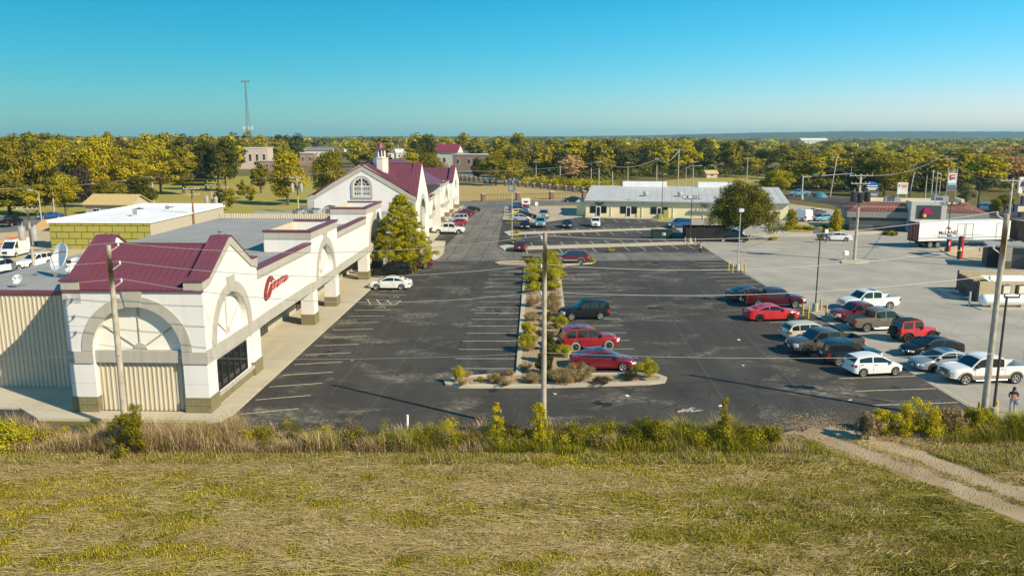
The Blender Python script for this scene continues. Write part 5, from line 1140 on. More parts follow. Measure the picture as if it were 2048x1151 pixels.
def wood_pole(bx,by,ty,label,r=.16,arms=(),cans=(),m=None,lean=None,group='wooden power poles',rz=0):
    g,h=base_h(bx,by,ty); q=empty('power_pole',g,rz,label,'power pole',group); b=MB()
    n=8; pts=[Vector((0,0,h*i/n)) for i in range(n+1)]
    if lean: pts=[p+Vector((lean*p.z/h,0,0)) for p in pts]
    for i in range(n): b.tube(pts[i],pts[i+1],r*(1-.35*i/n),r*(1-.35*(i+1)/n),10,0,i in(0,n-1))
    b.build('pole',m or M_WOODP,q,60)
    for (pz,w) in arms:
        z=HT(bx,pz,g.y); b=MB(); b.bb(-w/2,w/2,-.2,-.09,z-.06,z+.06); b.tube((-w*.25,-.12,z-.02),(0,-.1,z-.6),.025,None,4); b.tube((w*.25,-.12,z-.02),(0,-.1,z-.6),.025,None,4); a=b.build('crossarm',M_WOODP,q)
        for x in (-.46,-.25,.25,.46): b=MB(); b.lathe([(.03,0),(.06,.05),(.06,.1),(.03,.14),(.05,.2),(.001,.22)],8,(x*w,-.14,z+.06)); b.build('insulator',M_INS,a)
    for (x,pz,dz,dark) in cans:
        z=HT(bx,pz,g.y); b=MB(); b.lathe([(.001,z-dz),(.36,z-dz),(.40,z-dz+.06),(.40,z-.12),(.44,z-.1),(.3,z),(.001,z+.04)],14,(x,-.42,0)); t=b.build('transformer',M_DARK if dark else M_STEEL,q,40)
        b=MB(); b.lathe([(.04,z),(.06,z+.1),(.03,z+.2),(.05,z+.3),(.001,z+.33)],6,(x+.1,-.42,0)); b.build('bushing',M_INS,t)
    return q,g,h
def bracket(q,g,side,levels):
    out=[]
    for (px,py) in levels:
        z=HT(px,py,g.y); b=MB(); b.tube((side*.1,0,z-.35),(side*.55,0,z-.05),.035,None,6); b.lathe([(.04,z-.06),(.07,z),(.05,z+.05),(.07,z+.1),(.03,z+.16),(.001,z+.17)],8,(side*.55,0,0)); b.build('insulator_bracket',M_INS,q,40); out.append(g+Vector((side*.55,0,z+.14)))
    return out
pl,gl_,hl_=wood_pole(252,862,490,'weathered power pole standing before the arched tower front',.2,group='roadside wooden power poles')
pc,gc,hc=wood_pole(1087,868,465,'weathered power pole in front of the planted island',.17,group='roadside wooden power poles')
pr_,gr,hr=wood_pole(1965,848,428,'tall grey power pole beside the white and tan pickup',.2,group='roadside wooden power poles')
wl=bracket(pl,gl_,1,[(225,490),(225,527),(225,562)]); wc_=bracket(pc,gc,-.35,[(1080,476),(1080,533),(1080,588)]); wr=bracket(pr_,gr,-1,[(1997,428),(1990,495),(1965,556)])
b=MB(); b.tube((0,0,HT(1087,700,gc.y)),(0,0,HT(1087,700,gc.y)+.03),.2,None,10)
def wire(name,pts,sag,r,label,group='overhead wires',cat='wire'):
    b=MB(); 
    for p,q in zip(pts[:-1],pts[1:]):
        n=18; P=[]
        for i in range(n+1):
            t=i/n; v=p.lerp(q,t); v.z-=sag*4*t*(1-t); P.append(v)
        b.path(P,r,5)
    return tag(b.build(name,M_WIRE,None,60,fix=False),label,cat,group)
for i in range(3):
    nm=('topmost','middle','lowest')[i]
    wire('overhead_wire',[wl[i],wc_[i]],(.75,.8,.95)[i],.016,nm+' of the three wires from the left pole to the middle pole',cat='overhead wire')
    wire('overhead_wire',[wc_[i],wr[i]],(.75,.8,.6)[i],.016,nm+' of the three wires from the middle pole to the right pole',cat='overhead wire')
    e=wl[i]+Vector((-45,-2,-1)); wire('overhead_wire',[e,wl[i]],.7,.014,nm+' of the three wires leaving the left pole over the metal side wall',cat='overhead wire')
zl=HT(225,708,gl_.y); zc=HT(1087,703,gc.y); zr=HT(1965,705,gr.y)
wire('overhead_wire',[gl_+Vector((-45,0,zl-.5)),gl_+Vector((.1,-.2,zl)),gc+Vector((0,-.2,zc)),gr+Vector((0,-.2,zr))],.3,.009,'thin dark telephone line strung low along the roadside poles',cat='overhead wire')
pm_,gm,hm=wood_pole(1708,521,348,'tall power pole with three black transformers in the concrete lot',.22,arms=((351,3.2),(367,2.6)),cans=((-.95,383,1.35,1),(0,385,1.35,1),(.95,383,1.35,1)),group='tall power poles on the right')
pf_,gf,hf=wood_pole(2005,538,356,'slim grey power pole with one wide crossarm at the right edge',.2,arms=((361,3.4),),group='tall power poles on the right')
wood_pole(70,552,415,'transformer pole with two grey cans left of the satellite dishes',.19,arms=((418,2.6),),cans=((-.75,452,1.7,0),(.75,453,1.7,0)),group='power poles behind the mall')
wood_pole(390,474,374,'brown power pole behind the mall roof',.2,arms=((377,2.8),(389,2.8)),m=M_WOODB,group='power poles behind the mall')
wood_pole(426,436,368,'grey pole with two round cans by the white roof',.2,arms=((370,2.2),),cans=((-.9,392,1.8,0),(1.0,393,1.8,0)),group='power poles behind the mall')
wood_pole(597,424,352,'pale pole with two crossarms before the gabled hall',.2,arms=((355,3.4),(362,3.2)),cans=((-1.0,367,1.9,0),(1.0,367,1.9,0)),group='power poles behind the mall')
wood_pole(308,412,353,'plain pole with a single wire behind the white roof',.22,group='power poles behind the mall')
wood_pole(110,436,386,'short bare pole beside the curved street lamp at the left',.18,group='power poles behind the mall')
FAR=[(1197,391,322,2.2,'guyed pole left of the shop building roof'),(1224,391,343,0,'white bare pole just behind the shop building'),(1182,366,328,0,'thin pole in front of the dark trees'),(1255,372,324,1.5,'pole rising over the shop roof middle'),(1312,385,316,1.2,'pole with a bend above the shop roof'),(1355,382,298,3.6,'tallest pole with a wide crossarm above the shop roof'),(1385,376,322,2.5,'pole beside the mast arm street lamp'),(1493,366,315,4,'pole with a crossarm on the mown slope'),(1660,393,313,1.2,'slanting pole behind the signal arm'),(1816,404,326,0,'bare pole right of the small price sign'),(1849,402,337,0,'first of the bare poles in the dark gap'),(1861,403,340,0,'second of the bare poles in the dark gap'),(1870,398,327,0,'slender pole behind the bare poles'),(1892,404,294,3.5,'very tall dark pole with two crossarms near the drugstore sign'),(1955,421,345,0,'dark single pole by the silver minivan'),(1072,362,322,2,'pole on the field road in front of the tree line'),(1120,364,322,2,'second pole on the field road in front of the tree line')]
tops={}
for (x,by,ty,aw,lab) in FAR:
    arms=((ty+1.5,aw),) if aw else ()
    if x==1892: arms=((296,5.0),(318,3.6))
    q,g,h=wood_pole(x,by,ty,lab,.2,arms=arms,m=(M_DARK if x in(1892,1955) else None),lean=(1.2 if x in(1660,1816) else None),group='distant poles'); tops[x]=g+Vector((0,0,h-.2))
def wireP(a,b_,sag,lab,r=.03): wire('overhead_wire',[a,b_],sag,r,lab,cat='overhead wire',group='distant wires')
far_l=G(640,400); far_l.z=HT(640,362,far_l.y)
wireP(tops[1197],G(860,392)+Vector((0,0,7.6)),1.4,'thick cable running left from the guyed pole to the mall',.04)
wireP(tops[1197]-Vector((0,0,2)),G(880,392)+Vector((0,0,4.2)),1.2,'lower cable running left from the guyed pole',.03)
wireP(tops[1197],tops[1312],2.0,'sagging cable between the guyed pole and the bent pole',.035)
wireP(tops[1312],tops[1355],2.2,'sagging cable up to the tallest crossarm pole',.04)
q=G(308,412); q.z=HT(308,353,q.y); e=G(-60,440); e.z=HT(-60,378,e.y); wireP(e,q,.8,'single wire across the left trees to the plain pole',.04)
e2=G(720,424); e2.z=HT(720,337,e2.y); wireP(q,e2,1.5,'single wire from the plain pole toward the cupola',.035)
wireP(gm+Vector((0,0,hm-.2)),tops[1892],2.0,'wire from the transformer pole to the very tall dark pole')
wireP(gf+Vector((0,0,hf-.2)),tops[1892]-Vector((0,0,3)),1.5,'wire from the wide crossarm pole into the dark gap')
wireP(gf+Vector((0,0,hf-.4)),gf+Vector((40,5,hf+1)),.5,'wire leaving the wide crossarm pole at the right edge',.02)
def lamp(bx,by,ty,label,heads,m=None,r=.075,arm=None,hs=(.5,.4,.28),tx=None,aim=0,group='parking lot lamp posts',foot=True):
    g,h=base_h(bx,by,ty); q=empty('lamp_post',g,0,label,'lamp post',group); b=MB(); b.tube((0,0,0),(0,0,h),r,r*.8,8); b.build('pole',m or M_BROWNST,q,60)
    if foot: b=MB(); b.lathe([(.28,0),(.28,.75),(.26,.8),(.001,.8)],12); b.build('footing',M_CURB,q,40)
    if len(heads)>1:
        xs=[x for x,_ in heads]; b=MB(); b.bb(min(xs),max(xs),-.05,.05,h-.12,h-.02); b.build('crossbar',m or M_BROWNST,q)
    for (x,a) in heads:
        b=MB(); c=math.radians(a); b.box((x,0,h+hs[2]*.75),(hs[0],hs[1],hs[2]),0,c); hd=b.build('lamp_head',M_HEAD,q)
        b=MB(); d=Vector((math.sin(c),-math.cos(c),0)); p=Vector((x,0,h+hs[2]*.75))+d*(hs[1]/2+.01); b.box(p,(hs[0]*.8,.02,hs[2]*.8),0,c); b.build('lens',M_LENS,hd)
        b=MB(); b.tube((x,0,h-.05),(x,0,h+hs[2]*.3),.04,None,6); b.build('lamp_bracket',m or M_BROWNST,q)
    return q
lamp(1985,838,592,'lamp post with two square heads beside the tall grey pole',((-.15,15),(.75,20)),hs=(.62,.22,.55),r=.085)
lamp(1630,622,470,'lamp post with two heads between the yellow bollards at mid lot',((-.35,-40),(.45,30)),hs=(.6,.3,.5))
lamp(1475,541,426,'lamp post with one box head and four bollards',((0,10),),hs=(.75,.55,.5),m=M_STEEL)
lamp(1380,486,397,'lamp post with four small heads by the green dumpster',((-1.3,0),(-.45,20),(.45,-20),(1.3,0)),hs=(.6,.35,.4))
lamp(1024,485,385,'lamp post with a white floodlight near the short row of cars',((0,-25),),hs=(.9,.8,1.0),m=M_STEEL)
lamp(1892,505,409,'lamp post with four heads in front of the white trailer',((-1.3,-60),(-.4,0),(.4,0),(1.3,60)),hs=(.55,.4,.3),m=M_DARK)
lamp(1323,438,349,'thin lamp post beside the green utility cabinet',((.4,0),),hs=(.8,.3,.15),m=M_BROWNST,foot=False)
def street_lamp(bx,by,ty,dx,label,m=None,foot=False,group='arm street lamps'):
    g,h=base_h(bx,by,ty); q=empty('street_lamp',g,0,label,'street lamp',group); b=MB(); b.tube((0,0,0),(0,0,h-.6),.13,.09,8); b.path([(0,0,h-.6),(dx*.4,0,h-.15),(dx,0,h)],.06,6); b.build('pole',m or M_STEEL,q,60)
    b=MB(); b.box((dx,0,h),(.8,.3,.16)); b.build('lamp_head',M_INS,q); return q
street_lamp(83,440,380,-1.8,'curved street lamp at the left beside the short bare pole')
street_lamp(463,412,374,-1.2,'small street lamp at the corner of the white roof')
street_lamp(1371,377,331,4.6,'street lamp with a long slanted arm above the shop roof')
street_lamp(1430,372,330,-1.5,'street lamp with a short arm on the mown slope')
street_lamp(1877,403,343,-2.2,'street lamp with an arm among the bare poles')
# bollards
bol=None
BL=[(1457,541,'far left of the four bollards around the box-head lamp post'),(1465,545,'near left of the four bollards around the box-head lamp post'),(1482,540,'far right of the four bollards around the box-head lamp post'),(1490,545,'near right of the four bollards around the box-head lamp post'),(1605,629,'yellow bollard by the nose of the bright red sedan'),(1616,636,'yellow bollard nearest the camera left of the mid-lot lamp post'),(1641,619,'yellow bollard farthest right behind the mid-lot lamp post'),(1652,632,'yellow bollard right of the mid-lot lamp post before the white pickup'),(1990,835,'yellow bollard beside the thin lamp post by the person'),(1956,838,'brown-shaded bollard left of the tall grey pole'),(1370,488,'bollard left of the four-head lamp post'),(1390,490,'bollard right of the four-head lamp post')]
b=MB(); b.lathe([(.095,0),(.095,1.02),(.085,1.08),(.05,1.12),(.001,1.13)],12); BM=b.mesh('bollard',M_YELP,50)
for x,y,l in BL: o=link(bpy.data.objects.new('bollard',BM)); o.location=G(x,y); tag(o,l,'bollard','steel bollards')
# signals
g,h=base_h(1603,399,351); q=empty('traffic_signal',g,0,'steel signal mast with a long horizontal arm over the street','traffic signal'); L=13.2
b=MB(); b.tube((0,0,0),(0,0,h),.24,.18,10); b.tube((0,0,h-.4),(L,-1,h+.6),.16,.08,8); b.lathe([(.5,0),(.5,1.2),(.001,1.2)],10); b.build('mast',M_STEEL,q,60)
for x in (4.6,11.4):
    b=MB(); b.box((x,-.6,h+.35),(.45,.35,1.2)); s=b.build('signal_head',M_DARK,q); b=MB()
    for k in range(3): b.lathe([(.001,0),(.13,0),(.15,.12)],8,(x,-.6-.3,h+.0+k*.35),'y')
    b.build('signal_lens',M_HEAD,s)
b=MB(); b.box((3.4,-.5,h+.25),(1.6,.06,.55)); b.build('street_sign',mat('sign_green',(.05,.2,.15),.5,var=.05),q); b=MB(); b.tube((12.6,-.9,h+.5),(12.6,-.9,h+2.6),.06,None,5); b.build('camera_arm',M_STEEL,q)
# signs
def board_sign(px,py,by,w,pzt,pzb,label,m,lines=(),posts=2,name='sign',rz=0,tm=None,group=None):
    g=G(px,by); q=empty(name,g,rz,label,'sign',group); z1=HT(px,pzt,g.y); z0=HT(px,pzb,g.y)
    b=MB(); b.bb(-w/2,w/2,-.12,.12,z0,z1); b.build('board',m,q); b=MB()
    xs=(-w*.42,w*.42) if posts==2 else (0,)
    for x in xs: b.bb(x-.08,x+.08,-.08,.08,0,z0+.02)
    b.build('post',M_STEEL,q)
    for (t,z,s,mm) in lines: text(t,(0,-.14,z0+(z1-z0)*z),(math.pi/2,0,0),s,mm,q,ext=.01,bold=.01)
    return q,z0,z1
M_SG=mat('sign_grey',(.13,.13,.14),.5,var=.05); M_SD=mat('sign_dark',(.02,.02,.03),.5,var=.05); M_SW=mat('sign_white',(.78,.76,.70),.5,var=.04); M_OR=mat('sign_orange',(.7,.3,.15),.5,var=.05); M_PUR=mat('sign_purple',(.10,.015,.10),.5,var=.05)
q,z0,z1=board_sign(1741,0,409,3.6,369,399,'grey monument sign with a blue gable top behind the restaurant roof',M_SG,(),name='monument_sign')
zz=lambda py:HT(1741,py,q.location.y)
b=MB(); b.bb(-1.8,1.8,-.2,-.125,zz(381),zz(369)); b.build('name_panel',M_SD,q); b=MB(); b.plate([(-1.85,z1),(1.85,z1),(.3,zz(363.5)),(-.3,zz(363.5))],[],'y',-.3,.3); b.build('gable_top',mat('sign_blue',(.0,.16,.55),.4,var=.04),q)
text('verizon',(0,-.14,zz(388.5)),(math.pi/2,0,0),.95,M_SW,q,ext=.01,bold=.015)
for k,(py,wd) in enumerate(((371.5,2.6),(375.8,2.7),(378.6,1.8))): b=MB(); b.bb(-wd/2,wd/2,-.24,-.202,zz(py)-.13,zz(py)+.13); b.build('faint_text_line',M_SW,q)
q,z0,z1=board_sign(1802,0,409,2.6,365,388,'white price sign with orange letters right of the monument sign',M_SW,(),name='price_sign')
text('F',(-.85,-.14,z0+(z1-z0)*.72),(math.pi/2,0,0),1.0,M_BROWNST,q,bold=.02); b=MB(); b.bb(-.4,1.25,-.15,-.122,z0+(z1-z0)*.55,z0+(z1-z0)*.94); b.build('price_panel',mat('sign_peach',(.72,.5,.38),.5,var=.04),q); text('REE',(.45,-.17,z0+(z1-z0)*.7),(math.pi/2,0,0),.72,M_OR,q,bold=.02)
b=MB(); b.bb(-1.32,1.32,-.13,.13,z0+(z1-z0)*.44,z0+(z1-z0)*.47); b.build('board_gap',M_STEEL,q)
# drugstore sign on two posts
g=G(1899,407); q=empty('drugstore_sign',g,0,'tall two-post drugstore sign with a white W on a red shape','sign'); zz=lambda py:HT(1899,py,g.y)
b=MB(); b.tube((-1.15,0,0),(-1.15,0,zz(334)),.13,None,6); b.tube((1.15,0,0),(1.15,0,zz(338)),.13,None,6); b.bb(-1.1,1.1,-.06,.06,zz(343),zz(342)); b.build('post',M_STEEL,q)
b=MB(); b.bb(-1.02,1.02,-.15,.15,zz(370.5),zz(346)); b.build('panel',M_SW,q); b=MB(); b.plate([(-.75,zz(349)),(.75,zz(348.5)),(.75,zz(358)),(-.1,zz(358.5)),(-.55,zz(362)),(-.5,zz(358.5)),(-.75,zz(358))],[],'y',-.2,-.152); b.build('emblem',mat('emblem_crimson',(.32,.02,.05),.5,var=.04),q)
text('W',(0,-.23,zz(353.4)),(math.pi/2,0,0),1.15,M_SW,q,shear=.3,bold=.01); b=MB(); b.bb(-1.0,1.0,-.18,-.152,zz(370),zz(365.5)); b.build('blue_band',mat('band_blue',(.2,.5,.7),.5,var=.05),q)
b=MB(); b.bb(-1.2,1.4,-.12,.12,zz(381.5),zz(373)); b.build('reader_board',M_SG,q); b=MB(); b.bb(-1.3,1.5,-.16,-.125,zz(382.2),zz(381.6)); b.bb(-1.3,1.5,-.16,-.125,zz(372.9),zz(372.2)); b.build('reader_frame',M_STEEL,q)
g=G(2043,432); q=empty('restaurant_pole_sign',g,0,'white restaurant pole sign with a purple bell cut by the right edge','sign'); zz=lambda py:HT(2043,py,g.y); wd=1.45
b=MB(); b.bb(-wd,wd+.6,-.2,.2,zz(386),zz(354)); b.build('board',M_SW,q); b=MB(); b.plate([(-wd+.25,zz(373)),(-wd+.35,zz(366)),(-wd+.7,zz(359)),(.2,zz(356)),(1.2,zz(360)),(1.6,zz(373))],[],'y',-.25,-.205); b.build('bell',M_PUR,q); b=MB(); b.plate([(-.55,zz(372)),(-.3,zz(362)),(.4,zz(360)),(1.0,zz(372))],[],'y',-.29,-.255); b.build('bell_highlight',mat('bell_magenta',(.42,.03,.22),.5,var=.04),q)
text('TACO',(.25,-.23,zz(377)),(math.pi/2,0,0),.72,M_SD,q,bold=.02); text('BELL',(.25,-.23,zz(383)),(math.pi/2,0,0),.72,M_SD,q,bold=.02); b=MB(); b.bb(-wd+.2,wd,-.3,.3,zz(391),zz(386.5)); b.build('lower_box',mat('box_ochre',(.5,.36,.1),.6,var=.05),q); b=MB(); b.bb(-.4,.4,-.3,.3,0,zz(391)); b.build('column',mat('column_blue',(.02,.05,.18),.5,var=.06),q)
g=G(2040,434); q=empty('directory_sign',g,0,'low beige and navy sign below the restaurant pole sign','sign'); zz=lambda py:HT(2040,py,g.y); b=MB(); b.bb(-1.6,1.6,-.3,.3,zz(424),zz(408)); b.build('frame',mat('sign_navy',(.02,.04,.12),.5,var=.05),q); b=MB(); b.bb(-.9,1.5,-.36,-.305,zz(423),zz(412)); b.build('panel',mat('sign_cream',(.75,.62,.4),.5,var=.05),q); b=MB(); b.bb(-.3,.3,-.25,.25,0,zz(424)); b.build('post',M_SD,q)
q,z0,z1=board_sign(1052,0,423,1.95,396,408,'white dealer sign above the red car of the short row',M_SW,(),name='dealer_sign'); b=MB(); b.plate([(-.55,z0+.5),(0,z0+.28),(.55,z0+.5),(.5,z0+.72),(-.5,z0+.72)],[],'y',-.16,-.122); b.build('emblem',M_SD,q)
board_sign(1073,0,420,.7,403.5,411,'small white sign board by the tan lot entrance',M_SW,(),posts=1,name='notice_sign')
g=G(868,519); q=empty('menu_board',g,.1,'white upright sign box on the pavement right of the pear tree','sign'); b=MB(); b.bb(-.3,.3,-.12,.12,.1,1.35); b.build('board',M_SW,q); b=MB(); b.bb(-.2,.1,-.135,-.125,1.1,1.18); b.bb(-.1,.2,-.135,-.125,.28,.36); b.build('mark',M_SG,q); b=MB(); b.bb(-.2,.2,-.1,.1,0,.1); b.build('foot',M_STEEL,q)
g=G(1690,521); q=empty('drop_box',g,.2,'white tilted drop box beside the transformer pole','drop box'); b=MB(); b.bb(-.06,.06,-.06,.06,.1,.8); b.build('stand',M_STEEL,q); b=MB(); b.plate([(-.3,.8),(.3,.8),(.3,1.25),(.1,1.4),(-.3,1.3)],[],'x',-.3,.3); b.build('box',M_WHITE,q)
g=G(1643,485); q=empty('order_board',g,-.2,'drive-through order board with dark back beside the white sedan','sign'); b=MB(); b.bb(-.7,.3,-.1,.1,.6,1.9); b.bb(.4,.9,-.1,.1,.9,2.0); b.build('board',M_BROWNST,q); b=MB(); b.bb(-.25,-.15,-.05,.05,0,.6); b.bb(.6,.7,-.05,.05,0,.9); b.build('post',M_DARK,q)
# dumpster, screen, utility boxes
M_DGRN=mat('dumpster_green',(.012,.035,.03),.6,var=.15,sc=2); M_SCR=mat('black_screen',(.012,.012,.013),.9,var=.2,sc=3)
g=G(1325,477); q=empty('dumpster',g,-.05,'dark green dumpster with a blue and white sticker on the median','dumpster'); b=MB(); b.plate([(-1.65,.15),(-1.3,-.0),(1.55,-.0),(1.65,.15),(1.65,1.35),(-1.65,1.35),(-1.9,1.2)],[],'y',0,1.6); b.build('body',M_DGRN,q); b=MB(); b.bb(-1.75,1.7,-.06,1.66,1.36,1.46); b.build('lid',M_PLAS,q); b=MB(); b.bb(-.05,.5,-.03,-.002,.55,1.0); b.build('sticker',M_SW,q); b=MB(); b.bb(0,.25,-.04,-.031,.6,.95); b.build('sticker_emblem',mat('sticker_blue',(.1,.35,.6),.5,var=0),q)
g=G(1372,483); q=empty('screen_fence',g,-.06,'black screened enclosure between the dumpster and the big round tree','fence'); Lx=7.2
for k in range(6): b=MB(); b.tube((k*Lx/5,0,0),(k*Lx/5,0,2.35),.05,None,6); b.build('post',M_DARK,q)
for k in range(5): b=MB(); b.bb(k*Lx/5+.05,(k+1)*Lx/5-.05,-.02,.02,.05,2.3+.12*(k%2)); b.build('screen_panel',M_SCR,q)
b=MB(); b.bb(-.03,.03,.06,4,.05,2.3); b.bb(0,Lx,3.97,4.03,.05,2.3); b.build('screen_side',M_SCR,q)
for (x,y,w,h,l) in ((1331,437,1.0,1.75,'tall yellow-green utility cabinet on the small lawn'),(1320,439,.7,1.2,'lower utility cabinet left of the tall one')):
    g=G(x,y); q=empty('utility_cabinet',g,0,l,'utility box','utility cabinets'); b=MB(); b.bb(-w/2,w/2,-.35,.35,.08,h); b.build('cabinet',mat('cabinet_green',(.30,.29,.06),.6,var=.08),q); b=MB(); b.bb(-w/2-.05,w/2+.05,-.4,.4,0,.08); b.build('pad',M_CURB,q); b=MB(); b.bb(-.06,.06,-.37,-.352,h*.5,h*.6); b.build('handle',M_DARK,q)
sheet('small_lawn',pix([(1305,440),(1312,435),(1350,437),(1362,440),(1340,444),(1318,444)]),.03,M_LAWN)
g=G(1312,615.5); q=empty('storm_drain',(g.x,g.y,.014),0,'small dark storm drain grate in the asphalt','drain'); b=MB(); b.bb(-.75,.75,-.35,.35,-.01,.012); b.build('pit',M_SCR,q)
for k in range(9): b=MB(); b.bb(-.72+k*.16,-.66+k*.16,-.33,.33,.013,.03); b.build('grate_bar',M_DARK,q)
# wash bay: vacuum canopy, kiosk building, enclosure, tank
M_REDP=mat('red_post',(.55,.02,.02),.45,var=.05)
g=G(1907,512); q=empty('vacuum_island',g,.15,'vacuum island with two red and black posts under a flat grey canopy','vacuum station')
for (px,py,rr,pt) in ((1896,506,.22,470),(1919,518,.25,472)):
    p=G(px,py)-g; h=HT(px,pt,G(px,py).y); p.rotate(mathutils.Euler((0,0,-.15))); b=MB(); b.bb(p.x-.05,p.x+rr,p.y-rr,p.y+rr,0,h); b.build('post',M_REDP,q); b=MB(); b.bb(p.x-rr*1.1,p.x-.052,p.y-rr*1.02,p.y+rr*1.02,0,h-.05); b.build('post_side',M_SD,q)
    b=MB(); b.bb(p.x-rr*.8,p.x-.2*rr,p.y-rr*1.06,p.y-rr*1.025,1.2,1.7); b.build('dial',M_SW,q)
b=MB(); b.bb(-1.7,1.7,-1.6,1.6,2.55,2.66); b.build('canopy',M_STEEL,q)
g=G(1972,535); q=empty('wash_building',g,-.42,'low dark car wash building with cream end piers at the right edge','building')
b=MB(); b.bb(0,14,.4,5,0,2.75); b.build('wall',M_TD,q); b=MB(); b.bb(-.1,14.2,.2,5.2,2.75,3.0); b.build('roof',M_ROOFG,q)
for x in (2.2,6.2,10.2): b=MB(); b.bb(x-.55,x+.55,-.1,.42,0,2.74); b.build('pier',mat('pier_cream',(.55,.48,.34),.85,var=.05),q); b=MB(); b.bb(x-.58,x+.58,-.13,-.102,0,1.0); b.build('pier_base',M_TILE,q)
b=MB(); b.bb(.02,1.7,.3,.398,.2,2.6); b.build('bay_door',M_SCR,q)
g=G(1972,520); q=empty('vacuum_machine',g,0,'black coin vacuum with a looped hose by the wash building','vacuum'); b=MB(); b.lathe([(.4,0),(.4,1.3),(.35,1.5),(.001,1.55)],12); b.build('drum',M_SCR,q); b=MB(); b.path([(.1+.9*math.cos(t)-.5,-.3,1.6+.5*math.sin(t)) for t in [math.pi*i/9 for i in range(-2,12)]],.06,6); b.build('hose',M_PLAS,q)
g=G(1952,603); eb=empty('dumpster_enclosure',g,0,'dumpster enclosure with weathered board gates and pebble-faced walls','enclosure')
M_BRD=mat('grey_board',(.12,.105,.085),.9,c2=(.05,.045,.04),sc=3); M_PEB=mat('pebble_wall',(.55,.45,.28),.95,c2=(.40,.33,.2),sc=6,bump=.8,bsc=25)
e=G(1913,581)-g; L=e.length; dr=e.normalized(); nb=22; w_=L/nb
for k in range(nb):
    p=dr*(k+.5)*w_; b=MB(); b.box((0,0,1.0+.03*(k%3)),(w_*(.86 if k%4 else .7),.04,1.95+.06*((k*7)%4)),0,0); o=b.build('board',M_BRD,eb); o.location=p; o.rotation_euler=(0,0,math.atan2(dr.y,dr.x))
b=MB(); b.box(dr*L*.5+Vector((.12,.05,1.6)),(L,.06,.1),0,math.atan2(dr.y,dr.x)); b.box(dr*L*.5+Vector((.12,.05,.5)),(L,.06,.1),0,math.atan2(dr.y,dr.x)); b.tube((0,0,0),(0,0,2.3),.09,None,8); b.tube(dr*L,dr*L+Vector((0,0,2.35)),.09,None,8); b.build('gate_frame',M_DARK,eb)
b=MB(); b.bb(.15,9.5,-.12,.12,0,2.15); b.build('wall',M_PEB,eb); b=MB(); b.box(dr*L+Vector((4.9,.2,1.1)),(9.5,.24,2.2),0,-.02); b.build('wall',M_PEB,eb)
b=MB(); b.bb(2.2,6.8,1.6,3.4,.2,1.75); b.build('bin',M_DGRN,eb); b=MB(); b.add([(2.2,1.5,1.8),(6.8,1.5,1.8),(6.8,3.5,2.2),(2.2,3.5,2.2)],[(0,1,2,3)]); b.build('bin_lid',M_WHITE,eb)
g=G(1938,612); q=empty('bollard',g,0,'grey pipe post leaning before the board gate','bollard'); b=MB(); b.tube((0,0,0),(0,0,1.45),.1,None,10); b.lathe([(.1,1.45),(.07,1.5),(.001,1.53)],10); b.build('pipe',M_STEEL,q,50)
g=G(2006,614); q=empty('gas_tank',g,.02,'long white propane tank on saddles before the pebble wall','tank'); b=MB(); b.lathe([(.001,-2.5),(.35,-2.42),(.55,-2.2),(.6,-1.95),(.6,2.2),(.55,2.45),(.35,2.67),(.001,2.75)],24,(0,0,.75),'x'); b.build('vessel',mat('tank_white',(.78,.78,.77),.4,var=.04),q,50)
b=MB(); b.bb(-1.6,-1.3,-.5,.5,0,.35); b.bb(1.5,1.8,-.5,.5,0,.35); b.build('saddle',M_CURB,q); b=MB(); b.lathe([(.14,1.33),(.14,1.5),(.001,1.52)],10,(.2,0,0)); b.build('valve_cap',M_STEEL,q)
slab('tank_pad',[(g.x+p[0],g.y+p[1]) for p in ((-3,-1.4),(5,-1.4),(5,1.2),(-3,1.2))],.08,M_CURB)
g=G(815,874); q=empty('marker_post',g,0,'short white marker post in the roadside brush','post'); b=MB(); b.tube((0,0,0),(.03,0,1.35),.07,None,8); b.build('pipe',M_WHITE,q,50)
# pillar fence along the field road and iron fence along the cross road
M_PIL=mat('pillar_brick',(.17,.105,.08),.85,var=.12,sc=3)
def pillar_fence(p0,p1,n,h,label,name,pw=.9,cap=True,rail=True,posts=0):
    a=G(*p0); b_=G(*p1); q=empty(name,a,math.atan2((b_-a).y,(b_-a).x),label,'fence'); L=(b_-a).length; st=L/(n-1)
    m=MB(); m.bb(-pw/2,pw/2,-pw/2,pw/2,0,h); pm=m.mesh('pillar',M_PIL); m=MB(); m.bb(-pw/2-.1,pw/2+.1,-pw/2-.1,pw/2+.1,h,h+.18); cm=m.mesh('cap',M_CURB)
    for k in range(n):
        o=link(bpy.data.objects.new('pillar',pm),q); o.location=(k*st,0,0); c=link(bpy.data.objects.new('cap',cm),o)
    m=MB()
    for z in (.25,h*.85): m.bb(0,st-pw,-.03,.03,z-.03,z+.03)
    npk=max(4,int(st/.9))
    for i in range(npk): x=(st-pw)*(i+.5)/npk; m.bb(x-.03,x+.03,-.02,.02,.1,h*.9)
    rm=m.mesh('railing',M_DARK)
    for k in range(n-1): o=link(bpy.data.objects.new('railing',rm),q); o.location=(k*st+pw/2,0,0)
pillar_fence((1011,370.5),(1220,390),14,1.5,'brick pillar fence with dark railings along the field road','pillar_fence',.75)
pillar_fence((915,359.5),(990,368),9,1.7,'smaller run of brick pillars left of the spreading lawn tree','pillar_fence',.8)
pillar_fence((966,402.2),(1168,396),4,1.9,'black iron fence with four brick pillars along the cross road','iron_fence',.95)
o=[x for x in bpy.data.objects if x.name.startswith('iron_fence')][0]
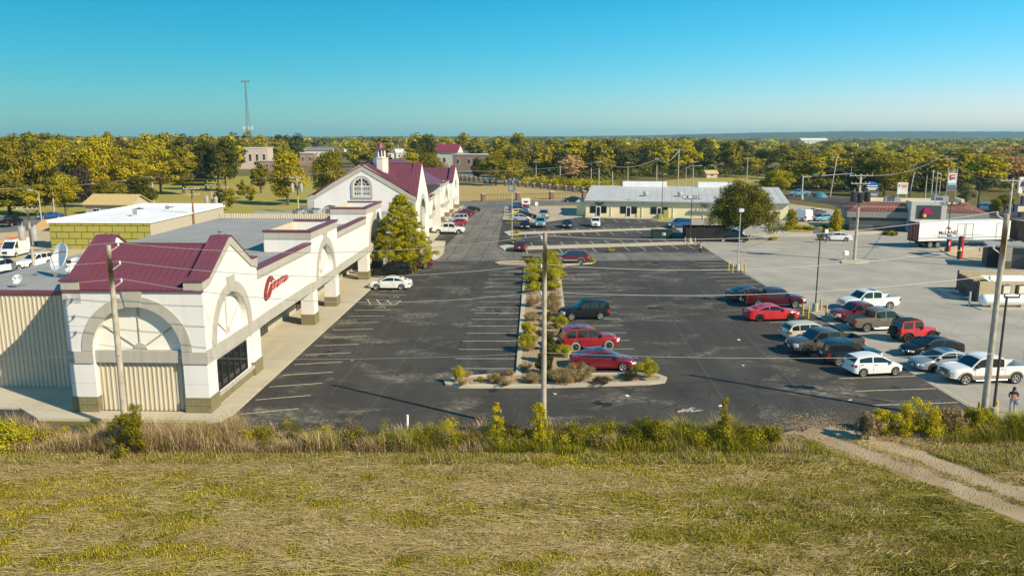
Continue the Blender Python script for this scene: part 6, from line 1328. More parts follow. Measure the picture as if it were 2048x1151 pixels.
# lattice radio tower
Y=560; x0=(497-1024)/FPX*(Y*cpp+17*spp); q=empty('radio_tower',(x0+1,Y,0),0,'tall thin lattice radio tower on the horizon','radio tower'); Ht=HT(497,163,Y); b=MB()
def tw(z): return 2.6*(1-z/Ht)**1.2+.35
zs_=[Ht*i/22 for i in range(23)]
for i in range(22):
    for k in range(3):
        a0=2*math.pi*k/3; a1=2*math.pi*(k+1)/3; p=lambda z,a:(tw(z)*math.cos(a),tw(z)*math.sin(a),z)
        b.tube(p(zs_[i],a0),p(zs_[i+1],a0),.13,None,4,0,False); b.tube(p(zs_[i],a0),p(zs_[i+1],a1),.07,None,3,0,False); b.tube(p(zs_[i],a1),p(zs_[i],a0),.07,None,3,0,False)
M_TOW=mat('tower_steel',(.16,.19,.2),.6,var=.08); b.build('lattice',M_TOW,q,fix=False)
for z,l in ((Ht*.42,'antenna_ring'),(Ht-.3,'antenna_ring')):
    b=MB(); 
    for k in range(6): a=2*math.pi*k/6; R=3.2 if z<Ht*.9 else 2.4; b.tube((0,0,z),(R*math.cos(a),R*math.sin(a),z+.2),.1,None,4); b.bb(R*math.cos(a)-.3,R*math.cos(a)+.3,R*math.sin(a)-.3,R*math.sin(a)+.3,z-1.2 if z<Ht*.9 else z-.2,z+1)
    b.build(l,M_INS if z<Ht*.9 else M_TOW,q)
b=MB(); b.lathe([(.001,0),(1.3,.2),(1.4,.5)],12,(-1.5,-1.5,Ht*.26),'y'); b.build('dish',M_INS,q)
# buildings in the distance
def far(px,Y): return Vector(((px-1024)/FPX*(Y*cpp+CAMH*spp),Y,0))
M_BRK=mat('far_brick',(.30,.19,.15),.9,var=.08); M_PINK=mat('far_pink',(.52,.42,.35),.9,var=.05); M_FW=mat('far_white',(.62,.60,.55),.9,var=.05); M_GR=mat('far_shingle',(.16,.17,.18),.9,var=.1); M_MAR=mat('maroon_roof',(.20,.03,.06),.6,var=.08)
house('school',far(508,430),.05,18,12,HT(508,296,430),0,M_PINK,M_FW,'flat pale brick school with a white roof box among the trees','building',5)
house('school_annex',far(540,400),.0,9,8,HT(500,322,400),0,M_BRK,M_PINK,'low pink brick annex in front of the school','building',3)
house('office_block',far(618,470),0,8,8,HT(618,306,470),0,M_BRK,M_FW,'small red brick block with white trim right of the school','building',2)
house('church_hall',far(893,480),-.2,17,14,HT(893,303,480),HT(893,289,480)-HT(893,303,480),M_FW,M_MAR,'pale hall with a maroon hipped roof beyond the mall','building',3)
house('clinic',far(945,420),-.25,18,11,HT(945,309,420),0,M_BRK,M_FW,'red brick clinic with a pale flat roof beyond the lawn','building',3)
house('clinic',far(905,445),-.25,12,9,HT(905,307,445),0,M_FW,M_GR,'white wing left of the red brick clinic','building',2)
house('house',far(1060,560),.4,22,13,5.5,6,M_GR,M_GR,'house with a steep grey roof among the central trees','house',2)
for i,(px,Y,w) in enumerate(((637,700,26),(712,640,16),(780,620,14),(808,600,13))): house('house',far(px,Y),.1*i,w,10,5,2.5,M_FW,M_FW if i%2 else M_GR,('long white building on the skyline left of the cupola','white house just left of the cupola','small white house just right of the cupola','grey-roofed white house farther right of the cupola')[i],'house',3,'white houses on the skyline')
house('barn',far(1625,1500),0,48,22,9,4,M_FW,M_FW,'long pale barn roof on the right skyline','barn',2)
house('gazebo',far(1420,335),.3,5,3,2,1,M_PINK,M_TANR,'tiny brown hut on the mown slope','hut',1)
house('cottage',far(104,330),.2,10,7,3.4,1.8,M_FW,M_GR,'white cottage half hidden in the left trees','house',2)
# tarpaulin-covered heap by the signal
g=G(1640,394); q=empty('tarp_heap',g,0,'blue tarpaulin heap on the verge behind the signal mast','tarp'); b=MB(); b.lathe([(3.0,0),(2.6,.5),(1.6,1.1),(.7,1.45),(.001,1.5)],10); b.v=[(x*(.75),y*.7,z) for x,y,z in b.v]; b.build('cover',mat('tarp_teal',(.03,.17,.24),.6,var=.15,sc=2),q,50)
# yard clutter at the left
M_LUM=mat('lumber',(.52,.33,.14),.8,var=.12,sc=4)
for i,(px,py,w,l) in enumerate(((38,480,3.4,'stack of tan sheet lumber in the sandy yard'),(18,486,2.4,'smaller low stack of boards left of the lumber stack'))):
    g=G(px,py); q=empty('lumber_stack',g,.2,l,'lumber','lumber stacks in the yard')
    for k in range(6 if i==0 else 3): b=MB(); b.bb(-w/2,w/2,-.9,.9,.1+k*.17,.1+k*.17+.155); o=b.build('board',M_LUM,q); o.location=(.05*(k%2),.04*(k%3),0)
g=G(93,495); q=empty('timber_shelter',g+Vector((0,3,0)),0,'unfinished timber porch roof beside the sheathed wall','shelter')
for x in (-2.5,0,2.2): b=MB(); b.bb(x-.1,x+.1,-1.5,-1.3,0,2.6); b.build('post',mat('brown_timber',(.12,.06,.03),.85,var=.15),q)
b=MB(); b.add([(-3,-2,2.6),(2.6,-2,2.6),(-.2,2,3.9),(-3,2,3.9),(-3,-2,2.45),(2.6,-2,2.45),(-.2,2,3.75),(-3,2,3.75)],[(0,1,2,3),(4,7,6,5),(0,4,5,1),(0,3,7,4),(1,5,6,2)]); b.build('plywood_roof',M_LUM,q)
g=G(75,500); 
for i,(dx,dy,w) in enumerate(((0,0,1.1),(1.6,.5,.9),(2.8,-.3,1.0))):
    q=empty('pallet',g+Vector((dx,dy,0)),.5*i,('pallet nearest the transformer pole','pallet in the middle of the yard row','pallet nearest the sheathed wall')[i],'pallet','pallets in the yard')
    for k in range(5): b=MB(); b.bb(-w/2,w/2,-.5+k*.22,-.36+k*.22,.12,.15); b.build('board',M_LUM,q)
    b=MB()
    for x in (-w/2+.05,0,w/2-.05): b.bb(x-.05,x+.05,-.5,.5,0,.118)
    b.build('bearer',M_BRD,q)
# litter on the asphalt
M_LIT=mat('litter_white',(.7,.69,.66),.8,var=.05)
for i,(px,py) in enumerate(((1302,723),(1478,680),(1486,731),(1338,712),(705,721),(1440,812),(1255,792),(1110,788),(660,700),(1700,800))):
    b=MB(); b.add([(-.12,-.1,.02),(.1,-.12,.03),(.14,.1,.09),(-.08,.12,.03)],[(0,1,2,3)]); o=b.build('litter',M_LIT); o.location=G(px,py); o.rotation_euler=(0,0,i*1.3); tag(o,'scrap of white paper litter lying on the open asphalt','litter','scraps of litter on the asphalt')
# ---------------------------------------------------------------- people
def person(loc,yaw,joints,radii,edges,h,cols,label,hairlong,hands):
    me=bpy.data.meshes.new('person'); me.from_pydata(joints,edges,[]); o=bpy.data.objects.new('person',me); COL.objects.link(o)
    sk=o.modifiers.new('s','SKIN'); sk.use_smooth_shade=True; ss=o.modifiers.new('u','SUBSURF'); ss.levels=1; ss.render_levels=1
    for v,r in zip(me.skin_vertices[0].data,radii): v.radius=(r[0],r[1]) if hasattr(r,'__len__') else (r,r)
    me.skin_vertices[0].data[0].use_root=True
    dg=bpy.context.evaluated_depsgraph_get(); ev=o.evaluated_get(dg); m2=bpy.data.meshes.new_from_object(ev); COL.objects.unlink(o)
    skin,top,leg,shoe,hair=cols
    for m in (skin,top,leg,shoe): m2.materials.append(m)
    for p in m2.polygons:
        c=p.center; p.use_smooth=True
        d=min(hands,key=lambda q:(Vector(q)-c).length); fore=(Vector(d)-c).length<.27
        p.material_index=3 if c.z<.09 else (2 if c.z<.90 else (0 if (c.z>1.47 or fore) else 1))
    r=empty('person',loc,yaw,label,'person'); 
    import bmesh
    bmm=bmesh.new(); bmm.from_mesh(m2)
    for hnd in hands:
        hv=Vector(hnd)
        for k in range(5):
            a=hv+Vector((-.03+.015*k,.0,-.02)); L=(.05,.065,.07,.062,.05)[k]
            d=Vector((.012*(k-2),.03,-L)) if k else Vector((-.045,.02,-.02))
            t=MB(); t.tube(a,a+d*.6,.009,.008,6); t.tube(a+d*.6,a+d+Vector((0,.012,0)),.008,.006,6); off=len(bmm.verts)
            vv=[bmm.verts.new(p) for p in t.v]
            for f in t.f:
                try: fc=bmm.faces.new([vv[i] for i in f]); fc.material_index=0; fc.smooth=True
                except ValueError: pass
    bmm.to_mesh(m2); bmm.free(); link(bpy.data.objects.new('body',m2),r)
    hd=Vector(joints[-1]); b=MB(); c=hd+Vector((0,-.0,.02))
    rows=[]
    for i in range(8):
        th=math.pi*(.02+.58*i/7); row=[]
        for j in range(14):
            ph=2*math.pi*j/14; fr=max(0,math.sin(ph)); t=th*(1-.45*fr*(i/7)); R=.112
            row.append((c.x+R*math.sin(t)*math.cos(ph)*.92,c.y+R*math.sin(t)*math.sin(ph)*1.0-.012,c.z+R*1.15*math.cos(t)))
        rows.append(row)
    if hairlong: rows.append([(c.x+.13*math.cos(2*math.pi*j/14),c.y-.05+.05*math.sin(2*math.pi*j/14),c.z-.34) for j in range(14)])
    b.grid(rows,0,True); b.build('hair',hair,r,60)
    b=MB()
    for s in (-1,1): b.lathe([(.001,.0),(.014,.003),(.001,.012)],8,(hd.x+s*.034,hd.y+.088,hd.z-.005),'y')
    b.build('eye',M_SD,r)
    b=MB(); b.add([(hd.x-.014,hd.y+.09,hd.z-.04),(hd.x+.014,hd.y+.09,hd.z-.04),(hd.x,hd.y+.125,hd.z-.045),(hd.x,hd.y+.095,hd.z+.005)],[(0,1,2),(0,2,3),(1,3,2)]); b.build('nose',skin,r)
    b=MB(); b.bb(hd.x-.025,hd.x+.025,hd.y+.085,hd.y+.1,hd.z-.075,hd.z-.066); b.build('mouth',mat('lip',(.3,.1,.08),.6,var=0),r)
    return r
M_SKIN=mat('skin',(.45,.25,.16),.6,var=.04); M_SHIRTB=mat('black_shirt',(.015,.015,.016),.9,var=.15); M_JEAN=mat('pale_jeans',(.36,.40,.45),.9,var=.12,sc=8); M_SHOE=mat('shoe',(.5,.48,.45),.7,var=.1); M_HAIR=mat('brown_hair',(.05,.026,.015),.6,var=.2); M_SHIRTW=mat('white_shirt',(.68,.67,.64),.9,var=.05); M_PANT=mat('dark_trousers',(.02,.02,.024),.9,var=.1)
def skel(pose):
    #  pelvis chest neck head | L hip knee ankle toe | R ... | shoulders arms
    if pose=='hold': la=[(-.21,.0,1.40),(-.27,-.03,1.14),(-.08,.2,1.05),(.02,.24,1.06)]; ra=[(.21,0,1.40),(.27,-.02,1.14),(.16,.22,1.03),(.10,.27,1.03)]
    else: la=[(-.21,.0,1.40),(-.26,.0,1.13),(-.2,.2,1.12),(-.12,.27,1.16)]; ra=[(.21,0,1.40),(.26,0,1.13),(.16,.2,1.14),(.08,.27,1.18)]
    J=[(0,0,.96),(0,.0,1.14),(0,0,1.36),(0,.01,1.5)]
    E=[(0,1),(1,2),(2,3)]; R=[(.16,.12),(.145,.11),(.17,.115),(.055,.058)]
    for s,st in ((-1,.05),(1,-.06)):
        i=len(J); J+=[(s*.1,0,.88),(s*.11,.02+st*.5,.5),(s*.11,st-.02,.09),(s*.12,st+.13,.04)]; R+=[(.095,.1),(.06,.065),(.042,.05),(.045,.032)]; E+=[(0,i),(i,i+1),(i+1,i+2),(i+2,i+3)]
    for A in (la,ra):
        i=len(J); J+=A; R+=[.062,.045,.035,.04]; E+=[(2,i),(i,i+1),(i+1,i+2),(i+2,i+3)]
    J.append((0,.025,1.63)); R.append((.088,.105)); E.append((3,len(J)-1)); return J,R,E,[la[-1],ra[-1]]
J,R,E,Hn=skel('hold'); g=G(2023,827); person(g,math.radians(170),J,R,E,1.72,(M_SKIN,M_SHIRTB,M_JEAN,M_SHOE,M_HAIR),'person with long brown hair in black shirt and pale jeans holding a blue bag',True,Hn)
q=empty('shoulder_bag',g+Vector((.02,-.36,.86)),math.radians(170),'blue and grey bag held against the person in black','bag'); b=MB(); b.lathe([(.001,-.14),(.14,-.13),(.17,0),(.13,.12),(.06,.16),(.001,.16)],12); b.v=[(x*1.1,y*.6,z) for x,y,z in b.v]; b.build('pouch',mat('bag_blue',(.12,.22,.34),.8,c2=(.3,.32,.34),sc=9),q,60); b=MB(); b.path([(-.1,0,.1),(-.05,0,.22),(.05,0,.22),(.1,0,.1)],.014,6); b.build('strap',M_DARK,q)
J,R,E,Hn=skel('phone'); g=G(1400,508); person(g,math.radians(120),J,R,E,1.75,(M_SKIN,M_SHIRTW,M_PANT,M_SHOE,M_HAIR),'person in white shirt and dark trousers standing at the edge of the asphalt',False,Hn)
# ---------------------------------------------------------------- vegetation
RNG=np.random.default_rng(7)
def leafmat(name,dark,mid,light,trans=.25,rnd=.25):
    m=bpy.data.materials.new(name); m.use_nodes=True; t=m.node_tree; N=t.nodes; L=t.links; b=N['Principled BSDF']; b.inputs['Roughness'].default_value=.6; b.inputs['Specular IOR Level'].default_value=.25
    a=N.new('ShaderNodeAttribute'); a.attribute_name='tone'; oi=N.new('ShaderNodeObjectInfo')
    ad=N.new('ShaderNodeMath'); ad.operation='MULTIPLY_ADD'; ad.inputs[1].default_value=rnd; L.new(oi.outputs['Random'],ad.inputs[0])
    sc=N.new('ShaderNodeMath'); sc.operation='MULTIPLY'; sc.inputs[1].default_value=1-rnd; L.new(a.outputs['Fac'],sc.inputs[0]); L.new(sc.outputs[0],ad.inputs[2])
    r=N.new('ShaderNodeValToRGB'); e=r.color_ramp.elements; e.new(.5)
    for q,(p,c) in zip(e,((.0,dark),(.5,mid),(1,light))): q.position=p; q.color=(*c,1)
    L.new(ad.outputs[0],r.inputs[0]); L.new(r.outputs[0],b.inputs['Base Color'])
    tr=N.new('ShaderNodeBsdfTranslucent'); L.new(r.outputs[0],tr.inputs[0]); mx=N.new('ShaderNodeMixShader'); mx.inputs[0].default_value=trans
    L.new(b.outputs[0],mx.inputs[1]); L.new(tr.outputs[0],mx.inputs[2]); L.new(mx.outputs[0],N['Material Output'].inputs[0]); MATS[name]=m; return m
LF_Y=leafmat('leaf_yellow_green',(.14,.12,.003),(.44,.365,.006),(.74,.60,.015),.38)
LF_O=leafmat('leaf_olive',(.06,.058,.003),(.25,.215,.006),(.54,.44,.015),.35)
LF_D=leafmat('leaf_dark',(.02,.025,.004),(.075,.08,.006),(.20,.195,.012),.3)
LF_R=leafmat('leaf_orange',(.26,.15,.04),(.52,.33,.12),(.72,.50,.22),.35)
LF_P=leafmat('leaf_plum',(.035,.02,.014),(.075,.05,.03),(.13,.09,.05))
LF_G=leafmat('leaf_grey_green',(.12,.11,.03),(.26,.235,.07),(.42,.37,.15),.33)
LF_S=leafmat('shrub_yellow',(.15,.145,.005),(.40,.355,.010),(.64,.55,.03),rnd=.15)
LF_B=leafmat('shrub_brown',(.13,.085,.04),(.33,.24,.10),(.52,.41,.19),rnd=.2)
M_BARK=mat('bark',(.10,.075,.05),.95,var=.25,sc=4)
def quadmesh(name,C,Nn,size,asp,tone,m,jit=.35):
    n=len(C); r=RNG.normal(size=(n,3)); t=np.cross(Nn,r); t/=np.linalg.norm(t,axis=1)[:,None]+1e-9; b=np.cross(Nn,t)
    s=(size*(1+jit*RNG.uniform(-1,1,n)))[:,None] if not hasattr(size,'__len__') else size[:,None]
    V=np.empty((n,4,3)); V[:,0]=C+t*s; V[:,1]=C+b*s*asp; V[:,2]=C-t*s; V[:,3]=C-b*s*asp
    me=bpy.data.meshes.new(name); me.vertices.add(n*4); me.loops.add(n*4); me.polygons.add(n)
    me.vertices.foreach_set('co',V.reshape(-1).astype(np.float32)); me.loops.foreach_set('vertex_index',np.arange(n*4,dtype=np.int32)); me.polygons.foreach_set('loop_start',np.arange(0,n*4,4,dtype=np.int32))
    me.update(calc_edges=True); at=me.attributes.new('tone','FLOAT','POINT'); at.data.foreach_set('value',np.repeat(np.clip(tone,0,1),4).astype(np.float32)); me.materials.append(m); return me
def cloud(name,clumps,n,size,m,asp=.55,shell=.45,up=.35):
    cl=np.array(clumps,float); vol=cl[:,3]**2*1.0; idx=RNG.choice(len(cl),n,p=vol/vol.sum())
    d=RNG.normal(size=(n,3)); d/=np.linalg.norm(d,axis=1)[:,None]; rr=RNG.uniform(0,1,n)**shell
    sq=cl[idx,4] if cl.shape[1]>4 else np.full(n,.8)
    off=d*rr[:,None]*cl[idx,3][:,None]; off[:,2]*=sq
    C=cl[idx,:3]+off; Nn=d*1.0+RNG.normal(size=(n,3))*.5; Nn[:,2]+=up; Nn/=np.linalg.norm(Nn,axis=1)[:,None]
    ct=RNG.uniform(.25,.75,len(cl)); tone=ct[idx]+RNG.normal(0,.16,n)
    return quadmesh(name,C,Nn,size,asp,tone,m)
def round_clumps(H,Wd,base,n,seed,flat=.8,pear=0):
    r=random.Random(seed); out=[]; hc=(H-base)/2; zc=base+hc
    for i in range(n):
        while True:
            x,y,z=r.uniform(-1,1),r.uniform(-1,1),r.uniform(-1,1)
            if .25<x*x+y*y+z*z<1: break
        tp=1-pear*(z+1)/2
        s=r.uniform(.24,.40)*Wd/2
        out.append((x*(Wd/2-s*.75)*tp,y*(Wd/2-s*.75)*tp,zc+z*(hc-s*flat*.8),s*(1-.35*pear*(z+1)/2),flat))
    out.append((0,0,zc,Wd*.30,hc/(Wd*.36))); return out
def trunk(H,base,r,seed,nl=5,spread=2.5):
    b=MB(); R=random.Random(seed); b.tube((0,0,-.1),(0,0,base*.6),r*1.25,r,8,0); b.tube((0,0,base*.6),(0,0,base+(H-base)*.45),r,r*.4,7,0)
    for k in range(nl):
        a=2*math.pi*k/nl+R.uniform(-.4,.4); z0=base*.6+(H-base)*.08*k; p=Vector((spread*math.cos(a),spread*math.sin(a),z0+(H-base)*.3)); m_=Vector((0,0,z0)).lerp(p,.5)+Vector((0,0,-.2)); b.tube((0,0,z0),m_,r*.45,r*.33,6); b.tube(m_,p,r*.33,r*.12,6)
    return b.mesh('trunk',M_BARK,60)
TV=[]
for i in range(9):
    H=13; Wd=(10.5,9,11.5,9.5,8,12,10,7,9)[i]; cl=round_clumps(H,Wd,1.0+.7*(i%3),(20,16,24,18,15,26,19,12,17)[i],i+3,.8,(.15,.35,.1,.3,.45,.05,.2,.6,.3)[i])
    TV.append((cloud('crown',cl,2600,.42,LF_O,.6,.5),trunk(H,2.2,.22,i,4,2.2),H,Wd))
TF=[]
for i in range(5):
    H=13; Wd=(11,9.5,12,8,10)[i]; cl=round_clumps(H,Wd,1.6,(34,26,40,22,30)[i],i+40,.75,(.2,.4,.1,.55,.3)[i])
    TF.append((cloud('crown',cl,7500,.25,LF_O,.55,.5),trunk(H,2.4,.24,i,5,2.6),H,Wd))
def tree_at(loc,H,Wd,m,label,group=None,near=False,v=None,name='tree',cat='tree',rz=None):
    Tl=TF if near else TV; cm,tm,h0,w0=Tl[(v if v is not None else random.randrange(99))%len(Tl)]
    q=empty(name,loc,random.uniform(0,6.3) if rz is None else rz,label,cat,group)
    c=link(bpy.data.objects.new('crown',cm),q); s=Wd/w0; c.scale=(s,s*random.uniform(.9,1.1),H/h0); c.material_slots[0].link='OBJECT'; c.material_slots[0].material=m
    t=link(bpy.data.objects.new('trunk',tm),q); t.scale=(s,s,H/h0); return q
random.seed(11)
KD={'y':(LF_Y,'bright yellow-green'),'o':(LF_O,'olive green'),'d':(LF_D,'dark green'),'r':(LF_R,'orange-tinted'),'p':(LF_P,'plum-brown'),'g':(LF_G,'pale grey-green')}
NAMED=[(18,405,266,100,'o','tree at the left edge of the skyline'),(64,402,281,90,'d','tree second from the left edge'),(112,402,264,110,'y','tree with a broad crown left of the tall left tree'),(20,428,352,120,'o','low tree at the left edge above the street'),(75,432,360,100,'y','bushy tree above the blue car'),(132,432,338,78,'y','spiky layered tree left of the tan shed'),(168,414,322,70,'p','small tree between the left green trees'),(205,405,258,130,'y','tallest tree on the left skyline'),(150,404,290,95,'g','loose tree beside the tallest left tree'),(258,404,284,110,'y','full tree behind the tan shed'),(222,428,352,80,'o','young tree left of the tan shed roof'),(282,424,340,85,'d','low tree behind the shed gable'),(322,388,282,105,'y','tree left of the plain wire pole'),(368,388,284,85,'o','tree over the open left lawn'),(412,380,268,70,'d','tree at the edge of the left lawn'),(452,382,266,75,'d','tree under the radio tower'),(576,410,284,100,'y','large tree on the lawn beside the pale transformer pole'),(660,406,288,92,'o','large tree left of the gabled hall'),(522,386,318,55,'o','small tree between lawn and school'),(992,371,300,84,'o','spreading tree on the dry lawn'),(1025,368,312,60,'y','smaller tree touching the spreading lawn tree'),(958,360,308,50,'d','slender tree by the clinic wing'),(862,372,298,80,'o','tree just right of the burgundy hall roof'),(820,372,290,85,'y','tree behind the burgundy hall roof'),(770,372,292,55,'d','tree close to the cupola'),(1556,398,332,70,'y','young tree right of the shop building roof'),(1528,396,352,46,'o','small pointed tree near the shop building end'),(1768,392,300,112,'o','huge leafy tree behind the restaurant'),(1720,391,312,80,'d','tree left of the huge leafy tree'),(2008,424,384,50,'o','rounded tree below the restaurant pole sign'),(1932,412,362,46,'g','sparse reddish tree right of the drugstore sign'),(1990,428,392,34,'o','small tree left of the low directory sign')]
for i,(px,by,ty,wp,kd,lab) in enumerate(NAMED):
    g=G(px,by); g.z=-.03; Hh=HT(px,ty,g.y); d=g.y*cpp+CAMH*spp; tree_at(g,Hh,wp*d/FPX,KD[kd][0],KD[kd][1]+' '+lab,'individual trees in the middle distance',True,i)
for i,(px,by,ty,wp,lab) in enumerate(((440,420,383,16,'dark cone-shaped bush on the left lawn'),(458,424,384,18,'round bush beside the cone-shaped bush'),(486,397,371,16,'small bush below the school annex'),(503,403,376,15,'small bush on the lawn left of the big lawn tree'))):
    pass
def front(px):
    P=[(-80,300),(300,300),(440,285),(640,300),(760,330),(990,360),(1010,315),(1220,300),(1250,330),(1300,345),(1530,340),(1580,262),(1700,255),(2150,250)]
    return lerp_list(P,px)
cnt=0; farlist=[]
ZON=[(-200,440,'in the woods behind the left lawn'),(440,760,'in the tree belt around the school'),(760,1010,'in the trees beyond the far end of the mall'),(1010,1250,'in the woods along the field road'),(1250,1560,'in the woods behind the mown slope'),(1560,2300,'in the woods behind the restaurant')]
for Y in (252,276,302,332,368,408,456,520,600,700,830,1000):
    spc=5.0+Y*.0185; x=-.68*Y
    while x<.70*Y:
        x+=spc*random.uniform(.75,1.25); yy=Y*random.uniform(.96,1.04); d=yy*cpp+CAMH*spp; px=1024+FPX*x/d
        if yy<front(px)*.98: continue
        if 860<px<985 and yy<500: continue
        if 470<px<650 and yy<490: continue
        if 590<px<830 and yy<730 and random.random()<.75: continue
        right=px>1040
        kd=random.choices('yodrpg',(.34,.36,.21,.04,0,.05) if right else (.36,.36,.2,.01,.03,.04))[0]
        if Y<300 and right and random.random()<.25: kd='d'
        Hh=(8.5+12*random.random()**.9) if not right else (10+10.5*random.random()**.8)
        if Y>=456: Hh=random.uniform(12.5,21.5)
        if px>1500: Hh=random.uniform(8,12.5)
        elif right: Hh=random.uniform(10.5,17)
        Wd=random.uniform(10,16)*(1+.0005*Y)
        if cnt<262:
            z=[zz for a,b_,zz in ZON if a<=px<b_]; z=z[0] if z else 'at the edge of the view'
            tree_at(Vector((x,yy,-.05)),Hh,Wd,KD[kd][0],KD[kd][1]+' tree '+z,'distant woodland trees'); cnt+=1
        else: farlist.append((x,yy,Hh,Wd,kd))
# the rest of the wood as one mass
def mass(name,items,per,size,m,label_kind='stuff'):
    C=[];Nn=[];T_=[]
    for (x,y,H,Wd) in items:
        n=per; d=RNG.normal(size=(n,3)); d/=np.linalg.norm(d,axis=1)[:,None]; d[:,2]=np.abs(d[:,2])*1.0-.25; rr=RNG.uniform(.6,1,n)
        lob=1+.25*np.sin(d[:,0]*5+x)*np.cos(d[:,1]*4+y)
        c=np.stack([x+d[:,0]*rr*lob*Wd/2,y+d[:,1]*rr*lob*Wd/2,H*.45+d[:,2]*rr*lob*H*.55],1); C.append(c); q=d*.8+RNG.normal(size=(n,3))*.4; q[:,2]+=.3; Nn.append(q/np.linalg.norm(q,axis=1)[:,None]); T_.append(np.full(n,RNG.uniform(.1,.9))+RNG.normal(0,.15,n))
    C=np.concatenate(C);Nn=np.concatenate(Nn);T_=np.concatenate(T_); C[:,2]=np.maximum(C[:,2],.2)
    o=link(bpy.data.objects.new(name,quadmesh(name,C,Nn,size,.7,T_,m))); o['kind']='stuff'; return o
by={'y':[],'o':[],'d':[]}
for (x,y,H,Wd,kd) in farlist: by['y' if kd in 'yrg' else ('o' if kd=='o' else 'd')].append((x,y,H,Wd))
random.seed(5)
for Y in list(range(1080,2200,110))+list(range(2250,4700,240)):
    x=-.68*Y
    while x<.7*Y:
        x+=random.uniform(14,30)*(1+Y/2500); by[random.choices('yod',(.2,.4,.4))[0]].append((x,Y*random.uniform(.97,1.03),random.uniform(11,19.5) if x<.25*Y else random.uniform(7,13),random.uniform(14,26)*(1+Y/2500)))
for k,m in (('y',LF_Y),('o',LF_O),('d',LF_D)): mass('far_woods',by[k],70,1.9,m)
# undergrowth under the woodland edge
it=[]
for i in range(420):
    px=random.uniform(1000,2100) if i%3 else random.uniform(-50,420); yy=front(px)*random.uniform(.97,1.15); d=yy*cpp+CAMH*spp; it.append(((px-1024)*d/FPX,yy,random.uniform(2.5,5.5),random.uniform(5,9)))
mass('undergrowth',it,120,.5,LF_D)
it=[]
for i in range(70):
    px=random.uniform(1040,1260); yy=lerp_list([(1040,278),(1260,232)],px)*random.uniform(1.0,1.12); d=yy*cpp+CAMH*spp; it.append(((px-1024)*d/FPX,yy,random.uniform(1.5,3.6),random.uniform(3,6)))
mass('roadside_shrubbery',it,160,.33,LF_Y)
# wooded ridge on the horizon
b=MB(); rows=[]
PR=[(-700,273.5),(600,273.2),(1150,272.5),(1300,270.5),(1420,267.5),(1540,264.8),(1700,262.2),(1850,262.6),(2048,263.2),(2800,266)]
for j,(Y,fr) in enumerate(((4700,0),(4850,.45),(5050,.85),(5250,1.0),(5600,.3))):
    row=[]
    for i in range(261):
        px=-700+i*13.5; d=Y*cpp+CAMH*spp; hh=max(.5,HT(px,lerp_list(PR,px),5250)); jit=(math.sin(i*1.7)+math.sin(i*.53+2)+math.sin(i*3.1))*.55; row.append(((px-1024)*d/FPX,Y,(hh+jit*(hh>12))*fr-.3*(j==0)))
    rows.append(row)
b.grid(rows); o=b.build('hills',mat('ridge_forest',(.045,.06,.015),.95,c2=(.02,.03,.01),sc=.012,world=True),None,80,fix=False); o['kind']='structure'
# --- trees and shrubs that stand close
def special(name,loc,clumps,n,size,m,label,cat,group=None,tr=None,asp=.5,shell=.5):
    q=empty(name,loc,0,label,cat,group); link(bpy.data.objects.new('crown' if 'tree' in name else 'foliage',cloud('crown',clumps,n,size,m,asp,shell)),q)
    if tr: link(bpy.data.objects.new('trunk' if 'tree' in name else 'stem',tr),q)
    return q
g=G(805,546); Hh=HT(805,383,g.y); d=g.y*cpp+CAMH*spp; Rb=66*d/FPX; cl=[]; r=random.Random(3)
for k in range(520):
    t=r.random()**1.15; z=2.0+t*(Hh-2.4); R=Rb*(1-t)**.72*(.55+.5*r.random())+.15; a=r.uniform(0,6.28); s=.26+.34*(1-t)*r.random()+.1
    cl.append((R*math.cos(a),R*math.sin(a),z,s,.55))
for k in range(14): z=1.6+k*(Hh-2.2)/14; cl.append((0,0,z,Rb*.55*(1-k/15)+.25,1.1))
LF_E=leafmat('leaf_pear',(.06,.062,.003),(.30,.275,.006),(.68,.60,.015),.36); special('pear_tree',g,cl,52000,.095,LF_E,'tall pyramid-shaped yellow-green pear tree in front of the strip mall','tree',None,trunk(Hh,2.0,.16,2,7,1.6))
g=G(1481,479); Hh=HT(1481,352,g.y); cl=[(a_,b_,c_,d_*.72,e_) for a_,b_,c_,d_,e_ in round_clumps(Hh,13.6,.9,170,77,.62,.35)]; r=random.Random(9)
for k in range(16): a=r.uniform(-.6,.9); R=r.uniform(4.5,7.2); cl.append((R*math.cos(a),R*math.sin(a)*.8,r.uniform(1.4,5),r.uniform(.8,1.3),.7))
for k in range(10): a=r.uniform(2.2,4); R=r.uniform(4.5,6.4); cl.append((R*math.cos(a),R*math.sin(a),r.uniform(2.2,5.5),r.uniform(.8,1.2),.7))
LF_K=leafmat('leaf_broad',(.035,.038,.004),(.19,.18,.008),(.52,.46,.025),.33); special('round_tree',g,cl,40000,.14,LF_K,'big round dark olive tree in front of the shop building','tree',None,trunk(Hh,2.6,.32,4,8,3.2))
for (px,by,ty,wp,lab) in ((1582,459,417,27,'slim cone-shaped yellow-green shrub beside the white van'),(1672,462,417,31,'wide cone-shaped yellow-green shrub at the restaurant corner')):
    g=G(px,by); Hh=HT(px,ty,g.y); d=g.y*cpp+CAMH*spp; R0=wp*d/FPX/2; cl=[(0,0,Hh*(.1+.8*i/9),R0*math.sin(math.pi*(.18+.8*(1-i/9)*.62))*.75,1.1) for i in range(10)]; r=random.Random(px)
    for k in range(26): t=r.random(); a=r.uniform(0,6.3); R=R0*math.sin(math.pi*(.15+.5*(1-t)))*.8; cl.append((R*math.cos(a),R*math.sin(a),.3+t*Hh*.85,.3,1.1))
    special('conifer_shrub',g,cl,3500,.13,LF_Y,lab,'shrub','cone-shaped shrubs')
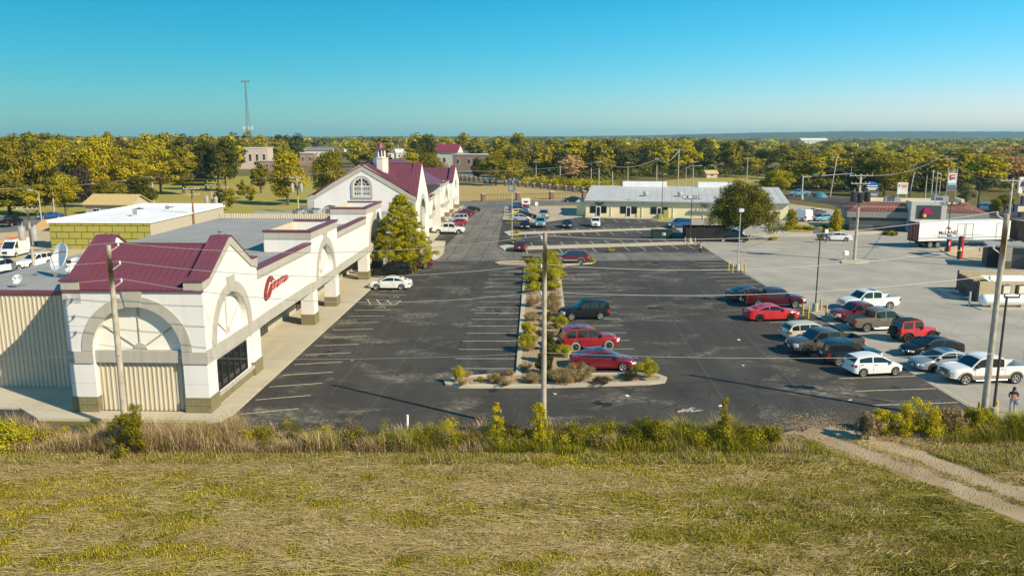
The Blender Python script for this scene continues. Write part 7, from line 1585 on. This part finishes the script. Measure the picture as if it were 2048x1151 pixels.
for i,(px,by,w,h,kd) in enumerate(((1600,460,2.6,.9,'y'),(1618,461,2.4,.8,'o'),(1645,460,2.0,1.1,'o'),(1637,462,1.6,.9,'y'),(1660,463,1.8,.7,'y'),(1575,461,1.8,.9,'o'))):
    g=G(px,by); cl=round_clumps(h,w,.05,9,i+300,.8)
    special('low_shrub',g,cl,900,.12,KD[kd][0],('rounded yellow hedge shrub left in the restaurant bed','olive hedge shrub in the middle of the restaurant bed','tall clipped shrub in the restaurant bed','small yellow shrub before the tall clipped shrub','low yellow shrub by the wide cone-shaped shrub','dark shrub at the foot of the slim cone-shaped shrub')[i],'shrub','shrubs in the restaurant bed')
for i,(px,by,w,h,kd,lab) in enumerate(((440,417,3.4,6,'d','dark cone-shaped bush on the left lawn'),(458,420,4.2,6,'o','round bush beside the dark cone-shaped bush'),(486,397,4.0,5.5,'o','small round bush below the school annex'),(503,403,3.6,5,'y','small round bush on the lawn left of the big lawn tree'),(1905,418,5,1.6,'y','low yellow bush behind the trailer'),(1780,470,3,.6,'o','low plants along the restaurant wall'),(1546,480,1.6,.5,'y','tuft of grass on the kerb by the round tree'))):
    g=G(px,by); special('bush',g,round_clumps(h,w,.05,14,i+500,.85,.2),1500,.22,KD[kd][0],KD[kd][1]+' '+lab,'bush',None)
# shrubs in the planted island
SHV={}
for key,m,n,sz,asp,up in (('y',LF_S,7000,.05,.2,.9),('b',LF_B,5000,.055,.14,.9),('d',LF_D,5000,.055,.5,.3),('r',LF_P,2500,.05,.3,.5)):
    SHV[key]=[cloud('foliage',round_clumps(1.0,1.5,.02,16,600+i*7+ord(key),.75),n,sz,m,asp,.55,up) for i in range(2)]
ISL=[(1057,672,1.5,1.35,'y','left yellow shrub above its twin'),(1054,700,1.7,1.45,'y','lower left yellow shrub on the kerb line'),(1096,724,1.3,1.7,'d','dark upright evergreen shrub behind the pole'),(1088,748,1.3,1.6,'d','dark evergreen shrub below the upright one'),(1098,700,1.1,1.5,'d','dark evergreen nearest the lifted suv'),(1124,712,1.7,1.0,'y','yellow shrub behind the glossy red sedan'),(1291,757,1.8,1.5,'y','large yellow shrub on the right tip of the island'),(1160,762,2.0,1.5,'b','tall straw-coloured shrub before the red sedan door'),(1128,765,2.3,1.2,'b','wide brown shrub at the front of the island'),(1100,760,1.5,.8,'b','low dry shrub right of the pole'),(1062,764,1.6,.7,'b','low dry shrub left of the pole'),(1007,769,1.4,.6,'b','pale dry shrub in the middle of the front bed'),(990,765,1.2,.8,'b','brown shrub left of the pale dry one'),(918,764,.9,1.3,'y','thin green shrub on the left tip of the island'),(924,771,.8,.6,'b','dry tuft beside the thin green shrub'),(960,762,.5,.4,'y','tiny plant in the left arm of the island'),(1205,768,1.5,.6,'r','reddish low shrub under the red sedan'),(1260,760,1.3,.7,'r','dark reddish shrub beside the large yellow shrub'),(1020,750,.9,.5,'b','small dry shrub by the left inner corner'),(1052,738,1.1,.5,'b','dry tuft left of the evergreens'),(1118,655,1.8,1.2,'y','yellow shrub at the nose of the black suv'),(1096,642,1.0,.9,'d','dark low shrub opposite the black suv'),(1113,630,2.0,1.6,'b','tall straw shrub facing the black suv'),(1098,618,1.6,1.2,'b','straw shrub behind the tall one'),(1064,612,1.9,1.2,'b','straw shrub on the left kerb'),(1110,602,2.0,1.2,'b','brown-green shrub under the wire'),(1066,586,1.8,1.3,'y','yellow shrub on the left kerb, near'),(1108,580,1.6,1.2,'y','yellow shrub on the right kerb, near'),(1110,562,2.2,1.6,'y','bright yellow shrub in the right row, second'),(1062,566,2.0,1.3,'y','yellow shrub on the left kerb, second'),(1090,574,1.6,1.9,'d','dark shrub in the middle of the island'),(1085,557,1.8,1.9,'y','tall yellow shrub in the crowded far half'),(1064,549,2.0,1.5,'y','yellow shrub on the left kerb, third'),(1108,546,2.2,1.6,'y','yellow shrub on the right kerb, third'),(1066,535,2.2,1.4,'y','yellow shrub on the left kerb, farthest'),(1104,533,2.2,1.5,'y','yellow shrub on the right kerb, farthest'),(1086,541,1.7,1.5,'y','yellow shrub between the farthest rows'),(1102,521,2.6,1.5,'y','rounded yellow shrub touching the far dark red suv'),(1184,524,1.2,.6,'y','small yellow shrub behind the far dark red suv'),(1060,520,2.4,.6,'r','reddish ground shrub on the far arm of the island'),(1032,486,1.6,1.1,'y','yellow shrub at the foot of the floodlight post'),(1034,467,1.2,.7,'y','small yellow plant on the second median tip'),(1222,503,1.0,.5,'y','weed tuft on the first median strip')]
for i,(px,by,w,h,kd,lab) in enumerate(ISL):
    g=G(px,by,.12); q=empty('island_shrub',g,i*1.3,lab,'shrub','shrubs of the planted island'); o=link(bpy.data.objects.new('foliage',SHV[kd][i%2]),q); k_=1.3 if by<600 else 1.1; o.scale=(w/1.5*k_,w/1.5*k_,h*1.05)
r=random.Random(31); k=0
while k<26:
    x,y=r.uniform(19.4,22.2),r.uniform(10,57)
    if r.random()<.2: x,y=r.uniform(15,28),r.uniform(6.9,8.2)
    kd='b' if r.random()<.7 else 'r'; w_=r.uniform(.9,1.7); q=empty('island_shrub',W(x,y,.12),r.uniform(0,6),'straw-brown ground shrub among the gravel of the planted island','shrub','ground shrubs among the island gravel')
    o=link(bpy.data.objects.new('foliage',SHV[kd][k%2]),q); o.scale=(w_/1.5,w_/1.5,r.uniform(.35,.8)); k+=1
# roadside saplings and bushes near the camera
def sapling(px,by,ty,wp,m,lab,n,sz,tall=True,seed=0,cat='sapling'):
    g=G(px,by); Hh=HT(px,ty,g.y); d=g.y*cpp+CAMH*spp; R0=wp*d/FPX/2; cl=[]; r=random.Random(seed+px)
    for k in range(46):
        t=r.random(); a=r.uniform(0,6.3); R=R0*(1-.75*t if tall else 1-.3*t)*r.uniform(.2,1.0); cl.append((R*math.cos(a),R*math.sin(a),.08*Hh+t*Hh*.9,R0*r.uniform(.10,.34),1.0))
    b=MB(); b.tube((0,0,0),(0,0,Hh*.85),.035,.012,6)
    for k in range(9): a=r.uniform(0,6.3); z=Hh*(.15+.07*k); b.tube((0,0,z),(R0*.6*math.cos(a)*(1-.07*k),R0*.6*math.sin(a)*(1-.07*k),z+Hh*.14),.014,.006,5)
    return special('roadside_sapling' if tall else 'roadside_bush',g,cl,int(n*2.3),sz*.95,m,lab,cat,'saplings and bushes in the roadside brush',b.mesh('stem',M_BARK),.5,.6)
sapling(258,912,818,76,LF_O,'dark leafy sapling in front of the tower pole',3200,.055,False,cat='bush')
sapling(993,893,800,46,LF_Y,'narrow yellow-green sapling left of the middle pole',1500,.05)
sapling(1078,898,806,64,LF_Y,'leafy yellow sapling hiding the foot of the middle pole',2000,.055)
sapling(1447,900,798,52,LF_O,'slender olive sapling before the parking lot, right of middle',1800,.05)
sapling(1525,894,852,80,LF_O,'low bright bush beside the dirt track mouth',2200,.06,False,cat='bush')
sapling(1300,892,840,90,LF_O,'low yellow-green thicket in the middle of the brush',1900,.06,False,cat='bush')
for i,(px,by,ty,wp,m,lab) in enumerate(((30,895,850,120,LF_S,'bright yellow bush at the left edge of the brush'),(1770,866,826,70,LF_Y,'first bush right of the dirt track'),(1830,868,812,100,LF_Y,'yellow bush before the right parking bays'),(1905,868,818,80,LF_B,'brownish bush left of the tall power pole'),(1956,866,818,74,LF_Y,'dense bush at the foot of the tall power pole'),(2036,874,836,80,LF_O,'dark bush below the person in black'),(1735,880,828,60,LF_B,'dry bush at the right lip of the dirt track'))):
    sapling(px,by,ty,wp,m,lab,2600,.06,False,i,'bush')
# --- grass: mown straw on the field and tall weeds along the lot
def vnoise(x,y,seed):
    r=np.random.default_rng(seed); Tb=r.uniform(0,1,(64,64)); xi=np.floor(x).astype(int); yi=np.floor(y).astype(int); fx=x-xi; fy=y-yi; fx=fx*fx*(3-2*fx); fy=fy*fy*(3-2*fy)
    g=lambda a,b:Tb[a%64,b%64]
    return (g(xi,yi)*(1-fx)+g(xi+1,yi)*fx)*(1-fy)+(g(xi,yi+1)*(1-fx)+g(xi+1,yi+1)*fx)*fy
def blades(name,base,ang,length,lift,width,tone,m,bend=.5):
    n=len(base); dx=np.cos(ang);dy=np.sin(ang); L=length
    h=np.stack([dx*np.cos(lift),dy*np.cos(lift),np.sin(lift)],1); side=np.stack([-dy,dx,np.zeros(n)],1)*(width/2)[:,None]
    mid=base+h*(L*.55)[:,None]; tip=base+h*(L)[:,None]; tip[:,2]-=bend*L*.25; tip[:,:2]+=(np.stack([dx,dy],1)*(bend*L*.25)[:,None]); tip[:,2]=np.maximum(tip[:,2],.03)
    V=np.stack([base-side,base+side,mid+side*.8,mid-side*.8,tip],1)
    me=bpy.data.meshes.new(name); me.vertices.add(n*5); me.loops.add(n*7); me.polygons.add(n*2); me.vertices.foreach_set('co',V.reshape(-1).astype(np.float32))
    i=np.arange(n)[:,None]*5; lv=np.concatenate([i+np.array([[0,1,2,3]]),i+np.array([[3,2,4]])],1).reshape(-1); me.loops.foreach_set('vertex_index',lv.astype(np.int32))
    ls_=np.stack([np.arange(n)*7,np.arange(n)*7+4],1).reshape(-1); me.polygons.foreach_set('loop_start',ls_.astype(np.int32)); me.update(calc_edges=True)
    at=me.attributes.new('tone','FLOAT','POINT'); at.data.foreach_set('value',np.repeat(np.clip(tone,0,1),5).astype(np.float32)); me.materials.append(m)
    o=link(bpy.data.objects.new(name,me)); o['kind']='stuff'; return o
def fieldmat(name,stops):
    m=leafmat(name,(0,0,0),(0,0,0),(1,1,1),.2,0.0); r=[n for n in m.node_tree.nodes if n.type=='VALTORGB'][0]; e=r.color_ramp.elements
    while len(e)<len(stops): e.new(.5)
    for q,(p,c) in zip(e,stops): q.position=p; q.color=(*c,1)
    return m
M_STRAW=fieldmat('field_blades',((0,(.05,.06,.005)),(.25,(.30,.245,.010)),(.5,(.66,.535,.035)),(.62,(.34,.24,.10)),(.8,(.66,.50,.22)),(1,(.95,.80,.46))))
M_WEED=fieldmat('weed_blades',((0,(.06,.065,.006)),(.25,(.26,.25,.010)),(.48,(.52,.47,.025)),(.56,(.23,.135,.085)),(.75,(.45,.32,.17)),(1,(.76,.61,.36))))
def on_track(x,y):
    a=np.array(G(1620,850)[:2]); b_=np.array(G(2050,1010)[:2]); d=(b_-a)/np.linalg.norm(b_-a); q=(x-a[0])*-d[1]+(y-a[1])*d[0]; t=(x-a[0])*d[0]+(y-a[1])*d[1]; return np.abs(q),t,q
def field(name,N,kind):
    y=28+16.0*RNG.uniform(0,1,N)**1.1; x=RNG.uniform(-1,1,N)*(y*.70+1.5)
    q,t,_=on_track(x,y); keep=(y<yline(x))&(~((q<1.1+1.5*vnoise(x*.9,y*.9,71))&(t>-2))|((q<.45*vnoise(x,y,72)+.15)&(t>0)))
    row=vnoise(x*.06+3,y*.55+x*.03,5)*.36+vnoise(x*.25,y*.6,9)*.34+vnoise(x*1.1,y*1.8,13)*.30
    dry=np.clip((row-.5)*5.4+.24-np.clip((x-5)/14,0,1)*np.clip((40.5-y)/6,0,1)*.55+np.clip((y-38.5)/3,-.2,.35),0,1)
    cl=vnoise(x*1.3,y*2.2,17)
    if kind=='straw':
        keep&=RNG.uniform(0,1,N)<dry*(.25+1.1*cl); x,y,dry,cl=x[keep],y[keep],dry[keep],cl[keep]; n=len(x)
        ang=.30+1.1*(vnoise(x*.25,y*.35,23)-.5)+RNG.normal(0,.55,n)+np.pi*(RNG.uniform(0,1,n)<.5)
        blades(name,np.stack([x,y,.03+.16*RNG.uniform(0,1,n)**2],1),ang,RNG.uniform(.10,.46,n),np.abs(RNG.normal(.10,.18,n)),RNG.uniform(.009,.026,n),.58+.42*RNG.uniform(0,1,n)**1.1*(.55+.45*cl)*(1-.35*np.clip((x-6)/12,0,1)*np.clip((41-y)/6,0,1)),M_STRAW)
    else:
        g=RNG.uniform(0,1,N)<(.25+.9*(1-dry))*(.15+1.1*vnoise(x*.9,y*1.5,29)); keep&=g; x,y,dry=x[keep],y[keep],dry[keep]; n=len(x)
        blades(name,np.stack([x,y,np.full(n,.02)],1),RNG.uniform(0,6.28,n),RNG.uniform(.08,.24,n),RNG.uniform(.3,1.1,n),RNG.uniform(.014,.035,n),(.04+.50*RNG.uniform(0,1,n)*(.5+.5*vnoise(x*.7,y*1.1,31))+.12*RNG.uniform(0,1,n))*(1-.45*np.clip((x-4)/12,0,1)*np.clip((41.5-y)/6,0,1)),M_STRAW)
yline=lambda x:np.full_like(x,43.5)
NB_=34000; y_=28+15*RNG.uniform(0,1,NB_)**1.1; x_=RNG.uniform(-1,1,NB_)*(y_*.70+1.5); q_,t_,_=on_track(x_,y_)
mk=vnoise(x_*.35+9,y_*.75,81)*.6+vnoise(x_*1.2,y_*1.9,82)*.4; k_=(RNG.uniform(0,1,NB_)<np.clip((mk-.44)*5,0,1)*(1-.88*np.clip((x_-2)/9,0,1)*np.clip((41-y_)/4,0,1)))&(q_>2); x_=x_[k_]; y_=y_[k_]; n_=len(x_)
blades('field_straw',np.stack([x_,y_,.08+.12*RNG.uniform(0,1,n_)],1),.30+.9*(vnoise(x_*.25,y_*.35,23)-.5)+RNG.normal(0,.30,n_),RNG.uniform(.25,.85,n_),RNG.normal(.03,.10,n_),RNG.uniform(.012,.030,n_),.60+.36*RNG.uniform(0,1,n_),M_STRAW)
NB_=42000; y_=28+14*RNG.uniform(0,1,NB_); x_=RNG.uniform(-1,1,NB_)*(y_*.70+1.5); q_,t_,_=on_track(x_,y_); mk=vnoise(x_*.5+2,y_*1.1,91); k_=(RNG.uniform(0,1,NB_)<np.clip((mk-.55)*4,0,1)*(.5+.5*np.clip((x_-2)/8,0,1)))&(q_>1.8); x_=x_[k_]; y_=y_[k_]; n_=len(x_)
blades('dark_tufts',np.stack([x_,y_,np.full(n_,.02)],1),RNG.uniform(0,6.28,n_),RNG.uniform(.15,.38,n_),RNG.uniform(.4,1.2,n_),RNG.uniform(.03,.06,n_),.0+.16*RNG.uniform(0,1,n_),M_STRAW)
field('field_straw',290000,'straw'); field('field_grass',330000,'green')
def verge(name,N,x0,x1,y0,y1,hfun,tonefun,seed,wd=(.012,.03)):
    x=RNG.uniform(x0,x1,N); y=RNG.uniform(y0,y1,N); q,t,_=on_track(x,y); k=~((q<1.2+1.8*vnoise(x*.9,y*.9,71))&(t>-4.5)); dn=vnoise(x*.9,y*.9,seed); k&=RNG.uniform(0,1,N)<np.clip(dn*1.7-.15,0,1); x=x[k];y=y[k]; n=len(x); h=hfun(x,y)*RNG.uniform(.45,1.05,n)
    blades(name,np.stack([x,y,np.full(n,.0)],1),RNG.uniform(0,6.28,n),h,RNG.uniform(.95,1.5,n),RNG.uniform(wd[0],wd[1],n),tonefun(x,y,n),M_WEED,.6)
yc=lambda x:43.3-.0315*x*(x>-99)
def hf(x,y): return np.clip((on_track(x,y)[0]-1.0)/4.2,.12,1)*(.55+1.7*vnoise(x*.5+5,y*.3,21)**1.5)*(.65+.7*vnoise(x*1.9,y*.9,22))
def tf(x,y,n):
    c=vnoise(x*.4,y*.5,33)+np.clip(-x*.02,-.04,.3); return np.where(RNG.uniform(0,1,n)<np.clip((c-.30)*3,0,1),.5+.45*RNG.uniform(0,1,n),.05+.4*RNG.uniform(0,1,n))
verge('tall_weeds',95000,-31,21.5,40.9,43.7,hf,tf,41)
verge('tall_weeds',30000,21.0,35,42.3,45.2,hf,tf,43)
verge('short_weeds',60000,-30,24,39.6,41.6,lambda x,y:.22+.3*vnoise(x*.5,y*.5,51),lambda x,y,n:np.where(RNG.uniform(0,1,n)<.35,.5+.4*RNG.uniform(0,1,n),.1+.3*RNG.uniform(0,1,n)),52)
verge('short_weeds',26000,22,34,38.4,43.2,lambda x,y:.2+.35*vnoise(x*.5,y*.5,61),lambda x,y,n:np.where(RNG.uniform(0,1,n)<.45,.5+.4*RNG.uniform(0,1,n),.1+.35*RNG.uniform(0,1,n)),62)
# leafy undergrowth woven through the weeds
rr_=random.Random(21)
nm_h=True
for nm,m,n,cnt_,x0,x1 in (('brush',LF_O,30000,120,-31,13.5),('brush',LF_Y,20000,60,-31,13.5),('brush',LF_O,18000,60,2.5,14),('brush',LF_D,12000,60,-10,13),('brush',LF_B,12000,60,-31,6),('brush',LF_O,12000,45,23.5,35)):
    cl=[(rr_.uniform(x0,x1),(rr_.uniform(41.3,43.6) if x0<20 else rr_.uniform(43,45)),rr_.uniform(.2,.85 if x0<20 and nm_h else .9),rr_.uniform(.28,.7),.9) for _ in range(cnt_)]
    o=link(bpy.data.objects.new(nm,cloud(nm,cl,n,.05,m,.4,.5))); o['kind']='stuff'
# loose stones on the track
b=MB(); r=random.Random(8)
for k in range(900):
    t_=r.random(); side=r.choice((-1,1)); a=G(1620,850); e=G(2050,1010); p=a.lerp(e,t_); d_=(e-a).normalized(); nn=Vector((-d_.y,d_.x,0)); p=p+nn*(side*r.uniform(.5,1.6)); s=r.uniform(.02,.055)
    b.add([(p.x-s,p.y-s,.03),(p.x+s,p.y-s*.7,.03),(p.x+s*.8,p.y+s,.03),(p.x-s*.9,p.y+s*.8,.03),(p.x,p.y,.03+s)],[(0,1,4),(1,2,4),(2,3,4),(3,0,4)])
o=b.build('gravel',M_DIRT,fix=False); o['kind']='stuff'
b=MB()
for k in range(1900):                                    # dirt and grit carried out onto the asphalt
    px=r.gauss(1625,48); py=858-abs(r.gauss(0,17)); p=G(px,py); s=r.uniform(.01,.038)*(1.6 if r.random()<.08 else 1)
    b.add([(p.x-s,p.y-s*.6,.012),(p.x+s*1.2,p.y-s*.8,.012),(p.x+s,p.y+s*.7,.012),(p.x-s*.8,p.y+s,.012),(p.x,p.y,.014+s*.45)],[(0,1,4),(1,2,4),(2,3,4),(3,0,4)])
o=b.build('grit',M_DIRT,fix=False); o['kind']='stuff'
b=MB(); p0=G(1372,824); 
for k in range(9):
    a=r.uniform(-.5,.9); L=r.uniform(.4,1.1); o_=Vector((r.uniform(-.7,.7),r.uniform(-.2,.2),.03)); q_=o_+Vector((L*math.cos(a),L*math.sin(a)*.6,.12)); b.tube(o_,q_,.022,.008,5); b.tube(o_.lerp(q_,.6),o_.lerp(q_,.6)+Vector((.25,.2,.05)),.012,.005,4)
o=b.build('fallen_branch',mat('bleached_wood',(.55,.5,.42),.9,var=.1)); o.location=p0; tag(o,'bleached fallen branch lying on the asphalt beyond the brush','branch')
# --- haze: one closed box of pale air
b=MB(); b.bb(-5200,5200,-180,7100,-1.2,72); m=bpy.data.materials.new('haze'); m.use_nodes=True; t=m.node_tree; t.nodes.remove(t.nodes['Principled BSDF']); v=t.nodes.new('ShaderNodeVolumePrincipled'); v.inputs['Color'].default_value=(.45,.80,1,1); v.inputs['Density'].default_value=.00010; v.inputs['Anisotropy'].default_value=.1
t.links.new(v.outputs[0],t.nodes['Material Output'].inputs['Volume'])
o=b.build('haze',m); o['kind']='stuff'
